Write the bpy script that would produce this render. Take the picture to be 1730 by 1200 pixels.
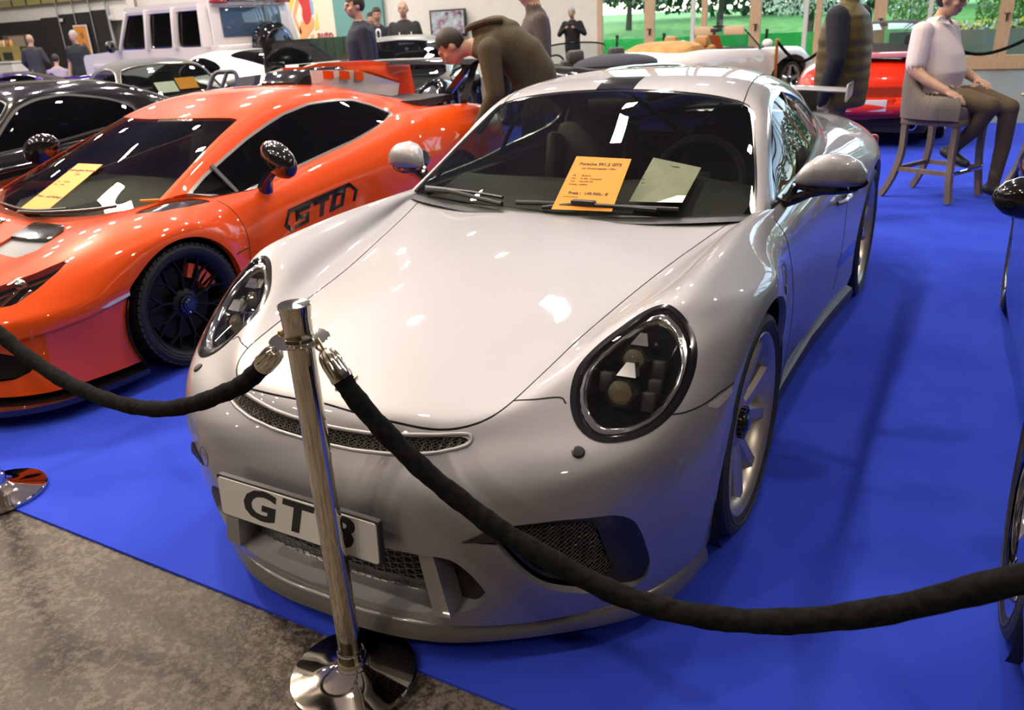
import bpy, bmesh, math, random
import numpy as np
from math import sin, cos, pi, sqrt, radians, atan2
from mathutils import Vector, Matrix, Euler
random.seed(7)
SC = bpy.context.scene
COL = SC.collection
for _o in list(bpy.data.objects): bpy.data.objects.remove(_o)

# ------------------------------------------------------------------ camera
cd = bpy.data.cameras.new('camera'); cam = bpy.data.objects.new('camera', cd); COL.objects.link(cam)
cd.sensor_width = 36; cd.lens = 1360.7*36/1730; cd.clip_start = .02; cd.clip_end = 400
_R = Matrix.Rotation(0.527986, 4, 'Z') @ Matrix.Rotation(1.176963, 4, 'X') @ Matrix.Rotation(-0.0546722, 4, 'Z')
cam.matrix_world = Matrix.Translation((1.3367, -2.2355, 1.5171)) @ _R
SC.camera = cam
cd.dof.use_dof = True; cd.dof.focus_distance = 2.2; cd.dof.aperture_fstop = 5.6

# ------------------------------------------------------------------ light
SC.view_settings.view_transform = 'Standard'; SC.view_settings.look = 'None'
SC.view_settings.exposure = 0.12; SC.view_settings.gamma = 1.0
w = bpy.data.worlds.new('world'); SC.world = w; w.use_nodes = True
_nt = w.node_tree; _bg = _nt.nodes['Background']
_sky = _nt.nodes.new('ShaderNodeTexSky'); _sky.sky_type = 'HOSEK_WILKIE'; _sky.turbidity = 5
_sky.sun_direction = (-.5, .6, .62)
_nt.links.new(_sky.outputs[0], _bg.inputs[0]); _bg.inputs[1].default_value = 20.0

def lamp(name, loc, size, power, color, rot=(0,0,0), sizey=None):
    l = bpy.data.lights.new(name, 'AREA'); l.energy = power; l.color = color
    l.shape = 'RECTANGLE'; l.size = size; l.size_y = sizey or size
    o = bpy.data.objects.new(name, l); COL.objects.link(o); o.location = loc; o.rotation_euler = rot
    return o

# ------------------------------------------------------------------ materials
MATS = {}
def mat(name, col=(.8,.8,.8), rough=.5, metal=0., coat=0., spec=None, trans=0., emit=None, estr=0., ior=None, alpha=None):
    if name in MATS: return MATS[name]
    m = bpy.data.materials.new(name); m.use_nodes = True
    b = m.node_tree.nodes['Principled BSDF']
    b.inputs['Base Color'].default_value = (*col, 1)
    b.inputs['Roughness'].default_value = rough
    b.inputs['Metallic'].default_value = metal
    if coat: b.inputs['Coat Weight'].default_value = coat; b.inputs['Coat Roughness'].default_value = .02
    if spec is not None: b.inputs['Specular IOR Level'].default_value = spec
    if trans: b.inputs['Transmission Weight'].default_value = trans
    if ior: b.inputs['IOR'].default_value = ior
    if emit: b.inputs['Emission Color'].default_value = (*emit,1); b.inputs['Emission Strength'].default_value = estr
    MATS[name] = m
    return m
def noise_mix(m, scale, c1, c2, detail=4, lo=.35, hi=.65, bump=0., rough=None, vec='Object', stretch=None, bscale=None):
    nt = m.node_tree; b = nt.nodes['Principled BSDF']
    tc = nt.nodes.new('ShaderNodeTexCoord'); n = nt.nodes.new('ShaderNodeTexNoise'); n.inputs['Scale'].default_value = scale
    n.inputs['Detail'].default_value = detail
    src = tc.outputs[vec]
    if stretch:
        mp = nt.nodes.new('ShaderNodeMapping'); mp.inputs['Scale'].default_value = stretch
        nt.links.new(src, mp.inputs[0]); src = mp.outputs[0]
    nt.links.new(src, n.inputs['Vector'])
    r = nt.nodes.new('ShaderNodeValToRGB'); r.color_ramp.elements[0].position = lo; r.color_ramp.elements[1].position = hi
    r.color_ramp.elements[0].color = (*c1,1); r.color_ramp.elements[1].color = (*c2,1)
    nt.links.new(n.outputs['Fac'], r.inputs[0]); nt.links.new(r.outputs[0], b.inputs['Base Color'])
    if bump:
        n2 = n
        if bscale:
            n2 = nt.nodes.new('ShaderNodeTexNoise'); n2.inputs['Scale'].default_value = bscale; n2.inputs['Detail'].default_value = 6
            nt.links.new(src, n2.inputs['Vector'])
        bp = nt.nodes.new('ShaderNodeBump'); bp.inputs['Strength'].default_value = bump; bp.inputs['Distance'].default_value = .01
        nt.links.new(n2.outputs['Fac'], bp.inputs['Height']); nt.links.new(bp.outputs[0], b.inputs['Normal'])
    if rough:
        rr = nt.nodes.new('ShaderNodeMapRange'); rr.inputs['To Min'].default_value = rough[0]; rr.inputs['To Max'].default_value = rough[1]
        nt.links.new(n.outputs['Fac'], rr.inputs[0]); nt.links.new(rr.outputs[0], b.inputs['Roughness'])
    return m
def glass(name, tint=(.8,.85,.82), rough=0.):
    """thin tinted pane: fresnel mix of tinted see-through and mirror gloss"""
    if name in MATS: return MATS[name]
    m = bpy.data.materials.new(name); m.use_nodes = True; nt = m.node_tree
    for n in list(nt.nodes): nt.nodes.remove(n)
    out = nt.nodes.new('ShaderNodeOutputMaterial'); mx = nt.nodes.new('ShaderNodeMixShader')
    t = nt.nodes.new('ShaderNodeBsdfTransparent'); t.inputs[0].default_value = (*tint,1)
    g = nt.nodes.new('ShaderNodeBsdfGlossy'); g.inputs['Roughness'].default_value = rough
    f = nt.nodes.new('ShaderNodeFresnel'); f.inputs['IOR'].default_value = 1.5
    ge = nt.nodes.new('ShaderNodeNewGeometry'); ma = nt.nodes.new('ShaderNodeMath'); ma.operation = 'MULTIPLY_ADD'; ma.inputs[1].default_value = 1/1.5-1.5; ma.inputs[2].default_value = 1.5
    nt.links.new(ge.outputs['Backfacing'], ma.inputs[0]); nt.links.new(ma.outputs[0], f.inputs['IOR'])
    nt.links.new(f.outputs[0], mx.inputs[0]); nt.links.new(t.outputs[0], mx.inputs[1]); nt.links.new(g.outputs[0], mx.inputs[2])
    nt.links.new(mx.outputs[0], out.inputs[0]); MATS[name] = m
    return m

# ------------------------------------------------------------------ objects
def tag(o, label=None, cat=None, group=None, kind=None):
    if label: o['label'] = label
    if cat: o['category'] = cat
    if group: o['group'] = group
    if kind: o['kind'] = kind
    return o
def thing(name, label, cat, loc=(0,0,0), rz=0., group=None):
    o = bpy.data.objects.new(name, None); COL.objects.link(o); o.location = loc; o.rotation_euler = (0,0,rz)
    o.empty_display_size = .1
    return tag(o, label, cat, group)
def link(name, me, parent=None, loc=None, rot=None):
    o = bpy.data.objects.new(name, me); COL.objects.link(o)
    if parent is not None: o.parent = parent
    if loc is not None: o.location = loc
    if rot is not None: o.rotation_euler = rot
    return o
def mesh(name, V, F, m, smooth=True, sharp=None):
    me = bpy.data.meshes.new(name); me.from_pydata([tuple(v) for v in V], [], [tuple(f) for f in F])
    ms = m if isinstance(m, (list, tuple)) else [m]
    for x in ms: me.materials.append(x)
    if smooth:
        me.polygons.foreach_set('use_smooth', [True]*len(me.polygons))
        if sharp: me.set_sharp_from_angle(angle=radians(sharp))
    me.update(); return me
def obj(name, V, F, m, parent=None, smooth=True, sharp=35, loc=None, rot=None):
    return link(name, mesh(name, V, F, m, smooth, sharp), parent, loc, rot)
def children(o): return [c for c in bpy.data.objects if c.parent == o]
def copy_tree(o, parent=None, first=True):
    c = o.copy(); COL.objects.link(c)
    if not first: c.parent = parent; c.matrix_parent_inverse = o.matrix_parent_inverse.copy()
    for ch in children(o): copy_tree(ch, c, False)
    return c

class MB:
    """collects simple solids into one mesh"""
    def __init__(s): s.V = []; s.F = []
    def add(s, V, F):
        n = len(s.V); s.V += [tuple(v) for v in V]; s.F += [tuple(i+n for i in f) for f in F]; return s
    def box(s, c, d, rz=0., M=None, bev=0.):
        bm = bmesh.new(); bmesh.ops.create_cube(bm, size=1)
        bmesh.ops.scale(bm, vec=Vector(d), verts=bm.verts)
        if bev: bmesh.ops.bevel(bm, geom=bm.edges[:], offset=bev, segments=2, affect='EDGES', profile=.5)
        T = Matrix.Translation(c) @ Matrix.Rotation(rz,4,'Z') @ (M or Matrix())
        bm.transform(T); bm.verts.index_update()
        s.add([v.co[:] for v in bm.verts], [[v.index for v in f.verts] for f in bm.faces]); bm.free(); return s
    def bar(s, a, b, w, h, up=(0,0,1), bev=0.):
        a = Vector(a); b = Vector(b); d = b-a; L = d.length; z = d.normalized(); u = Vector(up)
        x = u.cross(z)
        if x.length < 1e-4: x = Vector((1,0,0))
        x.normalize(); y = z.cross(x)
        M = Matrix((x,y,z)).transposed().to_4x4()
        return s.box((a+b)/2, (w,h,L), 0, M, bev)
    def tube(s, pts, r, n=10, caps=True, closed=False):
        P = [Vector(p) for p in pts]; m = len(P); R = r if isinstance(r,(list,tuple,np.ndarray)) else [r]*m
        V=[]; F=[]; prev=None
        for i,p in enumerate(P):
            if closed: t = P[(i+1)%m]-P[i-1]
            else: t = P[min(i+1,m-1)]-P[max(i-1,0)]
            t.normalize()
            if prev is None:
                a = Vector((0,0,1)) if abs(t.z)<.9 else Vector((1,0,0)); x = (a-t*a.dot(t)).normalized()
            else: x = (prev-t*prev.dot(t)).normalized()
            prev = x; y = t.cross(x)
            for k in range(n):
                a = 2*pi*k/n; V.append(p+(x*cos(a)+y*sin(a))*R[i])
        for i in range(m if closed else m-1):
            j=(i+1)%m
            for k in range(n): F.append((i*n+k, i*n+(k+1)%n, j*n+(k+1)%n, j*n+k))
        if caps and not closed: F.append(tuple(range(n-1,-1,-1))); F.append(tuple((m-1)*n+k for k in range(n)))
        return s.add(V,F)
    def lathe(s, prof, n=32, M=None, cap=True):
        V=[]; F=[]; M = M or Matrix(); m=len(prof)
        for r,z in prof:
            for k in range(n): V.append(M@Vector((r*cos(2*pi*k/n), r*sin(2*pi*k/n), z)))
        for i in range(m-1):
            for k in range(n): F.append((i*n+k, i*n+(k+1)%n, (i+1)*n+(k+1)%n, (i+1)*n+k))
        if cap:
            if prof[0][0]>1e-5: F.append(tuple(range(n-1,-1,-1)))
            if prof[-1][0]>1e-5: F.append(tuple((m-1)*n+k for k in range(n)))
        return s.add(V,F)
    def ell(s, c, r, M=None, n=16, m=10):
        V=[(0,0,-1)]; F=[]
        for i in range(1,m):
            t=-pi/2+pi*i/m
            for k in range(n): V.append((cos(t)*cos(2*pi*k/n),cos(t)*sin(2*pi*k/n),sin(t)))
        V.append((0,0,1)); e=len(V)-1
        for k in range(n): F.append((0,1+(k+1)%n,1+k)); F.append((e,e-n+k,e-n+(k+1)%n))
        for i in range(m-2):
            for k in range(n): a=1+i*n; F.append((a+k,a+(k+1)%n,a+n+(k+1)%n,a+n+k))
        T = Matrix.Translation(c) @ (M or Matrix()) @ Matrix.Diagonal((*r,1))
        return s.add([T@Vector(v) for v in V],F)
    def prism(s, poly, h, M=None):
        """polygon in xy extruded 0..h in z"""
        n=len(poly); M=M or Matrix()
        V=[M@Vector((x,y,0)) for x,y in poly]+[M@Vector((x,y,h)) for x,y in poly]
        F=[tuple(range(n-1,-1,-1)),tuple(range(n,2*n))]+[(i,(i+1)%n,n+(i+1)%n,n+i) for i in range(n)]
        return s.add(V,F)
    def mirror(s):
        n=len(s.V); s.V += [(-x,y,z) for x,y,z in s.V]; s.F += [tuple(i+n for i in reversed(f)) for f in s.F]; return s
    def make(s, name, m, parent=None, smooth=True, sharp=35, loc=None, rot=None):
        return obj(name, s.V, s.F, m, parent, smooth, sharp, loc, rot)
def frame(c, z, x=None):
    """matrix at c with local z axis along z"""
    z=Vector(z).normalized(); x=Vector(x) if x is not None else (Vector((0,0,1)) if abs(z.z)<.9 else Vector((1,0,0)))
    x=(x-z*x.dot(z)).normalized(); y=z.cross(x)
    return Matrix.Translation(c)@Matrix((x,y,z)).transposed().to_4x4()
def text_obj(name, s, size, M, m, parent=None, extrude=.0006, bold=0., shear=0., align='CENTER', sx=1.):
    cu = bpy.data.curves.new(name,'FONT'); cu.body=s; cu.size=size; cu.extrude=extrude; cu.offset=bold; cu.shear=shear
    cu.align_x=align; cu.align_y='CENTER'; cu.resolution_u=3
    t = bpy.data.objects.new(name,cu); COL.objects.link(t)
    me = bpy.data.meshes.new_from_object(t.evaluated_get(bpy.context.evaluated_depsgraph_get()))
    bpy.data.objects.remove(t); me.transform(M@Matrix.Diagonal((sx,1,1,1)))
    me.materials.clear(); me.materials.append(m); me.name=name
    return link(name, me, parent)
def cr(pts, n=8):
    """Catmull-Rom through points"""
    P=[np.array(p,float) for p in pts]; P=[2*P[0]-P[1]]+P+[2*P[-1]-P[-2]]; out=[]
    for i in range(1,len(P)-2):
        for k in range(n):
            t=k/n; a,b,c,d=P[i-1:i+3]
            out.append(.5*((2*b)+(c-a)*t+(2*a-5*b+4*c-d)*t*t+(3*b-a-3*c+d)*t**3))
    out.append(P[-2]); return out

# ------------------------------------------------------------------ fair surfaces
def bsp(t, n):
    """uniform cubic B-spline basis row, parameter 0..n-1 over n+2 control points"""
    i=min(int(t),n-2) if n>1 else 0; i=max(i,0); f=t-i
    r=np.zeros(n+2); r[i:i+4]=[(1-f)**3/6,(3*f**3-6*f*f+4)/6,(-3*f**3+3*f*f+3*f+1)/6,f**3/6]
    return r
class Surf:
    """smoothing-spline surface through rows of points (u = 0 on the mirror plane x=0)"""
    def __init__(s, rows, lam=.02, wt=None, mirror=True):
        A=np.array(rows,float); nv,nu=A.shape[:2]; s.nv,s.nu=nv,nu; s.mir=mirror
        k=2 if mirror else 0
        if mirror: A=np.concatenate([A[:,2:0:-1]*np.array([-1,1,1]),A],1)
        mu=nu+k; s.mu=mu; s.k=k
        Bu=np.array([bsp(i,mu) for i in range(mu)]); Bv=np.array([bsp(i,nv) for i in range(nv)])
        M=np.kron(Bv,Bu); W=np.ones((nv,mu))
        if wt is not None: W[:,k:]=wt; W[:,:k]=W[:,2*k:k:-1]
        def d2(n): 
            D=np.zeros((n-2,n))
            for i in range(n-2): D[i,i:i+3]=[1,-2,1]
            return D
        def d1(n):
            D=np.zeros((n-1,n))
            for i in range(n-1): D[i,i:i+2]=[-1,1]
            return D
        Iu=np.eye(mu+2); Iv=np.eye(nv+2)
        Rg=[np.kron(d2(nv+2),Iu),np.kron(Iv,d2(mu+2)),1.2*np.kron(d1(nv+2),d1(mu+2))]
        N=M.T@(W.reshape(-1,1)*M)+lam*sum(r.T@r for r in Rg)
        s.Cn=np.linalg.solve(N,M.T@(W.reshape(-1,1)*A.reshape(-1,3))).reshape(nv+2,mu+2,3)
    def grid(s, us, vs):
        Bu=np.array([bsp(u+s.k,s.mu) for u in us]); Bv=np.array([bsp(v,s.nv) for v in vs])
        return np.einsum('va,ub,abk->vuk',Bv,Bu,s.Cn)
    def patch(s, ds=8, u0=0,u1=None,v0=0,v1=None,full=True,du=None):
        u1=s.nu-1 if u1 is None else u1; v1=s.nv-1 if v1 is None else v1
        us=np.linspace(u0,u1,int(round((u1-u0)*(du or ds)))+1); vs=np.linspace(v0,v1,int(round((v1-v0)*ds))+1)
        if full: us=np.concatenate([-us[:0:-1],us])
        e=1e-3
        # mirrored side evaluated by symmetry
        ua=np.abs(us); G=s.grid(ua,vs); Gu=s.grid(np.minimum(ua+e,s.nu-1),vs)-s.grid(np.maximum(ua-e,-1.9 if s.mir else 0),vs); Gv=s.grid(ua,np.minimum(vs+e,s.nv-1))-s.grid(ua,np.maximum(vs-e,0))
        N=np.cross(Gu,Gv); N/=np.linalg.norm(N,axis=2,keepdims=True)+1e-12
        sg=np.where(us<0,-1,1)[None,:]; G=G.copy(); G[...,0]*=sg; N[...,0]*=sg
        U,Vv=np.meshgrid(us,vs)
        D=np.concatenate([G,U[...,None],Vv[...,None],N],2); nv,nu=D.shape[:2]
        idx=np.arange(nv*nu).reshape(nv,nu)
        F=np.stack([idx[:-1,:-1],idx[:-1,1:],idx[1:,1:],idx[1:,:-1]],-1).reshape(-1,4)
        return PM(D.reshape(-1,8),[tuple(f) for f in F.tolist()])
class PM:
    """polygon mesh with columns x y z u v nx ny nz"""
    def __init__(s,D,F): s.D=D; s.F=F
    x=property(lambda s:s.D[:,0]); y=property(lambda s:s.D[:,1]); z=property(lambda s:s.D[:,2])
    u=property(lambda s:s.D[:,3]); v=property(lambda s:s.D[:,4]); P=property(lambda s:s.D[:,:3]); N=property(lambda s:s.D[:,5:8])
    def compact(s):
        used=sorted({i for f in s.F for i in f}); mp={o:n for n,o in enumerate(used)}
        return PM(s.D[used] if used else s.D[:0],[tuple(mp[i] for i in f) for f in s.F])
    def cut(s,f):
        """split along f=0; returns (f<0 part, f>0 part)"""
        f=np.asarray(f,float).copy(); f[np.abs(f)<1e-6]=1e-6; fl=f.tolist(); D=[ ]; cache={}; n0=len(s.D)
        neg=[];pos=[]
        for F in s.F:
            sg=[fl[i]<0 for i in F]
            if all(sg): neg.append(F); continue
            if not any(sg): pos.append(F); continue
            a=[];b=[]
            for k,i in enumerate(F):
                j=F[(k+1)%len(F)]
                (a if sg[k] else b).append(i)
                if (fl[i]<0)!=(fl[j]<0):
                    key=(i,j) if i<j else (j,i)
                    if key not in cache:
                        p,q=key; t=fl[p]/(fl[p]-fl[q]); t=min(max(t,.002),.998)
                        cache[key]=n0+len(D); D.append(s.D[p]*(1-t)+s.D[q]*t)
                    a.append(cache[key]); b.append(cache[key])
            if len(a)>2: neg.append(tuple(a))
            if len(b)>2: pos.append(tuple(b))
        DD=np.vstack([s.D]+([np.array(D)] if D else []))
        return PM(DD,neg).compact(),PM(DD,pos).compact()
    def edges(s):
        """directed boundary edges"""
        E={}
        for F in s.F:
            for k in range(len(F)): E[(F[k],F[(k+1)%len(F)])]=1
        return [(a,b) for a,b in E if (b,a) not in E]
    def off(s,d): 
        D=s.D.copy(); D[:,:3]+=D[:,5:8]*d; return PM(D,s.F)
    def rim(s,vec=None,d=.01,sel=None,flip=False):
        """wall from the open border, along -normal*d or by vector function"""
        E=s.edges()
        if sel is not None: E=[e for e in E if sel(s.D[e[0]]) and sel(s.D[e[1]])]
        ids=sorted({i for e in E for i in e}); mp={i:k for k,i in enumerate(ids)}
        P=s.D[ids,:3]; Q=P-s.D[ids,5:8]*d if vec is None else P+np.array([vec(s.D[i]) for i in ids]).reshape(-1,3); n=len(ids)
        F=[(mp[b],mp[a],mp[a]+n,mp[b]+n) for a,b in E]
        return [tuple(p) for p in P]+[tuple(q) for q in Q],F
    def make(s,name,m,parent=None,rim=0.,rimsel=None,flip=False,custom=True):
        V=[tuple(p) for p in s.P]; F=list(s.F); N=[tuple(n) for n in s.N]; nb=len(F)
        me=bpy.data.meshes.new(name)
        if rim:
            RV,RF=s.rim(d=rim,sel=rimsel); k=len(V); V+=RV; F+=[tuple(i+k for i in f) for f in RF]
        me.from_pydata(V,[],F)
        for x in (m if isinstance(m,(list,tuple)) else [m]): me.materials.append(x)
        me.polygons.foreach_set('use_smooth',[True]*len(F)); me.update()
        if custom:
            if rim:
                # loop normals: surface faces take the fair normals, rim faces their own
                me.update(); ln=[]
                pn=[p.normal[:] for p in me.polygons]
                for p in me.polygons:
                    for li in p.loop_indices:
                        ln.append(N[me.loops[li].vertex_index] if p.index<nb else pn[p.index])
                me.normals_split_custom_set(ln)
            else: me.normals_split_custom_set_from_vertices(N)
        return link(name,me,parent)
def seg_sdf(px,py,poly,closed=True):
    """signed distance to polygon (negative inside)"""
    n=len(poly); d=np.full(px.shape,1e9); ins=np.zeros(px.shape,bool)
    for i in range(n):
        ax,ay=poly[i]; bx,by=poly[(i+1)%n]; ex,ey=bx-ax,by-ay; L=ex*ex+ey*ey+1e-18
        t=np.clip(((px-ax)*ex+(py-ay)*ey)/L,0,1); d=np.minimum(d,(px-ax-ex*t)**2+(py-ay-ey*t)**2)
        c=((ay>py)!=(by>py)); 
        with np.errstate(all='ignore'): xi=ax+(py-ay)*(bx-ax)/(by-ay if by!=ay else 1e-12)
        ins^=(c&(px<xi))
    d=np.sqrt(d); return np.where(ins,-d,d)
def rpoly(poly,r,n=4):
    """round polygon corners"""
    out=[];m=len(poly); R=r if isinstance(r,(list,tuple)) else [r]*m
    for i in range(m):
        p=np.array(poly[i],float);a=np.array(poly[i-1],float)-p;b=np.array(poly[(i+1)%m],float)-p
        la,lb=np.linalg.norm(a),np.linalg.norm(b); q=min(R[i],la*.45,lb*.45)
        if q<1e-6: out.append(tuple(p)); continue
        A=p+a/la*q;B=p+b/lb*q
        for k in range(n+1):
            t=k/n; out.append(tuple((1-t)**2*A+2*t*(1-t)*p+t*t*B))
    return out
# ---- hall lighting (ceiling lamps, added fill lamps and an added upward fill)
WARM=(1,.87,.73); NEUT=(1,.93,.87); KEY=(1,.80,.58)
lamp('key_lamp',(-8.0,1.7,7.0),.55,560,KEY,(0,radians(-48),radians(-16)))
for i,(x,y) in enumerate([(x,y) for x in (-19,-14.6,-10.6,-6.4,-2.0) for y in (-8.5,-5,.3,3.45,6.0,9.6,14)]+[(.86,3.4),(5.5,-6),(5.5,1.),(5.5,7.5),(5.5,13)]):
    lamp('ceiling_and_fill_lamp',(x,y,7.3),.27,120,WARM if y<4 else NEUT)
for x,y in ((-24,10.5),(-24,15),(-17,16.5),(-30,12)): lamp('ceiling_and_fill_lamp',(x,y,7.3),.34,330,NEUT)  # extra lamps added as fill to brighten the dark far-left end
lamp('ceiling_fill',(-3,1,6.4),22,330,(1,.92,.86),(pi,0,0),18)  # wide fill light added to brighten the ceiling from below
# ------------------------------------------------------------------ silver rear-engined coupe: shape tables (metres, x to the car's left, y back from the front axle)
BODY = [
 [(0,-.985,.13),(.2,-.978,.13),(.36,-.95,.13),(.52,-.865,.13),(.66,-.745,.13),(.76,-.62,.13),(.81,-.50,.13),(.835,-.40,.13),(.84,-.30,.13)],
 [(0,-1.0,.25),(.2,-.992,.25),(.37,-.965,.25),(.54,-.88,.25),(.69,-.75,.25),(.79,-.62,.25),(.838,-.50,.25),(.858,-.40,.25),(.86,-.30,.25)],
 [(0,-1.012,.38),(.2,-1.003,.38),(.38,-.975,.385),(.56,-.89,.39),(.71,-.765,.39),(.81,-.62,.39),(.855,-.50,.39),(.873,-.40,.39),(.876,-.32,.39)],
 [(0,-1.003,.48),(.2,-.994,.48),(.38,-.962,.485),(.56,-.88,.49),(.71,-.76,.49),(.815,-.62,.49),(.862,-.50,.49),(.880,-.42,.49),(.883,-.33,.48)],
 [(0,-.965,.555),(.21,-.952,.555),(.385,-.91,.56),(.56,-.835,.565),(.70,-.74,.565),(.805,-.62,.565),(.86,-.50,.565),(.882,-.42,.56),(.886,-.34,.55)],
 [(0,-.925,.605),(.21,-.91,.605),(.39,-.855,.605),(.545,-.765,.61),(.665,-.69,.605),(.785,-.60,.62),(.855,-.48,.63),(.881,-.39,.62),(.888,-.31,.60)],
 [(0,-.885,.650),(.22,-.87,.65),(.41,-.795,.645),(.535,-.665,.67),(.67,-.615,.648),(.775,-.54,.675),(.845,-.42,.69),(.880,-.32,.68),(.890,-.26,.655)],
 [(0,-.78,.684),(.22,-.765,.68),(.437,-.68,.666),(.55,-.54,.724),(.685,-.52,.708),(.778,-.46,.738),(.842,-.34,.745),(.880,-.24,.73),(.892,-.19,.695)],
 [(0,-.60,.722),(.225,-.59,.715),(.457,-.52,.69),(.575,-.44,.768),(.695,-.435,.775),(.778,-.37,.788),(.838,-.25,.785),(.878,-.15,.765),(.893,-.10,.72)],
 [(0,-.40,.758),(.23,-.39,.752),(.477,-.40,.713),(.595,-.34,.792),(.707,-.335,.832),(.786,-.27,.827),(.838,-.15,.81),(.876,-.06,.785),(.895,-.02,.735)],
 [(0,-.15,.80),(.24,-.15,.79),(.505,-.18,.743),(.62,-.17,.80),(.715,-.15,.855),(.79,-.10,.84),(.842,0,.815),(.878,.06,.785),(.897,.07,.735)],
 [(0,.12,.835),(.25,.1,.825),(.55,.07,.785),(.64,.07,.825),(.72,.08,.868),(.79,.10,.85),(.843,.14,.82),(.878,.17,.775),(.895,.19,.69)],
 [(0,.33,.855),(.26,.33,.847),(.605,.32,.820),(.66,.30,.845),(.722,.28,.876),(.785,.28,.85),(.838,.29,.80),(.870,.30,.72),(.882,.31,.58)],
 [(0,.48,.862),(.28,.50,.862),(.64,.53,.851),(.69,.50,.862),(.733,.47,.876),(.785,.46,.84),(.830,.46,.77),(.855,.42,.64),(.858,.38,.42)],
 [(0,.75,.86),(.3,.75,.86),(.62,.75,.86),(.69,.72,.862),(.748,.70,.872),(.79,.68,.835),(.828,.66,.75),(.845,.56,.52),(.835,.45,.2)],
 [(0,.95,.86),(.3,.95,.86),(.62,.95,.86),(.69,.95,.865),(.752,.95,.877),(.795,.95,.835),(.833,.95,.73),(.838,.9,.45),(.80,.80,.15)],
 [(0,1.35,.86),(.3,1.35,.86),(.62,1.35,.87),(.69,1.35,.88),(.752,1.35,.897),(.80,1.35,.845),(.836,1.35,.73),(.836,1.35,.45),(.81,1.30,.15)],
 [(0,1.75,.88),(.3,1.75,.88),(.6,1.75,.89),(.66,1.75,.905),(.715,1.75,.912),(.79,1.75,.862),(.848,1.75,.76),(.858,1.78,.5),(.84,1.80,.16)],
 [(0,2.05,.90),(.3,2.05,.90),(.58,2.05,.91),(.64,2.05,.92),(.70,2.05,.92),(.80,2.05,.86),(.868,2.05,.76),(.885,2.1,.6),(.872,2.11,.2)],
 [(0,2.25,.91),(.3,2.25,.91),(.57,2.25,.915),(.63,2.28,.922),(.69,2.3,.92),(.805,2.3,.865),(.875,2.28,.78),(.892,2.27,.72),(.893,2.22,.6)],
 [(0,2.457,.91),(.3,2.457,.91),(.56,2.457,.91),(.61,2.457,.915),(.67,2.457,.915),(.805,2.457,.86),(.876,2.457,.785),(.893,2.457,.75),(.897,2.457,.71)],
 [(0,2.75,.92),(.3,2.75,.91),(.55,2.75,.90),(.6,2.75,.90),(.66,2.75,.90),(.795,2.75,.845),(.868,2.72,.76),(.89,2.68,.7),(.897,2.68,.6)],
 [(0,3.05,.93),(.3,3.05,.925),(.5,3.05,.91),(.55,3.05,.905),(.62,3.05,.885),(.755,3.02,.82),(.84,2.95,.72),(.868,2.9,.55),(.87,2.82,.4)],
 [(0,3.35,.85),(.3,3.33,.845),(.5,3.3,.83),(.56,3.28,.82),(.62,3.25,.8),(.72,3.2,.75),(.80,3.12,.62),(.83,3.03,.45),(.84,2.92,.28)],
 [(0,3.48,.62),(.3,3.46,.62),(.5,3.42,.61),(.56,3.4,.60),(.6,3.38,.58),(.7,3.33,.54),(.78,3.24,.45),(.81,3.14,.34),(.82,3.02,.22)],
 [(0,3.45,.32),(.3,3.43,.32),(.5,3.39,.32),(.56,3.37,.31),(.6,3.35,.30),(.7,3.30,.29),(.77,3.22,.27),(.80,3.14,.24),(.81,3.05,.18)],
]
CABIN = [
 [(0,.355,.862),(.2,.37,.862),(.4,.415,.864),(.58,.475,.867),(.715,.525,.87),(.738,.55,.868),(.748,.57,.865),(.755,.58,.862),(.758,.59,.858)],
 [(0,.52,.958),(.2,.535,.957),(.39,.575,.956),(.555,.635,.955),(.675,.69,.962),(.71,.715,.945),(.732,.725,.92),(.747,.735,.893),(.757,.745,.868)],
 [(0,.70,1.060),(.19,.715,1.057),(.37,.75,1.053),(.52,.795,1.054),(.632,.825,1.047),(.672,.85,1.03),(.708,.87,.98),(.738,.89,.92),(.758,.90,.872)],
 [(0,.87,1.152),(.18,.885,1.149),(.35,.91,1.1445),(.48,.945,1.141),(.59,.958,1.124),(.638,.99,1.118),(.688,1.01,1.045),(.733,1.03,.95),(.758,1.04,.876)],
 [(0,1.03,1.234),(.18,1.035,1.231),(.34,1.05,1.223),(.46,1.06,1.21),(.555,1.073,1.193),(.605,1.11,1.17),(.674,1.13,1.08),(.730,1.15,.965),(.758,1.16,.88)],
 [(0,1.25,1.273),(.18,1.25,1.271),(.34,1.25,1.262),(.46,1.26,1.246),(.552,1.28,1.222),(.606,1.30,1.18),(.67,1.31,1.085),(.727,1.32,.975),(.757,1.33,.888)],
 [(0,1.55,1.282),(.18,1.55,1.28),(.335,1.55,1.269),(.45,1.55,1.247),(.54,1.56,1.213),(.60,1.57,1.165),(.66,1.58,1.08),(.715,1.58,.98),(.75,1.59,.90)],
 [(0,1.85,1.262),(.18,1.85,1.258),(.33,1.85,1.243),(.44,1.85,1.216),(.53,1.86,1.172),(.585,1.87,1.12),(.64,1.88,1.04),(.69,1.88,.965),(.72,1.89,.91)],
 [(0,2.2,1.20),(.18,2.2,1.195),(.32,2.2,1.178),(.43,2.2,1.148),(.51,2.2,1.10),(.56,2.2,1.05),(.60,2.2,.985),(.64,2.2,.945),(.675,2.2,.915)],
 [(0,2.6,1.085),(.18,2.6,1.08),(.31,2.6,1.06),(.41,2.6,1.03),(.48,2.6,.99),(.52,2.6,.955),(.56,2.6,.93),(.6,2.6,.912),(.64,2.6,.90)],
 [(0,3.0,.95),(.18,3.0,.948),(.3,3.0,.94),(.4,3.0,.925),(.46,3.0,.91),(.5,3.0,.90),(.54,3.0,.895),(.58,3.0,.888),(.62,3.0,.88)],
]
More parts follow.
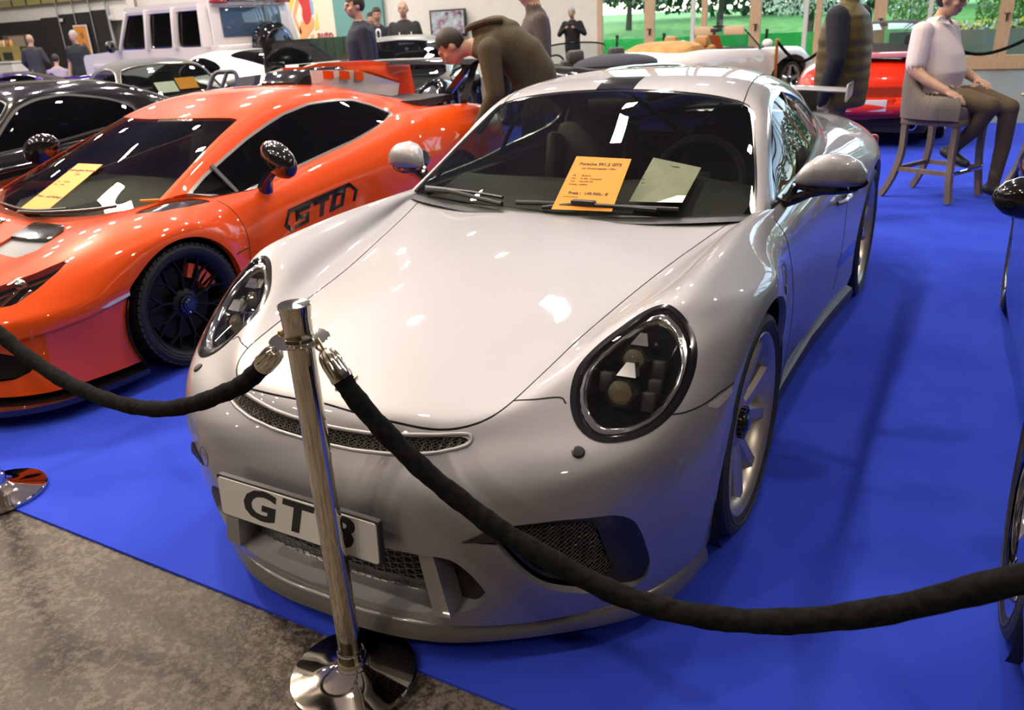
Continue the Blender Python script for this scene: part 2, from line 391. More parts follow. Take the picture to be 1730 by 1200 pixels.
# ------------------------------------------------------------------ shared materials
def paint(name, col, metal=0., rough=.35, coat=1.):
    return mat(name, col, rough, metal, coat, spec=.12)
M_silver = paint('silver_paint', (.37,.36,.372), .80, .5)
def _flake():
    nt=M_silver.node_tree; b=nt.nodes['Principled BSDF']
    tc=nt.nodes.new('ShaderNodeTexCoord'); n=nt.nodes.new('ShaderNodeTexVoronoi'); n.inputs['Scale'].default_value=900
    nt.links.new(tc.outputs['Object'],n.inputs['Vector'])
    mr=nt.nodes.new('ShaderNodeMapRange'); mr.inputs['To Min'].default_value=.46; mr.inputs['To Max'].default_value=.62
    nt.links.new(n.outputs['Distance'],mr.inputs[0]); nt.links.new(mr.outputs[0],b.inputs['Roughness'])
_flake()
M_black = mat('gloss_black', (.008,.008,.009), .12, coat=1.)
M_satin = mat('satin_black', (.018,.018,.019), .42)
M_dull = mat('dull_black', (.012,.012,.012), .75)
M_rubber = noise_mix(mat('tyre_rubber', (.02,.02,.02), .62), 60, (.016,.016,.016), (.028,.027,.026))
M_gap = mat('panel_gap_black', (.004,.004,.004), .8)
M_mesh = mat('grille_wire', (.30,.28,.25), .35, .9)
M_glass = glass('car_glass', (.55,.58,.50))
M_glass_dark = glass('tinted_glass', (.05,.055,.05))
M_clear = glass('clear_lens', (.93,.95,.95))
M_chrome = mat('chrome', (.85,.84,.82), .05, 1.)
M_alu = mat('satin_aluminium', (.62,.66,.70), .22, 1.)
M_lip = mat('lip_dark_satin', (.16,.15,.14), .30, .4, coat=.3)
M_rim = noise_mix(mat('satin_wheel_metal', (.55,.50,.42), .34, .85), 25, (.52,.47,.39), (.60,.55,.47))
M_disc = mat('brake_disc_steel', (.30,.29,.28), .35, 1.)
M_orange_sheet = mat('orange_paper', (.82,.31,.006), .6)
M_paper = noise_mix(mat('white_paper', (.75,.75,.68), .6), 14, (.70,.71,.63), (.80,.80,.74))
M_ink = mat('print_ink', (.06,.035,.02), .6)
M_leather = noise_mix(mat('interior_leather', (.02,.02,.02), .55), 80, (.015,.015,.016), (.03,.03,.03))
M_gold = mat('gold_enamel', (.75,.50,.16), .25, 1.)
M_red = mat('red_enamel', (.45,.03,.02), .3)
M_reflector = mat('reflector_chrome', (.75,.74,.70), .12, 1.)
M_white_plate = mat('plate_white', (.62,.61,.58), .45)

def ribbon(pm, pts, w, name, m, parent, lift=.0012, closed=False, n=6):
    """thin strip lying on a surface along 3D points"""
    C=np.array(cr(pts,n)) if n>1 else np.array(pts); P=pm.P; N=pm.N; V=[];F=[]; L=len(C)
    if closed: C=C[:-1]; L=len(C)
    prev=None
    for i,c in enumerate(C):
        d=((P-c)**2).sum(1); k=np.argpartition(d,6)[:6]; wgt=1/(d[k]+1e-6); wgt/=wgt.sum(); nn=(N[k]*wgt[:,None]).sum(0); nn/=np.linalg.norm(nn)
        q=(P[k]*wgt[:,None]).sum(0); c=c-nn*((c-q)@nn)
        t=C[(i+1)%L if closed else min(i+1,L-1)]-C[i-1 if closed else max(i-1,0)]; s=np.cross(nn,t); s/=np.linalg.norm(s)+1e-9
        V+=[c+s*w/2+nn*lift,c-s*w/2+nn*lift,c-s*w/2-nn*.004,c+s*w/2-nn*.004]
    for i in range(L if closed else L-1):
        j=(i+1)%L
        for k in range(4): F.append((i*4+k,j*4+k,j*4+(k+1)%4,i*4+(k+1)%4))
    return obj(name,V,F,m,parent,sharp=60)

def wire_mesh(pm, inside, du, cell, d, r, name, m, parent, swap=1.):
    """diamond wire grille following a surface patch; inside(D)->bool, du metres per parameter unit (u,v)"""
    b=MB(); us,vs=pm.u,pm.v; u0,u1,v0,v1=us.min(),us.max(),vs.min(),vs.max()
    return b

# ------------------------------------------------------------------ wheels
def spoke_prism(b, pts_a, pts_b):
    pass
def make_wheel(parent, name, x, y, zc, R, W, side, rim_mat, style, tread=False, caliper=None, rr=None, disc=None):
    """wheel with its axis along x; side=+1 faces +x"""
    rr = rr or R*.81
    root = link(name, None, parent, (x,y,zc)) if False else bpy.data.objects.new(name, None)
    COL.objects.link(root); root.parent=parent; root.location=(x,y,zc); root.empty_display_size=.1
    M = Matrix.Rotation(side*pi/2,4,'Y')           # local z -> outward
    h=W/2
    n = 72 if tread else 48
    prof=[(rr-.004,-h*.86),(rr+.012,-h*.96),(R*.93,-h),(R*.975,-h*.93),(R,-h*.72),(R,h*.72),(R*.975,h*.93),(R*.93,h),(rr+.016,h*.97),(rr+.006,h*.90),(rr-.004,h*.84)]
    b=MB(); b.lathe(prof,n,M,cap=False)
    # rib on the sidewall and tread blocks
    b.lathe([(R*.885,h*.985),(R*.888,h*1.006),(R*.893,h*1.0)],n,M,cap=False)
    if tread:
        for k in range(56):
            a=2*pi*k/56; T=M@Matrix.Rotation(a,4,'Z')
            for zz,sk in ((h*.62,.12),(-h*.62,-.12)):
                b.box(T@Vector((R-.001,0,zz)),(1,1,1),M=(T.to_3x3().to_4x4()@Matrix.Rotation(sk,4,'X')@Matrix.Diagonal((.010,R*2*pi/56*.78,h*.62,1))))
        for zz in (-h*.16,h*.16):
            b.lathe([(R,zz-.014),(R+.004,zz-.010),(R+.004,zz+.010),(R,zz+.014)],n,M,cap=False)
    b.make('tyre',M_rubber,root)
    b=MB()
    b.lathe([(rr-.01,-h*.8),(rr-.03,-h*.7),(rr-.035,-h*.2),(rr-.03,h*.5),(rr-.022,h*.72),(rr-.010,h*.86),(rr+.004,h*.93),(rr+.008,h*.90),(rr-.002,h*.80)],48,M,cap=False)
    b.make('rim',rim_mat,root)
    fz=h*.80
    S=MB()
    def spoke(a0,a1,r0,r1,w0,w1,z0,z1,t):
        p=lambda r,a,o,z:M@Vector((r*cos(a)-o*sin(a),r*sin(a)+o*cos(a),z))
        V=[]; K=5
        for k in range(K+1):
            f=k/K; r=r0+(r1-r0)*f; a=a0+(a1-a0)*f; w=w0+(w1-w0)*f; z=z0+(z1-z0)*(f**.7)
            V+=[p(r,a,-w/2,z-t*.25),p(r,a,-w*.28,z),p(r,a,w*.28,z),p(r,a,w/2,z-t*.25),p(r,a,w*.38,z-t),p(r,a,-w*.38,z-t)]
        F=[]
        for k in range(K):
            for q in range(6): F.append((k*6+q,k*6+(q+1)%6,k*6+6+(q+1)%6,k*6+6+q))
        F+= [tuple(range(5,-1,-1)),tuple(K*6+q for q in range(6))]
        S.add(V,F)
    if style=='twin5':
        for i in range(5):
            a=2*pi*i/5+.3
            for s in (-1,1): spoke(a+s*.20,a+s*.30,R*.13,rr-.010,.060,.062,fz-.040,fz-.004,.06)
        hubr=.085
    elif style=='y10':
        for i in range(10):
            a=2*pi*i/10
            spoke(a,a+.02,R*.2,rr*.60,.016,.012,fz-.03,fz-.01,.03)
            spoke(a+.02,a+.20,rr*.58,rr-.008,.010,.010,fz-.01,fz-.002,.025)
            spoke(a+.02,a-.16,rr*.58,rr-.008,.010,.010,fz-.01,fz-.002,.025)
        hubr=.075
    elif style=='turbine5':
        for i in range(5):
            a=2*pi*i/5+.2
            for s in (-1,1): spoke(a+s*.22,a+s*.10,R*.2,rr-.012,.03,.07,fz-.045,fz-.002,.05)
        hubr=.09
    else:
        for i in range(5): spoke(2*pi*i/5,2*pi*i/5,R*.15,rr-.012,.09,.075,fz-.03,fz-.006,.04)
        hubr=.085
    S.lathe([(.0,fz-.022),(hubr*.8,fz-.024),(hubr,fz-.034),(hubr*1.05,fz-.07),(0,fz-.09)],32,M,cap=False)
    # barrel holes suggestion: five wheel-stud recess rings
    S.make('spoke_face',rim_mat,root)
    H=MB()
    H.lathe([(0,fz+.004),(.022,fz+.004),(.028,fz-.002),(.034,fz-.002),(.036,fz-.010),(.046,fz-.012),(.046,fz-.03)],30,M,cap=False)
    for k in range(18):
        T=M@Matrix.Rotation(2*pi*k/18,4,'Z'); H.box(T@Vector((.047,0,fz-.018)),(1,1,1),M=T.to_3x3().to_4x4()@Matrix.Diagonal((.008,.009,.022,1)))
    H.make('centre_lock_hub',M_black,root)
    D=MB(); D.lathe([(.07,-.01),(.185,-.012),(R*.60,-.012),(R*.60,.014),(.07,.014)],40,M,cap=False)
    D.make('brake_disc',disc or M_disc,root)
    if caliper:
        Cb=MB()
        for k in range(5):
            a=radians(112+44*k/4); T=M@Matrix.Rotation(a if side>0 else pi-a,4,'Z')
            Cb.box(T@Vector((R*.55,0,.035)),(1,1,1),M=T.to_3x3().to_4x4()@Matrix.Diagonal((.07,.045,.07,1)),bev=0)
        Cb.make('brake_caliper',caliper,root)
    return root

def well(parent,s,x,y,z,r,d):
    V=[];F=[]; n=30
    for k in range(n+1):
        a=-.75+(pi+1.5)*k/n; yy=y+r*cos(a); zz=max(z+r*sin(a),.06); V+=[(x,yy,zz),(x+s*d,yy,zz)]
    for k in range(n): F.append((2*k,2*k+1,2*k+3,2*k+2))
    V.append((x,y,z)); F+=[(2*k,2*k+2,2*n+2) for k in range(n)]
    return obj('wheel_well',V,F,M_dull,parent)
# ------------------------------------------------------------------ the car in front
def curve_ring(poly, k): return poly
car = thing('sports_car','silver rear-engined coupe with orange price sheet behind its wiper and a GT 3 front plate','car')
SB=Surf(BODY,lam=.004); SG=Surf(CABIN,lam=.003)
body=SB.patch(9); cabin=SG.patch(9)
FULL=PM(body.D.copy(),body.F)
ax=np.abs(body.x)
# wheel arches
def arch(pm,y0,z0,r): return np.where(np.abs(pm.x)>.55,np.hypot(pm.y-y0,pm.z-z0)-r,1.)
_,body=body.cut(arch(body,0,.345,.385)); _,body=body.cut(arch(body,2.457,.35,.39))
# open cabin floor under the glasshouse
_,body=body.cut(seg_sdf(body.x,body.y,[(-.735,.56),(-.66,.50),(0,.37),(.66,.50),(.735,.56),(.742,1.4),(.69,1.8),(.6,2.3),(.5,2.9),(-.5,2.9),(-.6,2.3),(-.69,1.8),(-.742,1.4)]))
# headlamps (outline in front view)
_L=[(.705,.826),(.755,.808),(.79,.772),(.811,.731),(.816,.688),(.803,.642),(.770,.609),(.72,.595),(.666,.596),(.616,.616),(.578,.648),(.553,.688),(.548,.724),(.566,.760),(.602,.791),(.652,.816)]
LAMP=cr([_L[-1]]+_L+_L[:2],4)[4:-5]
LAMP=[(p[0],p[1]) for p in LAMP]
_A=[(.2205,-.002),(.203,.050),(.168,.0935),(.116,.122),(.048,.1355),(-.036,.1335),(-.115,.1085),(-.172,.065),(-.2045,.010),(-.195,-.045),(-.153,-.0885),(-.091,-.1175),(-.025,-.1285),(.055,-.1135),(.131,-.079),(.191,-.042)]
LAMP2=[(q[0],q[1]) for q in cr([(*q,0) for q in [_A[-1]]+_A+_A[:2]],4)[4:-5]]
LE1=np.array([.116,.8166,.5654]); LE2=np.array([.9867,-.0297,-.1595]); LC0=np.array([.6802,-.5337,.7028])
def lamp_ab(pm):
    Q=np.stack([np.abs(pm.x),pm.y,pm.z],1)-LC0; return Q@LE1,Q@LE2,np.linalg.norm(Q,axis=1)
def f_lamp(pm):
    a,b,d=lamp_ab(pm); return np.where(d<.27,seg_sdf(a,b,LAMP2),1.)
lamp_pm,body=body.cut(f_lamp(body))
# bonnet shut line, in plan
HOODR=[(0,-.888),(.10,-.891),(.20,-.886),(.30,-.868),(.37,-.835),(.42,-.785),(.447,-.715),(.462,-.596),(.48,-.412),(.508,-.18),(.552,.068),(.604,.311),(.640,.46),(.667,.60)]
HR=cr([(*p,0) for p in HOODR],5); HR=[(p[0],p[1]) for p in HR]
HOODP=HR+[(-x,y) for x,y in HR[::-1]]
def f_hood(pm): return np.where(pm.v<15,seg_sdf(pm.x,pm.y,HOODP),1.)*np.where((pm.z>.58),1,np.nan_to_num(1.))+np.where(pm.z>.58,0,1.)
hood,body=body.cut(f_hood(body)+.0018)
gapm,body=body.cut(f_hood(body)-.0026)
# bumper vent slot, lower intake, side intakes, in front view (x,z)
vent_poly=[(0,.604),(.12,.606),(.24,.613),(.33,.617),(.385,.618),(.398,.611),(.385,.603),(.33,.592),(.24,.583),(.12,.578),(0,.577)]
VP=vent_poly+[(-x,z) for x,z in vent_poly[-2:0:-1]]
def f_vent(pm): return np.where((pm.y<-.7),seg_sdf(pm.x,pm.z,VP),1.)
vent,body=body.cut(f_vent(body))
INT=rpoly([(0,.355),(.40,.357),(.44,.31),(.470,.235),(.425,.186),(.33,.163),(.12,.150),(0,.148)],.03)
INT=[(0,.355)]+[p for p in INT if p[0]>.002]+[(0,.148)]
IP=INT+[(-x,z) for x,z in INT[-2:0:-1]]
def f_int(pm): return np.where((pm.y<-.7),seg_sdf(pm.x,pm.z,IP),1.)
intake,body=body.cut(f_int(body))
SIDE=rpoly([(.432,.405),(.504,.446),(.624,.452),(.728,.438),(.757,.408),(.770,.347),(.777,.243),(.763,.187),(.735,.172),(.644,.205),(.585,.243),(.557,.285),(.503,.398)],[.002,.02,.02,.02,.03,.03,.03,.02,.02,.02,.02,.02,.01],3)
def f_side(pm): return np.where((pm.y<-.4),seg_sdf(np.abs(pm.x),pm.z,SIDE),1.)
sidei,body=body.cut(f_side(body))
NB=lambda D:(D[1]<-.5 and D[2]<.64)
body.make('body_shell',M_silver,car,rim=.022)
hood.make('bonnet',M_silver,car,rim=.014)
gapm.off(-.008).make('bonnet_seal',M_gap,car)
# ---- vent slot: raised rolled lip and recessed wire
def offs_poly(pm,f,d): 
    return pm.cut(f(pm)-d)[0]
recess=PM(FULL.D.copy(),FULL.F)
vp=recess.cut(f_vent(recess)-.012)[0].off(-.024); vp.make('vent_backing',M_gap,car)
def grille(pm,f,pitch,r,depth,name,parent,pu,pv,m=M_mesh):
    """two families of diagonal wires on the parameter plane of a patch, clipped to its outline"""
    D=pm.D; b=MB()
    su=D[:,3]*pu; sv=D[:,4]*pv
    from mathutils.bvhtree import BVHTree
    tree=BVHTree.FromPolygons([(a,c,0.) for a,c in zip(su,sv)],[tuple(F) for F in pm.F])
    # evaluate through barycentric lookup
    a0,a1,c0,c1=su.min(),su.max(),sv.min(),sv.max()
    def ev(p,q):
        h=tree.ray_cast(Vector((p,q,1)),Vector((0,0,-1)))
        if h[0] is None: return None
        F=pm.F[h[2]]; wts=[1/(((su[i]-p)**2+(sv[i]-q)**2)+1e-8) for i in F]; t=sum(wts)
        pos=sum(D[i,:3]*wt for i,wt in zip(F,wts))/t; nn=sum(D[i,5:8]*wt for i,wt in zip(F,wts))/t
        return pos-nn*depth
    step=pitch*.5; W=c1-c0
    for sg in (1,-1):
        k=a0-W
        while k<a1+W:
            run=[]; t=0
            while t<=W+1e-9:
                p=k+sg*t if sg>0 else k+W-t; q=c0+t; e=ev(p,q)
                if e is None:
                    if len(run)>1: b.tube(run,r,3,caps=False)
                    run=[]
                else: run.append(e)
                t+=step
            if len(run)>1: b.tube(run,r,3,caps=False)
            k+=pitch*1.414
    o=b.make(name,m,parent,smooth=False,sharp=None); o['kind']='stuff'; return o
grille(vent,f_vent,.0068,.0009,.012,'vent_wire_mesh',car,.19,.062)
def lip_tube(poly,r,out,name,m,f=None,yl=-.5,closed=True):
    pts=[]
    for x,z in poly:
        d=(FULL.x-x)**2+(FULL.z-z)**2+np.where(FULL.y<yl,0,9); k=np.argpartition(d,5)[:5]; wg=1/(d[k]+1e-7); wg/=wg.sum()
        p=(FULL.P[k]*wg[:,None]).sum(0); n=(FULL.N[k]*wg[:,None]).sum(0); n/=np.linalg.norm(n)
        pts.append((np.array([x,p[1],z])+n*out))
    return MB().tube(pts,r,10,closed=closed)
def grow(poly,d):
    P=np.array(poly); n=len(P); A=0.5*sum(P[i][0]*P[(i+1)%n][1]-P[(i+1)%n][0]*P[i][1] for i in range(n)); out=[]
    for i in range(n):
        t=P[(i+1)%n]-P[i-1]; nn=np.array([t[1],-t[0]])/(np.linalg.norm(t)+1e-9)*(1 if A>0 else -1); out.append(tuple(P[i]+nn*d))
    return out
vr=[p[:2] for p in cr([(*p,0) for p in VP+[VP[0]]],4)[:-1]]
lip_tube(grow(vr,.004),.0055,-.001,'vent_lip',M_silver).make('vent_lip',M_silver,car)
# ---- lower intake: shelf, wire mesh, struts, end ducts
T=MB()
pl=np.array([(p[0],p[1]) for p in INT])
def fy(x,z):
    d=(FULL.x-x)**2+(FULL.z-z)**2+np.where(FULL.y<-.4,0,9); k=np.argpartition(d,4)[:4]; wg=1/(d[k]+1e-7); return float((FULL.y[k]*wg).sum()/wg.sum())
sh=[]; xs=np.linspace(-.46,.46,41)
low=lambda x: np.interp(abs(x),[0,.12,.33,.425,.47],[.148,.150,.163,.186,.235])
for x in xs:
    y=fy(x,low(x)); sh.append([(x,y,low(x)),(x,y+.025,low(x)+.007),(x*.98,y+.06,low(x)+.020),(x*.97,y+.09,low(x)+.035)])
V=[p for r in sh for p in r]; F=[(i*4+k,i*4+4+k,i*4+5+k,i*4+1+k) for i in range(len(sh)-1) for k in range(3)]
obj('intake_shelf',V,F,M_silver,car)
mp=[(x,fy(x,.30)+ .080-(.03 if t else 0.), z) for z,t in ((.165,0),(.37,1)) for x in np.linspace(-.36,.36,31)]
V=mp; F=[(i,i+1,32+i,31+i) for i in range(30)]
obj('intake_backing',[(x,y+.025,z) for x,y,z in V],F,M_gap,car)
pmi=PM(np.array([[*p,p[0]/.19,p[2]/.1,0,-1,0] for p in V]),F)
grille(pmi,None,.0072,.0009,0,'intake_wire_mesh',car,.19,.1)
for s in (-1,1):
    b=MB(); y0=fy(.34,.26)
    P4=[(.300,.375),(.345,.375),(.385,.175),(.335,.165)]
    V=[(s*x,y0+.005,z) for x,z in P4]+[(s*(x-.01),y0+.12,z+.01) for x,z in P4]
    F=[(0,1,2,3),(7,6,5,4),(0,4,5,1),(1,5,6,2),(2,6,7,3),(3,7,4,0)]
    obj('intake_strut',V,F,M_silver,car,sharp=30)
    b=MB(); b.box((s*.395,fy(.395,.26)+.06,.27),(.13,.01,.19)); b.make('duct_backing',M_dull,car)
# ---- side intakes: black frame with bevelled inner walls and mesh
for s in (-1,1):
    sp=PM(sidei.D,sidei.F).cut(-s*sidei.x)[0]
    inner=[(.515,.405),(.532,.412),(.60,.415),(.689,.398),(.706,.37),(.713,.30),(.722,.214),(.70,.185),(.644,.215),(.59,.25),(.56,.29)]
    fin=lambda pm:seg_sdf(np.abs(pm.x),pm.z,rpoly(inner,.012,3))
    ms,fr=sp.cut(fin(sp))
    # frame sinks toward the mesh
    f=np.clip(1-np.clip(fin(fr)/.055,0,1),0,1)
    D=fr.D.copy(); D[:,:3]-=D[:,5:8]*(f*.045+.002)[:,None]; D[:,1]+=f*.0
    fr2=PM(D,fr.F); fr2.make('intake_frame',M_satin,car,custom=False)
    ms.off(-.065).make('side_intake_backing',M_gap,car,custom=False)
    grille(ms,None,.0095,.0011,.048,'side_intake_mesh',car,.17,.12)
    # small flick at the intake's inner tip
    y0=fy(.47,.425); V=[(s*.428,fy(.43,.40)-.004,.404),(s*.505,fy(.5,.446)-.006,.448),(s*.515,fy(.515,.41)-.012,.412),(s*.508,fy(.5,.42)+.03,.425)]
    obj('intake_flick',V,[(0,1,2),(0,2,3),(0,3,1),(1,3,2)],M_satin,car,smooth=False,sharp=None)
# ---- front lip
plan=[(0,-1.0),(.13,-1.0),(.26,-.98),(.38,-.938),(.53,-.845),(.69,-.715),(.775,-.61),(.815,-.50),(.832,-.40),(.838,-.36)]
pc=np.array([p[:2] for p in cr([(*p,0) for p in plan],6)]); pc=np.vstack([pc[::-1]*[-1,1],pc[1:]])
prof=[(-.012,.1335),(.000,.1345),(.010,.129),(.016,.118),(.022,.092),(.020,.080),(.010,.076),(-.10,.078),(-.10,.125)]
V=[];F=[];n=len(pc);m=len(prof)
for i in range(n):
    t=pc[min(i+1,n-1)]-pc[max(i-1,0)]; t/=np.linalg.norm(t); nn=np.array([t[1],-t[0]])
    for o,z in prof: q=pc[i]+nn*(o-.012); V.append((q[0],q[1],z))
for i in range(n-1):
    for k in range(m): F.append((i*m+k,i*m+(k+1)%m,i*m+m+(k+1)%m,i*m+m+k))
obj('front_lip',V,F,M_lip,car,sharp=40)
# ---- side skirts, sill, wells
for s in (-1,1):
    b=MB(); ys=np.linspace(.40,2.06,25); V=[];F=[]
    for y in ys:
        x=np.interp(y,[.40,.7,1.3,1.7,2.06],[.845,.805,.815,.845,.878])
        V+=[(s*(x-.03),y,.17),(s*(x+.006),y,.152),(s*(x+.012),y,.135),(s*(x+.004),y,.085),(s*(x-.10),y,.08)]
    for i in range(len(ys)-1):
        for k in range(4): F.append((i*5+k,i*5+5+k,i*5+6+k,i*5+1+k)[::s])
    obj('side_skirt',V,F,M_satin,car,sharp=35)
    for y0,r,xo in ((0,.395,.868),(2.457,.40,.87)):
        well(car,s,s*.50,y0,.35,r,xo-.502)
b=MB(); b.box((0,1.25,.16),(1.24,3.9,.12)); b.box((0,-.60,.30),(.6,.2,.25)); b.make('underbody',M_dull,car)
# ---- glasshouse
WSP=[(-4.02,.02),(-4.02,1.2),(-4.0,2.4),(-3.97,3.25),(-3.86,3.55),(-3.5,3.70),(-2.6,3.82),(-1.4,3.93),(0,4.0),(1.4,3.93),(2.6,3.82),(3.5,3.70),(3.86,3.55),(3.97,3.25),(4.0,2.4),(4.02,1.2),(4.02,.02)]
WSP=[(u,min(v,3.9+.1)) for u,v in WSP]
f_ws=lambda pm:seg_sdf(pm.u,pm.v,WSP+[(4.02,-.5),(-4.02,-.5)])
ws,cabin=cabin.cut(f_ws(cabin))
SWP=[(.595,.868),(.84,.881),(1.167,.895),(1.438,.926),(1.66,.950),(1.775,.975),(1.835,1.02),(1.825,1.065),(1.765,1.10),(1.651,1.146),(1.407,1.198),(1.28,1.197),(1.155,1.183),(.992,1.124),(.777,.985),(.66,.905)]
SWP=[p[:2] for p in cr([(*p,0) for p in SWP+[SWP[0]]],4)[:-1]]
f_sw=lambda pm:np.where(np.abs(pm.u)>4.15,seg_sdf(pm.y,pm.z,SWP),1.)
sw,cabin=cabin.cut(f_sw(cabin))
RW=[(-3.7,7.0),(3.7,7.0),(3.3,9.1),(-3.3,9.1)]
f_rw=lambda pm:seg_sdf(pm.u,pm.v,rpoly(RW,.5))
rw,cabin=cabin.cut(f_rw(cabin))
stripe,cabin=cabin.cut(seg_sdf(cabin.x,cabin.v,[(-.088,3.9),(.078,3.9),(.070,4.78),(-.096,4.78)]))
cabin.make('roof_and_pillars',M_silver,car,rim=.012)
stripe.make('roof_black_patch',M_black,car)  # short black patch at the front of the roof
fr,wsg=ws.cut(-(f_ws(ws)+.10))
sd=fr.D.copy()
fr.off(-.002).make('windshield_seal',M_black,car); wsg.off(-.002).make('windshield',M_glass,car)
frm,swg=sw.cut(-(f_sw(sw)+.017))
for s,nm in ((1,'side'),(-1,'side')):
    a=frm.cut(-s*frm.x)[0]; a.make('window_trim',M_alu,car,rim=.01)
    g=swg.cut(-s*swg.x)[0]; g.off(-.006).make('side_window',M_glass,car)
    # door pillar between door glass and rear quarter glass
    MB().bar((s*.738,1.33,.915),(s*.600,1.36,1.186),.03,.008,(1,0,0)).make('window_pillar',M_black,car)
    MB().bar((s*.738,.74,.882),(s*.700,.80,.965),.014,.010,(1,0,0)).make('window_pillar',M_black,car)
rw.off(-.002).make('rear_window',M_glass_dark,car)
# roof seam where the roof skin meets the side frame
for s in (-1,1):
    ribbon(SG.patch(9),[(s*.531,.993,1.163),(s*.527,1.06,1.195),(s*.518,1.14,1.219),(s*.505,1.26,1.236),(s*.488,1.406,1.243),(s*.46,1.7,1.228),(s*.44,2.0,1.17)],.004,'roof_seam',M_gap,car)
# ---- shut lines on the flanks and nose
for s in (-1,1):
    ribbon(FULL,[(s*.775,.538,.85),(s*.815,.535,.79),(s*.836,.555,.72),(s*.845,.60,.62),(s*.842,.65,.5),(s*.835,.68,.32),(s*.82,.70,.17)],.005,'door_gap',M_gap,car,lift=.0008)
    ribbon(FULL,[(s*.80,1.70,.86),(s*.838,1.72,.76),(s*.852,1.73,.6),(s*.852,1.74,.4),(s*.845,1.70,.25)],.005,'door_gap',M_gap,car,lift=.0008)
    ribbon(FULL,[(s*.447,-.715,.664),(s*.49,-.695,.665),(s*.544,-.66,.667),(s*.566,-.668,.662)],.004,'bumper_seam',M_gap,car,lift=.0008)
    ribbon(FULL,[(s*.80,-.585,.640),(s*.823,-.545,.630),(s*.851,-.487,.631),(s*.872,-.42,.638),(s*.889,-.345,.635)],.004,'bumper_seam',M_gap,car,lift=.0008)
    # side marker lamp
    pm=FULL.cut(np.where((FULL.y<-.3)&(FULL.y>-.55)&(s*FULL.x>.6),seg_sdf(FULL.y,FULL.z,rpoly([(-.49,.628),(-.36,.632),(-.352,.612),(-.45,.605)],.008)),1.))[0]
    pm.off(.0015).make('side_marker',M_clear,car,rim=.006)
    pm.off(.0007).make('side_marker_reflector',mat('marker_plastic',(.55,.50,.45),.3),car)
    # washer cap
    i=((FULL.P-np.array([s*.636,-.754,.586]))**2).sum(1).argmin(); n=FULL.N[i]
    MB().lathe([(0,.007),(.012,.006),(.0155,.003),(.0165,-.004)],24,frame((s*.636,-.754,.586),n),cap=False).make('washer_cap',M_satin,car)
    i=((FULL.P-np.array([s*.885,.235,.70]))**2).sum(1).argmin(); n=FULL.N[i]; p=FULL.P[i]
    MB().lathe([(0,.004),(.6,.003),(1,-.003)],20,frame(p,n,(0,0,1))@Matrix.Diagonal((.020,.009,1,1)),cap=False).make('side_repeater',M_satin,car)
    # door handle
    H=MB(); H.tube(cr([(s*.846,1.50,.705),(s*.868,1.53,.708),(s*.874,1.60,.708),(s*.872,1.67,.706),(s*.852,1.70,.702)],5),[.010]*11+[.014]*10,10); H.make('door_handle',M_silver,car)
    # twin stripe decal ahead of the rear wheel
    for z0,z1 in ((.345,.405),):
        pm=FULL.cut(np.where(s*FULL.x>.5,seg_sdf(FULL.y,FULL.z,[(1.60,z0),(2.2,z0),(2.2,z1),(1.75,z1)]),1.))[0]
        _,pm=pm.cut(arch(pm,2.457,.35,.40))
        pm.off(.0012).make('flank_decal',M_black,car)
i=((FULL.P-np.array([-.415,-.962,.432]))**2).sum(1).argmin(); n=FULL.N[i]
MB().lathe([(.0268,.0),(.0270,.0006),(.0280,.0006),(.0282,0)],32,frame(FULL.P[i],n),cap=False).make('tow_hook_cap',M_gap,car)
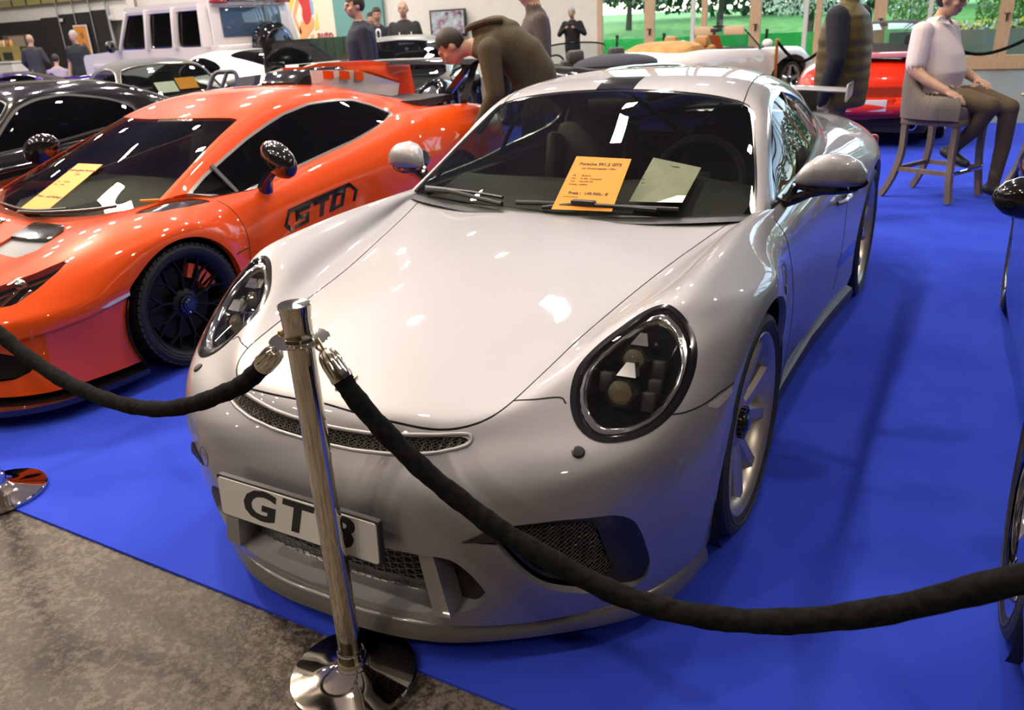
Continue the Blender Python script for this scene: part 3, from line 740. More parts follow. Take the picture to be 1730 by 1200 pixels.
# ---- headlamps
for s in (-1,1):
    lm=lamp_pm.cut(-s*lamp_pm.x)[0]
    nm=lm.N.mean(0); nm/=np.linalg.norm(nm); c0=lm.P.mean(0)
    h=bpy.data.objects.new('headlamp',None); COL.objects.link(h); h.parent=car; h.empty_display_size=.1
    sc=lambda pm:seg_sdf(*lamp_ab(pm)[:2],LAMP2)
    ring,inn=lm.cut(-(sc(lm)+.0145))
    ring.off(.0015).make('bezel',M_black,h,rim=.012)
    inn.off(.001).make('lens_cover',M_clear,h)
    # bowl: the outline sunk and shrunk
    rim=np.array([inn.D[a,:3] for a,_ in inn.edges()]); ang=None
    e1=np.array([c0[0]*0,0,1.]); e1=e1-nm*(e1@nm); e1/=np.linalg.norm(e1); e2=np.cross(nm,e1)
    Lp=[]; fa,fb,fd=lamp_ab(FULL); far=np.where((fd<.3)&(FULL.x*s>0),0,9)
    for a_,b_ in grow(LAMP2,-.0145):
        d=(fa-a_)**2+(fb-b_)**2+far; k=np.argpartition(d,5)[:5]; wg=1/(d[k]+1e-7); wg/=wg.sum(); Lp.append((FULL.P[k]*wg[:,None]).sum(0))
    Lp=np.array(Lp); cc=Lp.mean(0); n=len(Lp)
    def level(sc_,dep): return cc+(Lp-cc)*sc_-nm*dep
    def loft(levels,name,m,closed_end=False):
        V=[tuple(p) for l in levels for p in l]; F=[(i*n+k,i*n+(k+1)%n,i*n+n+(k+1)%n,i*n+n+k) for i in range(len(levels)-1) for k in range(n)]
        if closed_end: F.append(tuple((len(levels)-1)*n+k for k in range(n)))
        return obj(name,V,F,m,h,sharp=45)
    loft([level(1.0,.002),level(.985,.010),level(.965,.013),level(.945,.012)],'outer_ledge',M_black)
    loft([level(.945,.013),level(.93,.007),level(.88,.005),level(.83,.010),level(.80,.022)],'daylight_ring',M_reflector)
    loft([level(.80,.021),level(.74,.04),level(.60,.075),level(.3,.085)],'lamp_bowl',M_black,True)
    up=np.array([0,.75,.66]); up=up-nm*(up@nm); up/=np.linalg.norm(up); rt=np.cross(up,nm)
    fwd=np.array([0.05*s,-.90,.30]); fwd/=np.linalg.norm(fwd)
    for (a,bq,r) in ((.062,-.012*s,.037),(-.040,-.018*s,.041)):
        c=cc+up*a+rt*bq-nm*.045
        Mx=frame(c,fwd,(0,0,1))
        MB().ell((0,0,.012),(r*.86,r*.86,r*.62),n=20,m=12).make('projector_lens',mat('projector_glass',(.9,.8,.55),.03,0,0,.8,trans=.9,ior=1.45),h).matrix_local=Mx
        b=MB(); b.lathe([(r*.80,.024),(r*1.02,.026),(r*1.12,.010),(r*1.10,-.05),(r*.9,-.055),(r*.82,.0),(r*.80,.024)],6,Mx@Matrix.Rotation(pi/6,4,'Z'),cap=False); b.make('projector_housing',M_black,h,sharp=20)
        b=MB(); b.lathe([(0,-.03),(r*.8,-.012),(r*.82,.008)],20,Mx,cap=False); b.make('projector_reflector',mat('amber_reflector',(.55,.46,.28),.15,1.),h)
        # bright blade above each projector
        w0=r*.62; V=[]
        for (yy,zz,ww) in ((r*1.02,.028,w0),(r*1.15,-.005,w0*1.0),(r*1.9,-.02,w0*.55),(r*1.85,.012,w0*.55)):
            V+=[Mx@Vector((yy,-ww-.012*s,zz)),Mx@Vector((yy,ww-.012*s*(1.6 if yy>r*1.5 else 1),zz))]
        obj('light_blade',V,[(0,1,3,2),(2,3,5,4),(4,5,7,6),(6,7,1,0),(0,2,4,6),(1,7,5,3)],M_reflector,h,smooth=False,sharp=None)
    for k,(a,bq) in enumerate(((-.005,.055*s),(-.045,.05*s),(-.02,-.065*s),(.05,.05*s))):
        c=cc+up*a+rt*bq-nm*.05; MB().box((0,0,0),(.05,.034,.03),bev=.006).make('lamp_module',M_satin,h).matrix_local=frame(c,fwd,up)
# ---- badge on the nose
i=((FULL.P-np.array([0.,-.815,.676]))**2).sum(1).argmin(); n=FULL.N[i]
Mb=frame((0,-.815,.677),n,(0,1,.2)); sh=[(.033,-.024),(.030,0),(.033,.024),(.010,.026),(-.012,.020),(-.034,0),(-.012,-.020),(.010,-.026)]
MB().prism(sh,.004,Mb).make('nose_badge',M_gold,car)
for q in ((.012,-.012),(-.008,.010)): MB().box((0,0,0),(.014,.016,.002)).make('badge_field',M_red,car).matrix_local=Mb@Matrix.Translation((*q,.0045))
# ---- number plate
pq=np.array([[-.26,-1.045,.463],[.26,-1.040,.466],[.26,-1.030,.352],[-.26,-1.035,.352]])
Mp=frame((0,-1.041,.408),(.0,-1,.06),(1,0,0))
b=MB(); b.prism(rpoly([(-.265,-.060),(.265,-.060),(.265,.060),(-.265,.060)],.008),.014,Mp@Matrix.Translation((0,0,-.004))); b.make('plate_frame',M_satin,car)
plt=MB().prism(rpoly([(-.259,-.054),(.259,-.054),(.259,.054),(-.259,.054)],.01),.004,Mp@Matrix.Translation((0,0,.010))).make('number_plate',M_white_plate,car)
b=MB(); b.box((0,0,0),(.2,.05,.06)); b.make('plate_bracket',M_satin,car).location=(0,-1.01,.41)
for i,(ch,x) in enumerate((('G',-.125),('T',.0),('3',.150))):
    t=text_obj('plate_character',ch,.120,Mp@Matrix.Translation((x,.001,.0145)),M_dull,car,bold=.0035,shear=.2,sx=1.35 if ch!='3' else 1.3)
# ---- wheels
for s in (-1,1):
    make_wheel(car,'wheel',s*.755,0,.345,.345,.245,s,M_rim,'twin5',rr=.278)
    make_wheel(car,'wheel',s*.745,2.457,.348,.348,.29,s,M_rim,'twin5',rr=.278)
# ---- door mirrors
for s in (-1,1):
    mr=bpy.data.objects.new('door_mirror',None); COL.objects.link(mr); mr.parent=car
    V=[];F=[]; secs=[(.800,.015,.022,.735,.945),(.825,.050,.048,.755,.953),(.86,.066,.068,.775,.958),(.91,.076,.076,.785,.960),(.96,.074,.070,.795,.957),(1.0,.060,.052,.808,.952),(1.022,.030,.026,.818,.948)]
    nn=22
    for (x,ry,rz,yc,zc) in secs:
        for k in range(nn):
            a=2*pi*k/nn; cy,cz=cos(a),sin(a); yy=-abs(cy)**.8*ry if cy<0 else abs(cy)**.5*ry*.55; zz=math.copysign(abs(cz)**.8,cz)*rz
            if zz<0: zz*=.55
            V.append((s*x,yc+yy,zc+zz))
    m=len(secs)
    for i in range(m-1):
        for k in range(nn): F.append((i*nn+k,i*nn+(k+1)%nn,i*nn+nn+(k+1)%nn,i*nn+nn+k)[::s])
    F+=[tuple(range(nn))[::-s],tuple((m-1)*nn+k for k in range(nn))[::s]]
    obj('mirror_shell',V,F,M_silver,mr,sharp=50)
    b=MB(); pts=cr([(s*.80,.735,.930),(s*.86,.750,.918),(s*.93,.765,.916),(s*1.0,.795,.925),(s*1.018,.812,.938)],4)
    b.tube(pts,[.016]*4+[.022]*8+[.014]*5,10)
    b.tube([(s*.765,.72,.872),(s*.80,.728,.880),(s*.85,.745,.900),(s*.92,.76,.914)],[.026,.020,.016,.014],10)
    b.tube([(s*.775,.71,.868),(s*.79,.73,.900),(s*.805,.74,.938)],[.022,.016,.014],10)
    b.make('mirror_foot',M_black,mr)
    MB().lathe([(0,0),(.95,0),(1,-.01)],24,frame((s*.91,.832,.955),(0,1,0),(0,0,1))@Matrix.Diagonal((.05,.09,1,1)),cap=False).make('mirror_glass',M_chrome,mr)
# ---- rear wing
ys=[(-.09,.0,.002),(-.06,.014,-.010),(0,.018,-.012),(.07,.010,-.004),(.11,.004,.0)]
V=[];F=[]; xs=np.linspace(-.62,.62,21); ring=[(y,u) for y,u,l in ys]+[(y,l) for y,u,l in ys[-2:0:-1]]; k=len(ring)
for x in xs:
    zc=1.045-.02*(abs(x)/.62)**2
    for y,z in ring: V.append((x,3.17+y,zc+z))
for i in range(len(xs)-1):
    for q in range(k): F.append((i*k+q,i*k+(q+1)%k,i*k+k+(q+1)%k,i*k+k+q))
wing=obj('rear_wing',V,F,M_silver,car)
for s in (-1,1):
    MB().prism(rpoly([(-.11,-.07),(.14,-.045),(.14,.035),(-.08,.03)],.02),.010,Matrix.Translation((s*.622-.005,3.17,1.035))@Matrix.Rotation(pi/2,4,'Y')@Matrix.Rotation(pi/2,4,'Z')).make('wing_endplate',M_silver,wing)
    MB().bar((s*.38,3.20,1.03),(s*.38,3.22,.86),.012,.12,(1,0,0)).make('wing_upright',M_satin,wing)
b=MB(); b.box((0,3.15,.885),(1.0,.35,.04),bev=.015); b.make('tail_spoiler',M_silver,car)
for s in (-1,1): MB().box((s*.62,3.36,.70),(.36,.06,.09),bev=.02).make('tail_lamp',mat('red_lens',(.35,.01,.01),.1,coat=1),car)
# ---- wipers
b=MB()
b.tube(cr([(-.63,.512,.885),(-.52,.468,.895),(-.45,.440,.898),(-.33,.415,.886),(-.20,.385,.876)],5),[.013]*8+[.009]*13,8)
b.tube(cr([(-.66,.545,.888),(-.40,.475,.893),(-.22,.428,.890)],6),.007,6); b.make('wiper',M_satin,car)
b=MB()
b.tube(cr([(-.145,.40,.882),(.05,.397,.888),(.25,.405,.888),(.47,.448,.882)],6),[.009]*19,8)
b.tube(cr([(-.02,.372,.876),(.10,.385,.890),(.22,.392,.892),(.40,.42,.882)],6),.008,6); b.box((.135,.392,.900),(.09,.028,.016),bev=.004); b.make('wiper',M_satin,car)
b=MB()
xs=np.linspace(-.70,.70,31); V=[];F=[]
for x in xs:
    y=np.interp(abs(x),[0,.2,.4,.58,.7],[.345,.362,.408,.468,.522]); z=np.interp(abs(x),[0,.4,.7],[.858,.858,.864])
    V+=[(x,y-.045,z-.012),(x,y-.01,z-.003),(x,y+.03,z-.004),(x,y+.05,z-.03)]
for i in range(30):
    for k in range(3): F.append((i*4+k,i*4+4+k,i*4+5+k,i*4+1+k))
obj('cowl_panel',V,F,M_satin,car)
# ---- interior
b=MB(); xs=np.linspace(-.66,.66,23); V=[];F=[]
for x in xs:
    y0=np.interp(abs(x),[0,.4,.66],[.43,.48,.56])
    hump=.035*math.exp(-((x-.36)/.17)**2)
    V+=[(x,y0,.848),(x,y0+.12,.866+hump*.3),(x,y0+.30,.895+hump),(x,.88,.885+hump),(x,.93,.84+hump*.6),(x,.93,.60)]
for i in range(22):
    for k in range(5): F.append((i*6+k,i*6+6+k,i*6+7+k,i*6+1+k))
obj('dashboard',V,F,M_leather,car,sharp=50)
st=bpy.data.objects.new('steering_wheel',None); COL.objects.link(st); st.parent=car; st.location=(.36,1.02,.86); st.rotation_euler=(radians(68),0,0)
MB().tube([(.185*cos(2*pi*k/32),.185*sin(2*pi*k/32),0) for k in range(32)],.017,8,closed=True).make('steering_rim',M_leather,st)
MB().box((0,0,0),(.12,.10,.05),bev=.02).bar((0,0,0),(.18,0,0),.03,.015).bar((0,0,0),(-.18,0,0),.03,.015).bar((0,0,0),(0,-.18,0),.03,.015,(1,0,0)).make('steering_hub',M_leather,st)
for s in (-1,1):
    b=MB(); b.box((s*.36,1.30,.40),(.46,.5,.14),bev=.05); b.box((s*.36,1.62,.72),(.46,.12,.62),M=Matrix.Rotation(-.25,4,'X'),bev=.055)
    b.box((s*.36,1.70,1.02),(.27,.09,.16),M=Matrix.Rotation(-.2,4,'X'),bev=.04)
    for t in (-1,1): b.box((s*.36+t*.21,1.57,.75),(.07,.14,.45),M=Matrix.Rotation(-.25,4,'X'),bev=.03)
    b.make('seat',M_leather,car)
M_cage=mat('cage_grey',(.10,.10,.10),.35)
b=MB()
hoop=cr([(-.60,1.72,.3),(-.60,1.74,.8),(-.55,1.76,1.08),(-.44,1.78,1.18),(0,1.78,1.20),(.44,1.78,1.18),(.55,1.76,1.08),(.60,1.74,.8),(.60,1.72,.3)],4)
b.tube(hoop,.018,8)
b.tube([(-.22,1.78,1.13),(.04,1.90,.92)],.013,8); b.tube([(.24,1.78,1.09),(.04,1.90,.92)],.013,8); b.tube([(-.55,1.75,.75),(.55,1.75,.75)],.016,8)
b.tube([(-.52,1.78,1.10),(.52,1.74,.45)],.014,8)
b.make('roll_cage',M_cage,car)
b=MB(); b.box((0,1.5,.24),(1.3,2.3,.06)); b.box((0,2.25,.6),(1.15,.05,.6)); b.make('cabin_floor',M_leather,car)
for s in (-1,1): MB().box((s*.735,1.25,.62),(.05,1.3,.5),bev=.02).make('door_card',M_leather,car)
MB().box((0,.98,1.17),(.22,.03,.065),bev=.02).make('rear_view_mirror',M_satin,car)

# ------------------------------------------------------------------ papers on the silver car
def sheet(name,label,cat,TL,TR,BR,BL,m,lines,thick=.0012):
    TL,TR,BR,BL=[Vector(p) for p in (TL,TR,BR,BL)]
    c=(TL+TR+BR+BL)/4; x=((TR-TL)+(BR-BL)).normalized(); yv=((TL-BL)+(TR-BR)).normalized(); nz=x.cross(yv).normalized()
    t=thing(name,label,cat,BL); off=-BL
    V=[p+off for p in (TL,TR,BR,BL)]; V+= [v-nz*thick for v in V]
    obj('sheet',V,[(0,3,2,1),(4,5,6,7),(0,1,5,4),(1,2,6,5),(2,3,7,6),(3,0,4,7)],m,t,smooth=False,sharp=None)
    W=((TR-TL).length+(BR-BL).length)/2; H=((TL-BL).length+(TR-BR).length)/2
    for s,u,v,size,al,bold in lines:
        top=TL+(TR-TL)*u; bot=BL+(BR-BL)*u; p=bot+(top-bot)*v+off+nz*.0008
        Mx=Matrix((x,(top-bot).normalized(),nz)).transposed().to_4x4(); Mx.translation=p
        text_obj('printed_line',s,size*H,Mx,M_ink,t,extrude=.0002,bold=bold,align=al)
    return t
P_TEXT=[('Porsche 991.2 GT3',.5,.86,.072,'CENTER',.0006),('mit Clubsportpaket + PPN',.5,.775,.042,'CENTER',.0002),
 ('EZ    :   06/2018',.10,.63,.036,'LEFT',0),('KM   :   21.900 , Scheckheft',.10,.575,.036,'LEFT',0),('KW  :   368 (500 PS)',.10,.52,.036,'LEFT',0),('6-Gang  unfallfrei',.10,.465,.036,'LEFT',0),
 ('Preis :  149.900,- €',.5,.30,.068,'CENTER',.0006),('inkl. MwSt. ausweisbar',.10,.235,.022,'LEFT',0)]
# ------------------------------------------------------------------ hall
M_wall=noise_mix(mat('white_wall',(.78,.74,.68),.85),3,(.76,.72,.66),(.80,.76,.70))
M_ceil=mat('ceiling_grey',(.30,.28,.26),.9); M_front=mat('front_wall_olive',(.07,.055,.03),.9)
M_wood=noise_mix(mat('pale_wood',(.62,.42,.27),.5),6,(.58,.38,.24),(.68,.48,.31),stretch=(8,8,1))
M_conc=noise_mix(mat('polished_concrete',(.16,.13,.10),.3,spec=.3),5,(.17,.14,.115),(.06,.048,.037),detail=12,lo=.36,hi=.66,bump=.3,rough=(.16,.75),bscale=55)
def _conc():
    nt=M_conc.node_tree; b=nt.nodes['Principled BSDF']; tc=nt.nodes.new('ShaderNodeTexCoord')
    n=nt.nodes.new('ShaderNodeTexNoise'); n.inputs['Scale'].default_value=38; n.inputs['Detail'].default_value=8; n.inputs['Roughness'].default_value=.8
    n3=nt.nodes.new('ShaderNodeTexNoise'); n3.inputs['Scale'].default_value=2.6; n3.inputs['Detail'].default_value=5
    nt.links.new(tc.outputs['Object'],n.inputs['Vector']); nt.links.new(tc.outputs['Object'],n3.inputs['Vector'])
    mu=nt.nodes.new('ShaderNodeMath'); mu.operation='MULTIPLY_ADD'; mu.inputs[1].default_value=.95; nt.links.new(n.outputs['Fac'],mu.inputs[0])
    m2=nt.nodes.new('ShaderNodeMath'); m2.operation='MULTIPLY'; m2.inputs[1].default_value=.22; nt.links.new(n3.outputs['Fac'],m2.inputs[0]); nt.links.new(m2.outputs[0],mu.inputs[2])
    r=nt.nodes.new('ShaderNodeValToRGB'); r.color_ramp.elements[0].position=.50; r.color_ramp.elements[1].position=.66
    r.color_ramp.elements[0].color=(.022,.016,.011,1); r.color_ramp.elements[1].color=(.185,.155,.128,1); e=r.color_ramp.elements.new(.57); e.color=(.062,.048,.037,1)
    nt.links.new(mu.outputs[0],r.inputs[0]); nt.links.new(r.outputs[0],b.inputs['Base Color'])
    mr=nt.nodes.new('ShaderNodeMapRange'); mr.inputs['From Min'].default_value=.42; mr.inputs['From Max'].default_value=.68; mr.inputs['To Min'].default_value=.34; mr.inputs['To Max'].default_value=.75
    nt.links.new(mu.outputs[0],mr.inputs[0]); nt.links.new(mr.outputs[0],b.inputs['Roughness'])
_conc()
M_carpet=noise_mix(mat('blue_carpet',(.035,.068,.58),.95,spec=.08),2.2,(.031,.061,.55),(.041,.080,.63),detail=8,bump=.25,bscale=700)
struct=lambda o:tag(o,kind='structure')
FL=MB().box((-8,3,-.06),(60,34,.1)).make('floor',M_conc,smooth=False); struct(FL)
carpet=MB().box((-5.5,4.5,-.0075),(33,11.0,.013)).make('carpet',M_carpet,smooth=False)
tag(carpet,'bright blue exhibition carpet under the rows of cars','carpet')
struct(MB().box((-8,3,8.05),(60,34,.1)).make('ceiling',M_ceil,smooth=False))
# back wall: white part left of the glazing
BY=19.2
struct(MB().box((-22.7,BY+.1,4),(29.5,.2,8)).make('wall_back',M_wall,smooth=False))
struct(MB().box((22,3,4),(.2,34,8)).make('wall_right',M_wall,smooth=False))
struct(MB().box((-38,3,4),(.2,34,8)).make('wall_left',M_wall,smooth=False))
struct(MB().box((-8,-14,4),(60,.2,8)).make('wall_front',M_front,smooth=False))
M_pane=glass('window_pane',(.93,.97,.96)); M_wpost=mat('white_post',(.75,.74,.73),.5); M_handle=mat('dark_bronze',(.05,.035,.025),.4,.6)
xs=[-7.95,-6.5,-5.13,-3.8,-2.4,-1.0,.24,1.48,2.8,4.1,5.4,6.7,8.0,9.3,10.6,12]
for i in range(len(xs)-1):
    a,b_=xs[i],xs[i+1]; fr=MB()
    st=.13
    fr.box((a+st/2,BY,3.4),(st,.12,6.8)); fr.box((b_-st/2,BY,3.4),(st,.12,6.8)) if i%2==0 else None
    fr.box(((a+b_)/2,BY,.14),(b_-a-.01,.105,.28)); fr.box(((a+b_)/2,BY,6.9),(b_-a-.01,.105,.2)); fr.box(((a+b_)/2,BY,3.5),(b_-a,.10,.10))
    o=fr.make('window_%d'%(i+1),M_wood,smooth=False); struct(o)
    MB().box(((a+b_)/2,BY+.02,3.45),(b_-a-.12,.012,6.4)).make('pane',M_pane,o,smooth=False)
    if i%2==1:
        MB().box((a+.03,BY-.09,1.05),(.03,.06,.16)).box((a+.03,BY-.13,1.12),(.12,.02,.02)).make('door_handle',M_handle,o,smooth=False)
        MB().box((b_-.22,BY-.02,3.4),(.09,.10,6.8)).make('white_post',M_wpost,o,smooth=False)
struct(MB().box((17.1,BY+.1,4),(10,.2,8)).make('trim_1',M_wall,smooth=False))
struct(MB().box((2,BY+.1,7.5),(20,.2,1.1)).make('trim_2',M_wall,smooth=False))
# teal panel, banner, black partition on the back wall
MB().box((-15.95,BY-.08,2.6),(1.95,.08,5.2)).make('trim_3',mat('teal_panel',(.16,.36,.33),.7),smooth=False); struct(bpy.data.objects['trim_3'])
def px_wall(px,py,y=BY-.2):
    q=_R.to_3x3()@Vector(((px-865)/1360.7,-(py-600)/1360.7,-1.)); t=(y+2.23551)/q.y
    return Vector((1.33670,-2.23551,1.51712))+q*t
# ---- banner with printed figure
BN=thing('wall_banner','pale yellow wall banner printed with a woman in a red swimsuit','banner',(-19.6,BY-.12,0))
x0=px_wall(388,60).x; x1=px_wall(566,60).x; bw=x1-x0
def flat(name,pts,m,lift,parent=BN):
    """printed shape: banner pixels of the back wall plane to a thin flat polygon"""
    P=[px_wall(px,py,BY-.20) for px,py in pts]; V=[(p.x+19.6,-.02-lift,p.z) for p in P]; n=len(V)
    V+=[(x,y+.004,z) for x,y,z in V]; F=[tuple(range(n)),tuple(range(2*n-1,n-1,-1))]+[(i,i+n,(i+1)%n+n,(i+1)%n) for i in range(n)]
    return obj(name,V,F,m,parent,smooth=False,sharp=None)
M_ban=noise_mix(mat('banner_cloth',(.80,.74,.58),.8),.7,(.82,.75,.55),(.78,.76,.66))
MB().box(((x0+x1)/2+19.6,0,2.5),(bw,.03,5.0)).make('cloth',M_ban,BN,smooth=False)
M_yel=mat('print_yellow',(.86,.60,.12),.8); M_skin_p=mat('print_skin',(.80,.40,.16),.8); M_redp=mat('print_red',(.62,.05,.05),.8); M_teal=mat('print_teal',(.10,.40,.42),.8); M_maroon=mat('print_maroon',(.40,.03,.06),.8); M_blup=mat('print_blue',(.25,.45,.70),.8)
flat('printed_shape',cr([(463,-20),(496,-20),(490,18),(488,45),(486,70),(478,68),(478,42),(470,14),(463,-20)],4)[:-1],M_yel,.004)
flat('printed_shape',cr([(482,64),(500,70),(530,74),(528,82),(505,82),(484,72),(482,64)],4)[:-1],M_yel,.004)
flat('printed_leg',cr([(508,34),(518,42),(526,30),(529,44),(520,58),(514,72),(512,84),(503,84),(505,62),(504,48),(508,34)],4)[:-1],M_skin_p,.006)
flat('printed_arm',cr([(500,-12),(505,-10),(499,18),(497,30),(505,46),(508,56),(504,56),(497,40),(493,26),(496,8),(500,-12)],4)[:-1],M_skin_p,.006)
flat('printed_swimsuit',cr([(502,-14),(518,-14),(521,4),(524,28),(516,42),(509,30),(508,14),(502,0),(502,-14)],4)[:-1],M_redp,.009)
flat('printed_shape',[(519,-10),(526,4),(528,24),(524,24),(521,4)],M_blup,.006)
flat('printed_shape',[(533,20),(537,48),(530,52),(531,34)],M_yel,.006)
flat('printed_shape',[(522,60),(528,58),(528,74),(524,66)],M_skin_p,.006)
def wall_text(s,px,py,h,m,name='printed_line',sx=1.,parent=BN,bold=.0):
    p=px_wall(px,py,BY-.20); k=h/48.
    Mx=Matrix.Translation((p.x+19.6,-.035,p.z))@Matrix.Rotation(pi/2,4,'X')
    return text_obj(name,s,k,Mx,m,parent,extrude=.004,bold=bold,sx=sx)
wall_text('SSIC',427,2,14,M_teal,bold=.006); wall_text('LUGLIO',443,42,17,M_teal,sx=.62,bold=.008); wall_text('2023',466,43,8,M_teal)
wall_text('ESPOSIZIONE',440,14,6,M_teal,sx=.8); wall_text('AUTO E MOTO',438,20,6,M_teal,sx=.8); wall_text('PEZZI DI RICAMBIO',447,29,6,M_teal,sx=.8)
wall_text('auto',548,59,16,M_maroon,sx=1.1,bold=.006)
# ---- black booth partition at the far left
M_part=mat('partition_black',(.018,.016,.015),.8)
PT=thing('booth_partition','black exhibition partition with thin silver posts below the white frieze','partition',(-26,BY-.6,0))
for i,(pa,pb,top) in enumerate(((0,76,36),(76,108,29),(109,135,23),(136,163,20),(164,190,16))):
    a=px_wall(pa-(40 if i==0 else 0),60,BY-.6); b_=px_wall(pb,60,BY-.6); zt=px_wall((pa+pb)/2,top,BY-.6).z
    MB().box(((a.x+b_.x)/2+26,0,zt/2),(abs(b_.x-a.x)-.02,.06,zt)).make('partition_panel',M_part,PT,smooth=False)
for px in (108,135.5,163.5,191):
    a=px_wall(px,60,BY-.65); MB().box((a.x+26,-.08,1.5),(.055,.06,3.0)).make('partition_post',M_alu,PT,smooth=False)
for px,py in ((104,34),(188,29)):
    a=px_wall(px,py,BY-.7); MB().box((a.x+26,-.12,a.z),(.17,.03,.11)).make('name_plate',M_wpost,PT,smooth=False)
# frieze and slatted beam above
a=px_wall(-60,20,BY-.5); b_=px_wall(192,8,BY-.5)
struct(MB().box(((a.x+b_.x)/2,BY-.35,2.62),(b_.x-a.x+1.5,.3,.75)).make('trim_4',M_wall,smooth=False))
bm_=MB().box(((a.x+b_.x)/2,BY-.45,3.12),(b_.x-a.x+1.5,.5,.25)).make('trim_5',mat('olive_beam',(.33,.30,.12),.7),smooth=False); struct(bm_)
for k in range(14):
    MB().box((a.x+k*.95,BY-.72,3.12),(.03,.04,.24)).make('joint_strip',M_satin,bm_,smooth=False)
# ---- poster in a white frame on the partition
PO=thing('framed_poster','white framed orange poster on the black partition','poster',(-25,BY-.75,0))
c=[px_wall(px,py,BY-.78) for px,py in ((123,43),(145,40),(155,88),(131,92))]
cx=sum(p.x for p in c)/4; w_=abs(c[1].x-c[0].x)*.9; zt=c[0].z; zb=zt-1.15
MB().box((cx+25,0,(zt+zb)/2),(w_+.08,.03,zt-zb)).make('poster_frame',M_wpost,PO,smooth=False)
MB().box((cx+25,-.02,(zt+zb)/2),(w_,.02,zt-zb-.08)).make('poster_print',mat('poster_orange',(.75,.28,.05),.7),PO,smooth=False)
MB().ell((cx+25+.06,-.03,(zt+zb)/2+.22),(.10,.01,.13)).make('printed_head',mat('poster_brown',(.35,.15,.05),.7),PO)
MB().prism([(-.18,-.3),(.2,-.35),(.2,.0),(.05,.08)],.01,Matrix.Translation((cx+25,-.04,(zt+zb)/2-.1))@Matrix.Rotation(pi/2,4,'X')).make('printed_shape',mat('poster_slate',(.12,.16,.2),.7),PO,smooth=False)
# ---- counter with goods and mirror at far left
CT=thing('sales_counter','low white sales counter with jars at the far left wall','counter',(-27.6,16.5,0))
a=px_wall(3,110,16.5)
bb=px_wall(34,110,16.5)
CT.location=((a.x+bb.x)/2,16.5,0); wd=bb.x-a.x
MB().box((0,0,.5),(wd,.6,1.0)).box((0,0,1.02),(wd+.1,.7,.05)).make('counter_body',M_wpost,CT,smooth=False)
MB().box((0,.1,1.30),(wd*.75,.3,.5)).make('display_case',mat('case_olive',(.28,.22,.06),.6),CT,smooth=False)
MB().box((wd*.1,-.08,1.22),(wd*.45,.05,.26)).make('case_front',M_part,CT,smooth=False)
JM=[mat('jar_%d'%k,c_,.4) for k,c_ in enumerate(((.5,.3,.1),(.6,.5,.3),(.4,.1,.05)))]
for k in range(4):
    o=MB().lathe([(0,0),(.07,0),(.075,.02),(.075,.16),(.05,.20),(.05,.23),(0,.23)],12,cap=False).make('jar',JM[k%3]); o.location=(CT.location.x-wd*.38+k*.22,16.6,1.55)
    tag(o,'%s jar on the display case of the white counter'%('leftmost','second','third','rightmost')[k],'jar',group='jars on the counter')
WM=thing('wall_mirror','brown framed mirror hanging on the dark partition behind the bald man','mirror',(0,0,0))
a=px_wall(10,82,BY-.7); b_=px_wall(45,58,BY-.7)
WM.location=((a.x+b_.x)/2,BY-.7,(a.z+b_.z)/2)
MB().box((0,0,0),(b_.x-a.x,.04,abs(b_.z-a.z))).make('mirror_frame',mat('frame_brown',(.16,.10,.05),.5),WM,smooth=False)
MB().box((.1,-.03,0),((b_.x-a.x)*.62,.02,abs(b_.z-a.z)*.8)).make('mirror_panel',mat('beige_panel',(.42,.34,.24),.6),WM,smooth=False)
# ---- television
TV=thing('television','wall-mounted black television showing a pale blurred picture','television')
a=px_wall(757,39,BY-.15); TV.location=(a.x,BY-.14,a.z)
MB().box((0,0,0),(1.24,.07,.74),bev=.01).make('bezel',M_satin,TV); MB().box((0,.084,0),(.4,.108,.3)).make('wall_bracket',M_satin,TV)
ms=mat('screen',(.02,.02,.02),.2); nt=ms.node_tree; bsd=nt.nodes['Principled BSDF']
tc=nt.nodes.new('ShaderNodeTexCoord'); vo=nt.nodes.new('ShaderNodeTexNoise'); vo.inputs['Scale'].default_value=5.5; vo.inputs['Detail'].default_value=3
nt.links.new(tc.outputs['Object'],vo.inputs['Vector']); rp=nt.nodes.new('ShaderNodeValToRGB')
for e_,(p_,c_) in zip((rp.color_ramp.elements[0],rp.color_ramp.elements[1],rp.color_ramp.elements.new(.48),rp.color_ramp.elements.new(.40)),((.30,(.05,.05,.12)),(.66,(.85,.82,.95)),(.48,(.60,.58,.78)),(.40,(.40,.20,.25)))): e_.position=p_; e_.color=(*c_,1)
nt.links.new(vo.outputs['Fac'],rp.inputs[0]); nt.links.new(rp.outputs[0],bsd.inputs['Emission Color']); bsd.inputs['Emission Strength'].default_value=.75
MB().box((0,-.037,.01),(1.12,.01,.62)).make('screen',ms,TV,smooth=False)
sofa=thing('bench_seat','olive bench with a red cushion roll under the television','bench',(a.x+.1,17.6,0))
MB().box((0,0,.25),(1.6,.7,.5),bev=.06).box((0,.3,.6),(1.6,.2,.55),bev=.06).make('bench_body',mat('olive_fabric',(.12,.11,.04),.9),sofa)
MB().box((0,.0,.83),(1.2,.22,.14),bev=.05).make('red_roll',mat('red_fabric',(.35,.02,.03),.8),sofa)
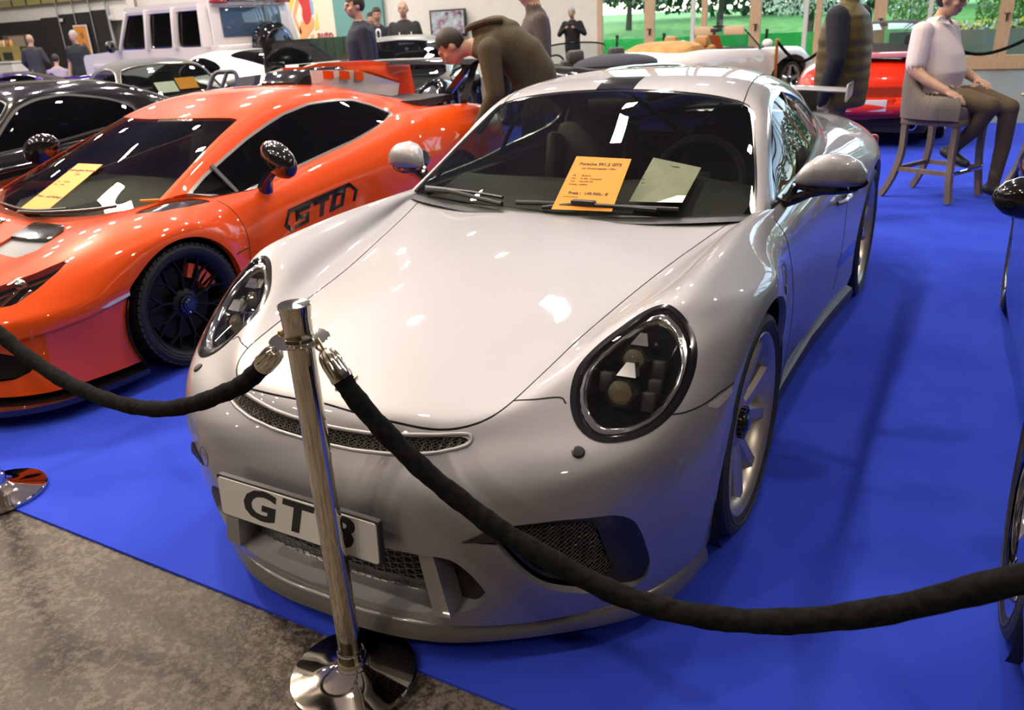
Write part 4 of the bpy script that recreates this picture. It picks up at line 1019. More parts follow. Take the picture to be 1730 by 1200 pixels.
# ---- outdoors
M_grass=noise_mix(mat('lawn',(.12,.34,.05),.9),3,(.10,.30,.04),(.20,.48,.08),detail=8)
V=[(x,y,z) for y,z in ((19.4,-.05),(22,-.02),(26,.25),(32,.80),(40,1.20),(75,1.5)) for x in (-70,60)]
lawn=obj('lawn',V,[(2*k,2*k+1,2*k+3,2*k+2) for k in range(5)],M_grass,smooth=False); tag(lawn,'bright green lawn rising behind the glazing','lawn')
gf=thing('banner_fence','low bright green fabric fence on the lawn outside','fence',(-7,22.5,0))
M_green=mat('green_fabric',(.02,.42,.09),.7)
for k in range(6):
    MB().box((k*1.5-2.5,0,.50),(1.46,.04,.62)).make('fabric_panel',M_green,gf,smooth=False); MB().box((k*1.5-3.25,0,.45),(.07,.07,.95)).make('fence_post',M_part,gf,smooth=False)
wb=thing('flower_planter','long grey planter box with flowers outside the glazing','planter',(3.4,23,0))
MB().box((0,0,.35),(9,.6,.7)).make('planter_box',mat('grey_stone',(.20,.22,.24),.8),wb,smooth=False)
def foliage(name,parent,c,r,n,cols,size,seed):
    rnd=random.Random(seed); out=[]
    for ci,col in enumerate(cols):
        V=[];F=[]
        for _ in range(n//len(cols)):
            while True:
                p=Vector((rnd.uniform(-1,1),rnd.uniform(-1,1),rnd.uniform(-1,1)))
                if .25<p.length<1: break
            p=Vector((c[0]+p.x*r[0],c[1]+p.y*r[1],c[2]+p.z*r[2])); s=size*rnd.uniform(.6,1.3)
            e=Euler((rnd.uniform(0,6),rnd.uniform(0,6),rnd.uniform(0,6))).to_matrix()
            k=len(V); V+=[p+e@Vector(q)*s for q in ((-1,0,0),(0,-.6,.1),(1,0,0),(0,.6,.1))]; F.append((k,k+1,k+2,k+3))
        o=obj(name,V,F,col,parent,smooth=False,sharp=None); o['kind']='stuff'
def tree(name,label,cat,loc,h,r,cols,n,size,seed,trunk=True,group=None):
    t=thing(name,label,cat,loc,group=group)
    if trunk: MB().tube([(0,0,0),(.05,0,h*.3),(-.05,.05,h*.6),(0,0,h*.85)],[.14,.11,.08,.03],8).make('trunk',mat('bark',(.07,.05,.035),.9),t)
    foliage('foliage',t,(0,0,h-r[2]),r,n,cols,size,seed); return t
G1=mat('leaf_green',(.10,.24,.05),.7); G2=mat('leaf_yellow_green',(.22,.36,.06),.7); G3=mat('leaf_dark',(.03,.08,.04),.7); WH=mat('blossom_white',(.95,.95,.95),.6); PK=mat('blossom_pink',(.75,.55,.55),.6); YL=mat('flower_yellow',(.85,.75,.10),.6)
foliage('planter_flowers',wb,(0,0,.78),(4.4,.28,.16),900,[WH,YL,G1],.07,4)
tree('blossom_tree','white blossoming tree outside the middle window panes','tree',(-3.6,25.0,.15),3.1,(2.1,1.0,1.05),[WH,WH,WH,G3],3400,.075,1)
tree('dark_tree','dark leafy tree outside the left window panes','tree',(-12.5,33,.8),4.2,(3.2,1.2,1.6),[G3,G1,G3,PK],3000,.13,2)
tree('green_tree','bright green tree outside behind the parked convertible','tree',(-8.0,31,.7),3.4,(1.6,1.0,1.1),[G2,G1],1800,.11,3)
tree('dark_hedge','tall dark hedge far outside behind the flowering tree','hedge',(-5,39,1.1),3.4,(13,1.2,1.7),[G3,G3,G1],6500,.20,5,False)
tree('round_shrub','round yellow-green shrub outside behind the seated man','shrub',(1.9,25.5,.2),1.75,(1.15,.9,.85),[G2,G1,G1],2200,.06,6,False)
tree('low_shrub','pale green low shrub outside behind the red car','shrub',(-.6,26.5,.3),1.6,(1.0,.8,.65),[G2,WH,G1],1800,.06,7,False)
tree('wide_shrub','wide green shrub outside the right-hand window panes','shrub',(4.3,26.0,.25),2.1,(1.8,.9,1.0),[G1,G2,G1],2400,.07,11,False)
tree('tall_tree','tall mixed green tree outside the right-hand panes','tree',(3.4,32,.8),4.4,(4.4,1.2,2.0),[G3,G1,PK],3600,.13,8)
tree('far_tree','broad tree on the far right of the garden','tree',(10,36,1.0),5.5,(5,1.5,2.5),[G1,G2,G3],2200,.2,9)
# ------------------------------------------------------------------ lamps of the hall
# ------------------------------------------------------------------ orange wedge-shaped car
LB=[
 [(0,-.98,.12),(.3,-.96,.12),(.5,-.92,.12),(.64,-.86,.12),(.76,-.79,.12),(.86,-.68,.12),(.90,-.55,.12),(.925,-.42,.12),(.93,-.30,.12)],
 [(0,-.97,.27),(.3,-.95,.27),(.5,-.91,.27),(.64,-.85,.27),(.76,-.77,.27),(.86,-.65,.27),(.905,-.53,.27),(.928,-.42,.27),(.935,-.30,.27)],
 [(0,-1.0,.40),(.3,-.98,.40),(.5,-.94,.40),(.64,-.88,.41),(.76,-.79,.42),(.87,-.66,.43),(.925,-.53,.43),(.945,-.42,.44),(.95,-.30,.44)],
 [(0,-.96,.45),(.3,-.94,.45),(.5,-.90,.455),(.63,-.83,.47),(.75,-.74,.48),(.86,-.61,.49),(.925,-.48,.50),(.95,-.38,.50),(.957,-.29,.49)],
 [(0,-.75,.53),(.3,-.74,.53),(.5,-.71,.545),(.63,-.66,.56),(.75,-.58,.575),(.86,-.46,.585),(.925,-.36,.585),(.953,-.28,.57),(.96,-.22,.545)],
 [(0,-.5,.60),(.3,-.5,.60),(.5,-.49,.62),(.63,-.44,.65),(.76,-.38,.66),(.87,-.28,.66),(.93,-.2,.655),(.957,-.15,.64),(.965,-.12,.605)],
 [(0,-.25,.67),(.3,-.25,.67),(.5,-.25,.69),(.63,-.2,.715),(.77,-.15,.725),(.88,-.08,.71),(.935,-.02,.69),(.96,.0,.665),(.968,.02,.625)],
 [(0,-.1,.71),(.3,-.08,.71),(.5,0,.725),(.64,.05,.745),(.77,.08,.752),(.88,.12,.72),(.935,.15,.69),(.96,.17,.65),(.968,.19,.58)],
 [(0,.1,.72),(.3,.1,.72),(.52,.15,.745),(.66,.22,.765),(.77,.25,.757),(.87,.3,.70),(.93,.31,.62),(.95,.33,.54),(.955,.34,.42)],
 [(0,.4,.72),(.3,.4,.72),(.55,.4,.75),(.70,.42,.757),(.80,.44,.725),(.87,.45,.66),(.92,.45,.55),(.935,.43,.4),(.935,.40,.15)],
 [(0,.75,.70),(.3,.75,.70),(.6,.75,.72),(.74,.75,.735),(.82,.75,.718),(.885,.75,.64),(.905,.75,.52),(.91,.75,.35),(.92,.72,.12)],
 [(0,1.1,.70),(.3,1.1,.72),(.6,1.1,.76),(.74,1.1,.783),(.82,1.1,.765),(.89,1.1,.67),(.90,1.1,.52),(.905,1.1,.35),(.925,1.1,.12)],
 [(0,1.5,.75),(.3,1.5,.78),(.6,1.5,.82),(.73,1.5,.845),(.82,1.5,.825),(.905,1.5,.72),(.92,1.5,.55),(.92,1.5,.35),(.935,1.5,.12)],
 [(0,1.85,.85),(.3,1.85,.86),(.6,1.85,.89),(.72,1.85,.91),(.83,1.85,.885),(.925,1.85,.77),(.945,1.85,.6),(.94,1.85,.36),(.94,1.85,.12)],
 [(0,2.12,.93),(.3,2.12,.93),(.6,2.12,.95),(.72,2.12,.965),(.845,2.12,.93),(.94,2.12,.81),(.965,2.12,.66),(.965,2.18,.5),(.96,2.18,.3)],
 [(0,2.45,.96),(.3,2.45,.96),(.5,2.45,.96),(.62,2.45,.96),(.76,2.45,.965),(.88,2.45,.92),(.955,2.45,.82),(.97,2.45,.73),(.972,2.45,.67)],
 [(0,2.8,.95),(.3,2.8,.95),(.5,2.8,.945),(.63,2.8,.95),(.78,2.8,.955),(.89,2.8,.91),(.955,2.8,.81),(.965,2.8,.72),(.965,2.74,.55)],
 [(0,3.2,.90),(.3,3.2,.90),(.5,3.2,.90),(.64,3.2,.90),(.78,3.2,.90),(.87,3.2,.85),(.925,3.15,.74),(.935,3.1,.6),(.935,3.0,.4)],
 [(0,3.42,.70),(.3,3.42,.70),(.5,3.41,.70),(.64,3.40,.70),(.78,3.36,.69),(.86,3.32,.66),(.90,3.28,.58),(.915,3.2,.48),(.92,3.1,.32)],
 [(0,3.45,.40),(.3,3.45,.40),(.5,3.44,.40),(.64,3.42,.40),(.78,3.38,.39),(.86,3.33,.38),(.90,3.28,.36),(.915,3.2,.33),(.92,3.1,.25)],
]
LC=[
 [(0,-.15,.715),(.2,-.13,.717),(.4,-.06,.725),(.56,.05,.745),(.67,.15,.768),(.70,.22,.78),(.725,.30,.782),(.75,.36,.765),(.77,.40,.752)],
 [(0,.12,.84),(.19,.13,.84),(.38,.2,.845),(.52,.30,.855),(.615,.39,.87),(.65,.43,.865),(.69,.47,.83),(.74,.52,.765),(.775,.56,.742)],
 [(0,.40,.96),(.18,.41,.96),(.36,.48,.965),(.48,.57,.967),(.555,.64,.97),(.60,.67,.955),(.66,.70,.89),(.735,.74,.79),(.785,.76,.735)],
 [(0,.74,1.10),(.17,.75,1.10),(.33,.80,1.095),(.43,.87,1.087),(.50,.95,1.073),(.545,.98,1.055),(.625,1.0,.96),(.72,1.02,.84),(.785,1.04,.765)],
 [(0,1.15,1.185),(.17,1.15,1.183),(.32,1.18,1.174),(.42,1.23,1.158),(.49,1.27,1.137),(.545,1.3,1.10),(.62,1.3,1.0),(.715,1.3,.88),(.78,1.3,.80)],
 [(0,1.55,1.20),(.17,1.55,1.198),(.32,1.56,1.188),(.42,1.58,1.172),(.495,1.6,1.147),(.55,1.6,1.105),(.63,1.6,1.02),(.72,1.6,.92),(.77,1.6,.855)],
 [(0,1.9,1.18),(.17,1.9,1.18),(.31,1.9,1.17),(.41,1.9,1.15),(.5,1.9,1.12),(.565,1.9,1.08),(.635,1.9,1.02),(.70,1.9,.965),(.75,1.9,.92)],
 [(0,2.25,1.13),(.15,2.25,1.13),(.3,2.25,1.11),(.4,2.25,1.09),(.48,2.25,1.06),(.55,2.25,1.03),(.6,2.25,1.0),(.65,2.25,.98),(.7,2.25,.965)],
 [(0,2.7,1.04),(.15,2.7,1.04),(.3,2.7,1.02),(.4,2.7,1.0),(.48,2.7,.985),(.55,2.7,.97),(.6,2.7,.96),(.65,2.7,.955),(.7,2.7,.95)],
 [(0,3.1,.93),(.15,3.1,.93),(.3,3.1,.925),(.4,3.1,.92),(.48,3.1,.915),(.55,3.1,.91),(.6,3.1,.905),(.65,3.1,.90),(.7,3.1,.90)],
]
M_orange=paint('orange_paint',(.86,.085,.004),0,.35)
M_white_liv=paint('white_livery',(.75,.73,.72),0,.3)
M_carbon=noise_mix(mat('carbon_black',(.02,.018,.015),.14,coat=1),220,(.012,.011,.010),(.03,.027,.022))
M_slate=mat('slate_grey_panel',(.14,.15,.16),.35)
M_hlamp=glass('smoked_lens',(.55,.55,.53))
lam=thing('wedge_sports_car','orange wedge sports car with STO lettering on its door','car',(-2.87,.24,0))
LSB=Surf(LB,lam=.002); LSC=Surf(LC,lam=.002); lb=LSB.patch(8); lc=LSC.patch(8); LF=PM(lb.D.copy(),lb.F)
lax=lambda pm:np.abs(pm.x)
_,lb=lb.cut(np.where(lax(lb)>.5,np.hypot(lb.y-.02,lb.z-.29)-.345,1.)); _,lb=lb.cut(np.where(lax(lb)>.5,np.hypot(lb.y-2.45,lb.z-.31)-.37,1.))
_,lb=lb.cut(seg_sdf(lb.x,lb.y,[(0,-.12),(.4,-.02),(.62,.14),(.70,.3),(.76,.5),(.77,1.0),(.75,1.6),(.68,2.0),(.5,2.2),(-.5,2.2),(-.68,2.0),(-.75,1.6),(-.77,1.0),(-.76,.5),(-.70,.3),(-.62,.14),(-.4,-.02)]))
crease=np.interp(lb.y,[-1.1,-.95,-.75,-.5,-.28,-.2],[.33,.345,.375,.415,.455,.46])
low_,lb=lb.cut(np.where((lb.y<-.2)&(lb.v<3.6),lb.z-crease,1.))
_li,low_=low_.cut(np.where((low_.y<-.55),seg_sdf(lax(low_),low_.z,rpoly([(.30,.17),(.56,.17),(.72,.185),(.80,.22),(.80,.28),(.70,.325),(.5,.325),(.30,.32)],.02)),1.))
low_.off(-.016).make('lower_bumper',M_orange,lam,rim=.03)
# lamps, bonnet vents, fender louvres, side strips
HL=[(.50,-.86),(.58,-.78),(.70,-.60),(.765,-.425),(.775,-.47),(.765,-.60),(.74,-.745),(.69,-.84)]
HL=[(.50,-.74),(.60,-.655),(.70,-.55),(.775,-.42),(.785,-.50),(.775,-.60),(.745,-.70),(.64,-.79),(.54,-.81)]
hl,lb=lb.cut(np.where((lb.z>.40)&(lb.y<-.1),seg_sdf(lax(lb),lb.y,HL),1.))
LV=[(.66,-.03),(.70,.05),(.80,.05),(.80,.16),(.79,.36),(.715,.40),(.68,.27)]
LV=[(.675,.03),(.715,-.02),(.80,.05),(.825,.20),(.80,.38),(.735,.30),(.69,.16)]
lv,lb=lb.cut(np.where((lb.z>.55)&(lb.v>4),seg_sdf(lax(lb),lb.y,LV),1.))
ST=[(-.46,.432),(-.40,.452),(-.285,.470),(-.285,.442),(-.36,.430)]
stp,lb=lb.cut(np.where((lax(lb)>.8),seg_sdf(lb.y,lb.z,ST),1.))
BV=[(.12,-.42),(.42,-.46),(.50,-.40),(.44,-.22),(.36,-.16),(.12,-.16)]
bv,lb=lb.cut(np.where((lb.z>.45)&(lb.v>3.5)&(lb.v<8.5),seg_sdf(lax(lb),lb.y,BV),1.))
li=_li
lb.make('body_shell',M_orange,lam,rim=.03)
for s in (-1,1):
    h=bpy.data.objects.new('headlamp',None); COL.objects.link(h); h.parent=lam
    a=hl.cut(-s*hl.x)[0]; a.off(-.002).make('lens_cover',M_hlamp,h); a.off(-.055).make('lamp_housing',M_satin,h)
    for k,(p,q) in enumerate((((.56,-.76,.53),(.73,-.50,.60)),((.72,-.62,.545),(.765,-.47,.60)),((.63,-.74,.50),(.66,-.62,.57)),((.70,-.73,.49),(.72,-.60,.57)))):
        MB().bar((s*p[0],p[1],p[2]-.035),(s*q[0],q[1],q[2]-.03),.022 if k else .012,.012,bev=.004).make('light_bar',M_reflector,h)
    MB().ell((s*.66,-.60,.555),(.03,.03,.03)).make('projector_lens',M_reflector,h)
    lv.cut(-s*lv.x)[0].off(-.004).make('fender_louvre',M_carbon,lam)
    stp.cut(-s*stp.x)[0].off(.001).make('side_marker',M_white_liv,lam)
    a=bv.cut(-s*bv.x)[0]; c1,c2=a.cut(a.y+.30); c1.off(-.012).make('bonnet_duct',M_slate,lam); c2.off(.006).make('bonnet_vent_blade',M_carbon,lam,rim=.02)
    li.cut(-s*li.x)[0].off(-.08).make('intake_backing',M_dull,lam)
    # lower nose blade
    b=MB(); pts=[(s*.25,-.93,.30),(s*.45,-.97,.22),(s*.66,-.93,.14)]; b.tube(cr(pts,6),[.03]*13,6); b.make('intake_blade',M_black,lam)
    for y0,r,z0 in ((.02,.36,.29),(2.45,.385,.31)):
        well(lam,s,s*.45,y0,z0,r,.495)
# splitter
spl=[(0,-1.05),(.4,-1.02),(.62,-.96),(.80,-.86),(.91,-.72),(.955,-.52),(.965,-.30)]
sp=[(p[0],p[1]) for p in cr([(*p,0) for p in spl],4)]; b=MB(); b.prism(sp+[(.80,-.28),(.70,-.45),(-.70,-.45),(-.80,-.28)]+[(-x,y) for x,y in sp[::-1]][:-1],.028,Matrix.Translation((0,0,.065))); b.make('front_splitter',M_black,lam,sharp=30)
for s in (-1,1):
    MB().prism(rpoly([(-.30,0),(2.1,0),(2.1,.05),(-.30,.03)][0:0]+[(.40,.06),(2.12,.06),(2.12,.14),(.40,.13)],.02),.10,Matrix(((0,0,s,s*.855),(1,0,0,0),(0,1,0,0),(0,0,0,1)))).make('side_skirt',M_black,lam)
MB().box((0,1.2,.17),(1.5,3.6,.12)).box((0,-.5,.25),(1.1,.5,.2)).make('underbody',M_dull,lam)
# canopy
LWS=[(-4.05,-.5),(-4.05,1.5),(-4.0,2.6),(-3.9,2.95),(-3.4,3.0),(-1.7,2.98),(0,2.95),(1.7,2.98),(3.4,3.0),(3.9,2.95),(4.0,2.6),(4.05,1.5),(4.05,-.5)]
a,lc=lc.cut(seg_sdf(lc.u,lc.v,LWS)); a.off(-.002).make('windshield',M_glass,lam)
LSW=[(.28,.775),(.46,.735),(.60,.722),(.73,.738),(1.08,.787),(1.59,.858),(1.95,.925),(2.14,.972),(2.02,1.04),(1.86,1.092),(1.72,1.105),(1.46,1.108),(1.22,1.075),(1.06,1.035),(.86,.98),(.66,.915),(.47,.85)]
f=np.where(lax(lc)*0+np.abs(lc.u)>4.2,seg_sdf(lc.y,lc.z,LSW),1.); lsw,lc=lc.cut(f)
fr,gl=lsw.cut(-(seg_sdf(lsw.y,lsw.z,LSW)+.012))
er,lc=lc.cut(seg_sdf(lc.u,lc.v,[(-3.3,6.6),(3.3,6.6),(3.3,8.6),(-3.3,8.6)]))
lc.make('roof_and_pillars',M_orange,lam,rim=.02); er.off(-.01).make('engine_cover',M_black,lam)
for s in (-1,1):
    fr.cut(-s*fr.x)[0].make('window_trim',mat('grey_trim',(.30,.28,.26),.3,.3),lam,rim=.01); gl.cut(-s*gl.x)[0].off(-.006).make('side_window',glass('smoke_glass',(.13,.135,.125)),lam)
    MB().bar((s*.765,.585,.735),(s*.665,.53,.885),.020,.012,(1,0,0)).make('window_pillar',M_slate,lam)
    ribbon(LF,[(s*.80,.41,.73),(s*.85,.44,.69),(s*.90,.46,.60),(s*.93,.46,.50),(s*.935,.44,.40),(s*.93,.42,.2)],.005,'door_gap',M_gap,lam,lift=.0008)
    ribbon(LF,[(s*.955,.345,.47),(s*.945,.40,.475),(s*.935,.45,.478)],.006,'fender_gap',M_gap,lam,lift=.0008)
    # mirror
    mr=bpy.data.objects.new('door_mirror',None); COL.objects.link(mr); mr.parent=lam
    MB().ell((0,0,0),(.150,.06,.090),Matrix.Rotation(s*-.25,4,'Z')@Matrix.Rotation(s*.30,4,'Y'),n=20,m=12).make('mirror_shell',M_black,mr,loc=(s*1.03,.66,.905))
    MB().tube([(s*.84,.72,.735),(s*.89,.70,.79),(s*.99,.67,.86)],[.045,.026,.02],10).make('mirror_stalk',mat('navy_gloss',(.012,.012,.03),.1,coat=1),mr)
    make_wheel(lam,'wheel',s*.835,.02,.301,.300,.235,s,mat('wheel_black',(.010,.010,.010),.38,spec=.3),'y10',tread=True,disc=mat('dark_disc',(.03,.028,.026),.5,.6),caliper=mat('orange_caliper',(.75,.10,.02),.35,coat=.5),rr=.247)
    make_wheel(lam,'wheel',s*.82,2.45,.321,.320,.29,s,M_black,'y10',rr=.26)
    # door lettering in its hexagon outline
    Mt=Matrix(((0,0,s,s*.917),(s,0,0,1.05),(0,1,0,.555),(0,0,0,1)))
    lean=Matrix.Rotation(-.0,4,'X')
    pm_=[( -.34,-.055),(-.30,-.085),(.28,.045)]
    ou=[(-.355,-.03),(-.30,-.075),(-.28,-.055),(-.325,-.02),(-.29,.038),(.30,.082),(.345,.05),(.31,-.01),(.325,-.025),(.385,.05),(.315,.105),(-.305,.06)]
    def on_door(pts,nm,m=M_black):
        V=[];F=[]
        for (u_,v_) in pts:
            yy=(1.08+s*u_*1.0) if s>0 else (1.08-u_*-1); yy=1.06+u_*.88; zz=.555+v_*.95
            d=(LF.y-yy)**2+(LF.z-zz)**2+np.where((LF.x*s>.6),0,9); k=np.argpartition(d,4)[:4]; wg=1/(d[k]+1e-6); wg/=wg.sum(); x=(LF.x[k]*wg).sum()
            V.append((x+s*.004,yy,zz))
        n=len(V); V+=[(x-s*.010,y,z) for x,y,z in V]
        F=[tuple(range(n))[::s],tuple(range(2*n-1,n-1,-1))[::s]]+[(i,(i+1)%n,(i+1)%n+n,i+n)[::-s] for i in range(n)]
        return obj(nm,V,F,m,lam,smooth=False,sharp=None)
    sg=1 if s>0 else -1
    def dec(pts,nm='door_letter'): on_door([(u_*sg,v_) for u_,v_ in pts] if s<0 else pts,nm)
    if s>0:
        on_door([(-.355,-.035),(-.30,-.085),(-.275,-.070),(-.325,-.028),(-.28,.028),(-.29,.050)],'door_emblem')
        on_door([(-.29,.050),(-.28,.028),(.30,.080),(.31,.105)],'door_emblem')
        on_door([(.31,.105),(.30,.080),(.345,.045),(.315,-.015),(.335,-.020),(.380,.045)],'door_emblem')
        for q in ([(-.235,.032),(-.09,.045),(-.095,.022),(-.205,.012),(-.20,-.004),(-.11,.004),(-.13,-.060),(-.265,-.072),(-.255,-.050),(-.155,-.041),(-.150,-.024),(-.245,-.033)],
                  [(-.055,.048),(.095,.061),(.088,.038),(.045,.034),(.012,-.048),(-.025,-.051),(.008,.031),(-.062,.025)],
                  [(.135,.064),(.265,.076),(.255,.052),(.165,.044),(.135,-.018),(.110,-.022)],[(.265,.076),(.215,-.028),(.075,-.043),(.085,-.020),(.190,-.010),(.228,.070)],[(.135,.064),(.075,-.043),(.105,-.040),(.165,.060)]):
            on_door(q,'door_letter')
# roof scoop, fin, louvred panel and wing
b=MB(); V=[];F=[]
for y,wd,z0,z1 in ((1.78,.17,1.16,1.205),(1.86,.20,1.16,1.265),(2.0,.19,1.14,1.285),(2.3,.14,1.08,1.27),(2.7,.09,1.0,1.20),(3.05,.03,.93,1.10)):
    V+=[(-wd,y,z0),(-wd*.95,y,z1-.02),(-wd*.8,y,z1),(wd*.8,y,z1),(wd*.95,y,z1-.02),(wd,y,z0)]
for i in range(5):
    for k in range(5): F.append((i*6+k,i*6+k+1,i*6+7+k,i*6+6+k))
F.append((5,4,3,2,1,0))
obj('roof_scoop',V,F,M_black,lam,sharp=40)
V=[(.10,1.95,1.287),(.14,2.6,1.225),(.10,3.1,1.10),(-.10,3.1,1.10),(-.14,2.6,1.225),(-.10,1.95,1.287)]
MB().add([(x,y,z+.004) for x,y,z in V]+[(x,y,z-.01) for x,y,z in V],[(0,1,2,3,4,5),(11,10,9,8,7,6)]+[(i,(i+6),(i+1)%6+6,(i+1)%6) for i in range(6)]).make('scoop_top',M_orange,lam,smooth=False)
V=[(.0,2.05,1.285),(.0,2.2,1.30),(.0,2.7,1.29),(.0,3.3,1.22),(.0,3.35,.92),(.0,2.7,1.15),(.0,2.2,1.24)]
MB().add([(.012+x,y,z) for x,y,z in V]+[(-.012+x,y,z) for x,y,z in V],[tuple(range(7)),tuple(range(13,6,-1))]+[(i,i+7,(i+1)%7+7,(i+1)%7) for i in range(7)]).make('shark_fin',M_orange,lam,smooth=False)
def side_white(pts,nm,m): 
    n=len(pts); MB().add([(.201*1.0+.002-(.06 if y>2.3 else 0)*(y-2.3)*1.4,y,z) for y,z in pts]+[(.195-(.06 if y>2.3 else 0)*(y-2.3)*1.4,y,z) for y,z in pts],[tuple(range(n)),tuple(range(2*n-1,n-1,-1))]+[(i,i+n,(i+1)%n+n,(i+1)%n) for i in range(n)]).make(nm,m,lam,smooth=False)
side_white([(1.90,1.272),(1.90,1.18),(2.9,1.00),(2.95,1.10),(2.4,1.235)],'scoop_livery',M_white_liv)
for k in range(3): 
    y=2.02+k*.17; side_white([(y,1.262-k*.012),(y+.10,1.25-k*.014),(y+.10,1.20-k*.02),(y,1.21-k*.02)],'livery_block',M_orange); bpy.data.objects[-1] if False else None
for o in children(lam):
    if o.name.startswith('livery_block'): o.location=(.006,0,0)
for s in (-1,1):
    pass
MB().prism([(-.62,2.55),(-.50,2.40),(.50,2.40),(.62,2.55),(.62,3.0),(-.62,3.0)],.05,Matrix.Translation((0,0,.965))).make('rear_deck_panel',M_satin,lam,smooth=False)
wg=MB(); V=[];F=[]; ring=[(-.14,.0),(-.09,.012),(0,.016),(.09,.008),(.14,.0),(.09,-.012),(0,-.014),(-.09,-.012)]
for x in np.linspace(-.93,.80,15):
    for y,z in ring: V.append((x,3.12+y,1.235+.02*(1-(x/.9)**2)+z+y*.12))
for i in range(14):
    for q in range(8): F.append((i*8+q,i*8+(q+1)%8,i*8+8+(q+1)%8,i*8+8+q))
F+=[tuple(range(8)),tuple(range(14*8+7,14*8-1,-1))]
wing2=obj('rear_wing',V,F,M_black,lam)
for x,x2 in ((.72,.44),(.76,.66),(-.30,-.36),(-.36,-.5)):
    MB().bar((x,3.12,1.23),(x2,3.05,.92),.03,.05).make('wing_strut',M_black,wing2)
# wiper, price sheet, interior
b=MB(); b.tube(cr([(.02,-.17,.745),(.2,-.13,.745),(.40,-.05,.752),(.52,.03,.762)],5),.009,8); b.tube(cr([(-.25,-.10,.76),(.05,-.14,.75),(.28,-.08,.758)],5),.008,6); b.make('wiper',M_satin,lam)
b=MB(); V=[];F=[]
for x in np.linspace(-.60,.60,13):
    y0=np.interp(abs(x),[0,.4,.6],[-.05,.05,.2]); V+=[(x,y0,.70),(x,y0+.4,.745),(x,.75,.75),(x,.80,.5)]
for i in range(12):
    for k in range(3): F.append((i*4+k,i*4+4+k,i*4+5+k,i*4+1+k))
obj('dashboard',V,F,M_leather,lam)
for s in (-1,1):
    b=MB(); b.box((s*.36,1.15,.35),(.46,.5,.14),bev=.05); b.box((s*.36,1.42,.65),(.46,.12,.58),M=Matrix.Rotation(-.4,4,'X'),bev=.05); b.box((s*.36,1.52,.93),(.26,.09,.14),M=Matrix.Rotation(-.3,4,'X'),bev=.04); b.make('seat',M_leather,lam)
MB().box((0,1.2,.22),(1.4,2.0,.05)).box((0,1.85,.55),(1.3,.05,.6)).make('cabin_floor',M_leather,lam)
MB().tube([(.36+.17*cos(2*pi*k/28),.92+.05*sin(2*pi*k/28),.78+.165*sin(2*pi*k/28)) for k in range(28)],.015,8,closed=True).make('steering_rim',M_leather,lam)
MB().box((.635,.14,.775),(.10,.012,.012),rz=.5,bev=.003).make('permit_strip',M_orange_sheet,lam)
n_=np.array([.0,-.43,.9])
text_obj('windshield_strip_text','autowelland.de',.040,Matrix.Translation((.20,.735,1.088))@Matrix.Rotation(.16,4,'Z')@Matrix.Rotation(radians(22),4,'X'),mat('print_white',(.85,.85,.82),.5),lam,shear=.2)
pq=[LSC.grid([abs(u)],[v])[0,0]*np.array([math.copysign(1,u),1,1]) for u,v in ((-.35,1.55),(.75,1.55),(.75,.06),(-.35,.06))]
pq=[Vector((-2.87,.24,0))+Vector(p)+Vector((0,-.006,.010)) for p in pq]
sheet('price_sheet','orange price sheet under the wiper of the orange wedge car','sheet',*pq,M_orange_sheet,[('Lamborghini Huracan',.5,.86,.06,'CENTER',.0004),('STO',.5,.775,.05,'CENTER',.0003),('EZ   :   03/2022',.1,.62,.036,'LEFT',0),('KM  :   1.900',.1,.56,.036,'LEFT',0),('Preis :  auf Anfrage',.5,.32,.06,'CENTER',.0004)])
# papers of the silver car
gp=lambda u,v:Vector(SG.grid([u],[v])[0,0])+Vector((0,-.008,.013))
sheet('price_sheet','orange price sheet under the wiper of the silver coupe','sheet',gp(.06,1.53),gp(1.17,1.50),gp(1.25,-.02) if False else gp(1.25,.03),gp(.13,.03),M_orange_sheet,P_TEXT)
ps=sheet('paper_sheet','white printed data sheet lying behind the windshield of the silver coupe','paper',(.235,.84,.99),(.440,.80,.965),(.475,.47,.903),(.275,.48,.893),M_paper,[('Technische Daten',.3,.86,.05,'CENTER',.0002),('Ausstattung  Sitze  Felgen',.3,.74,.035,'CENTER',0),('Farbe  Interieur  Paket',.3,.66,.035,'CENTER',0),('Bremsen  Licht  Navi',.28,.58,.035,'CENTER',0),('Zustand  neuwertig',.25,.48,.035,'CENTER',0),('Service  Garantie',.25,.40,.035,'CENTER',0)])
def at_px(px,py,d,z=None):
    q=_R.to_3x3()@Vector(((px-865)/1360.7,-(py-600)/1360.7,-1.)); return Vector((1.33670,-2.23551,1.51712))+q*d
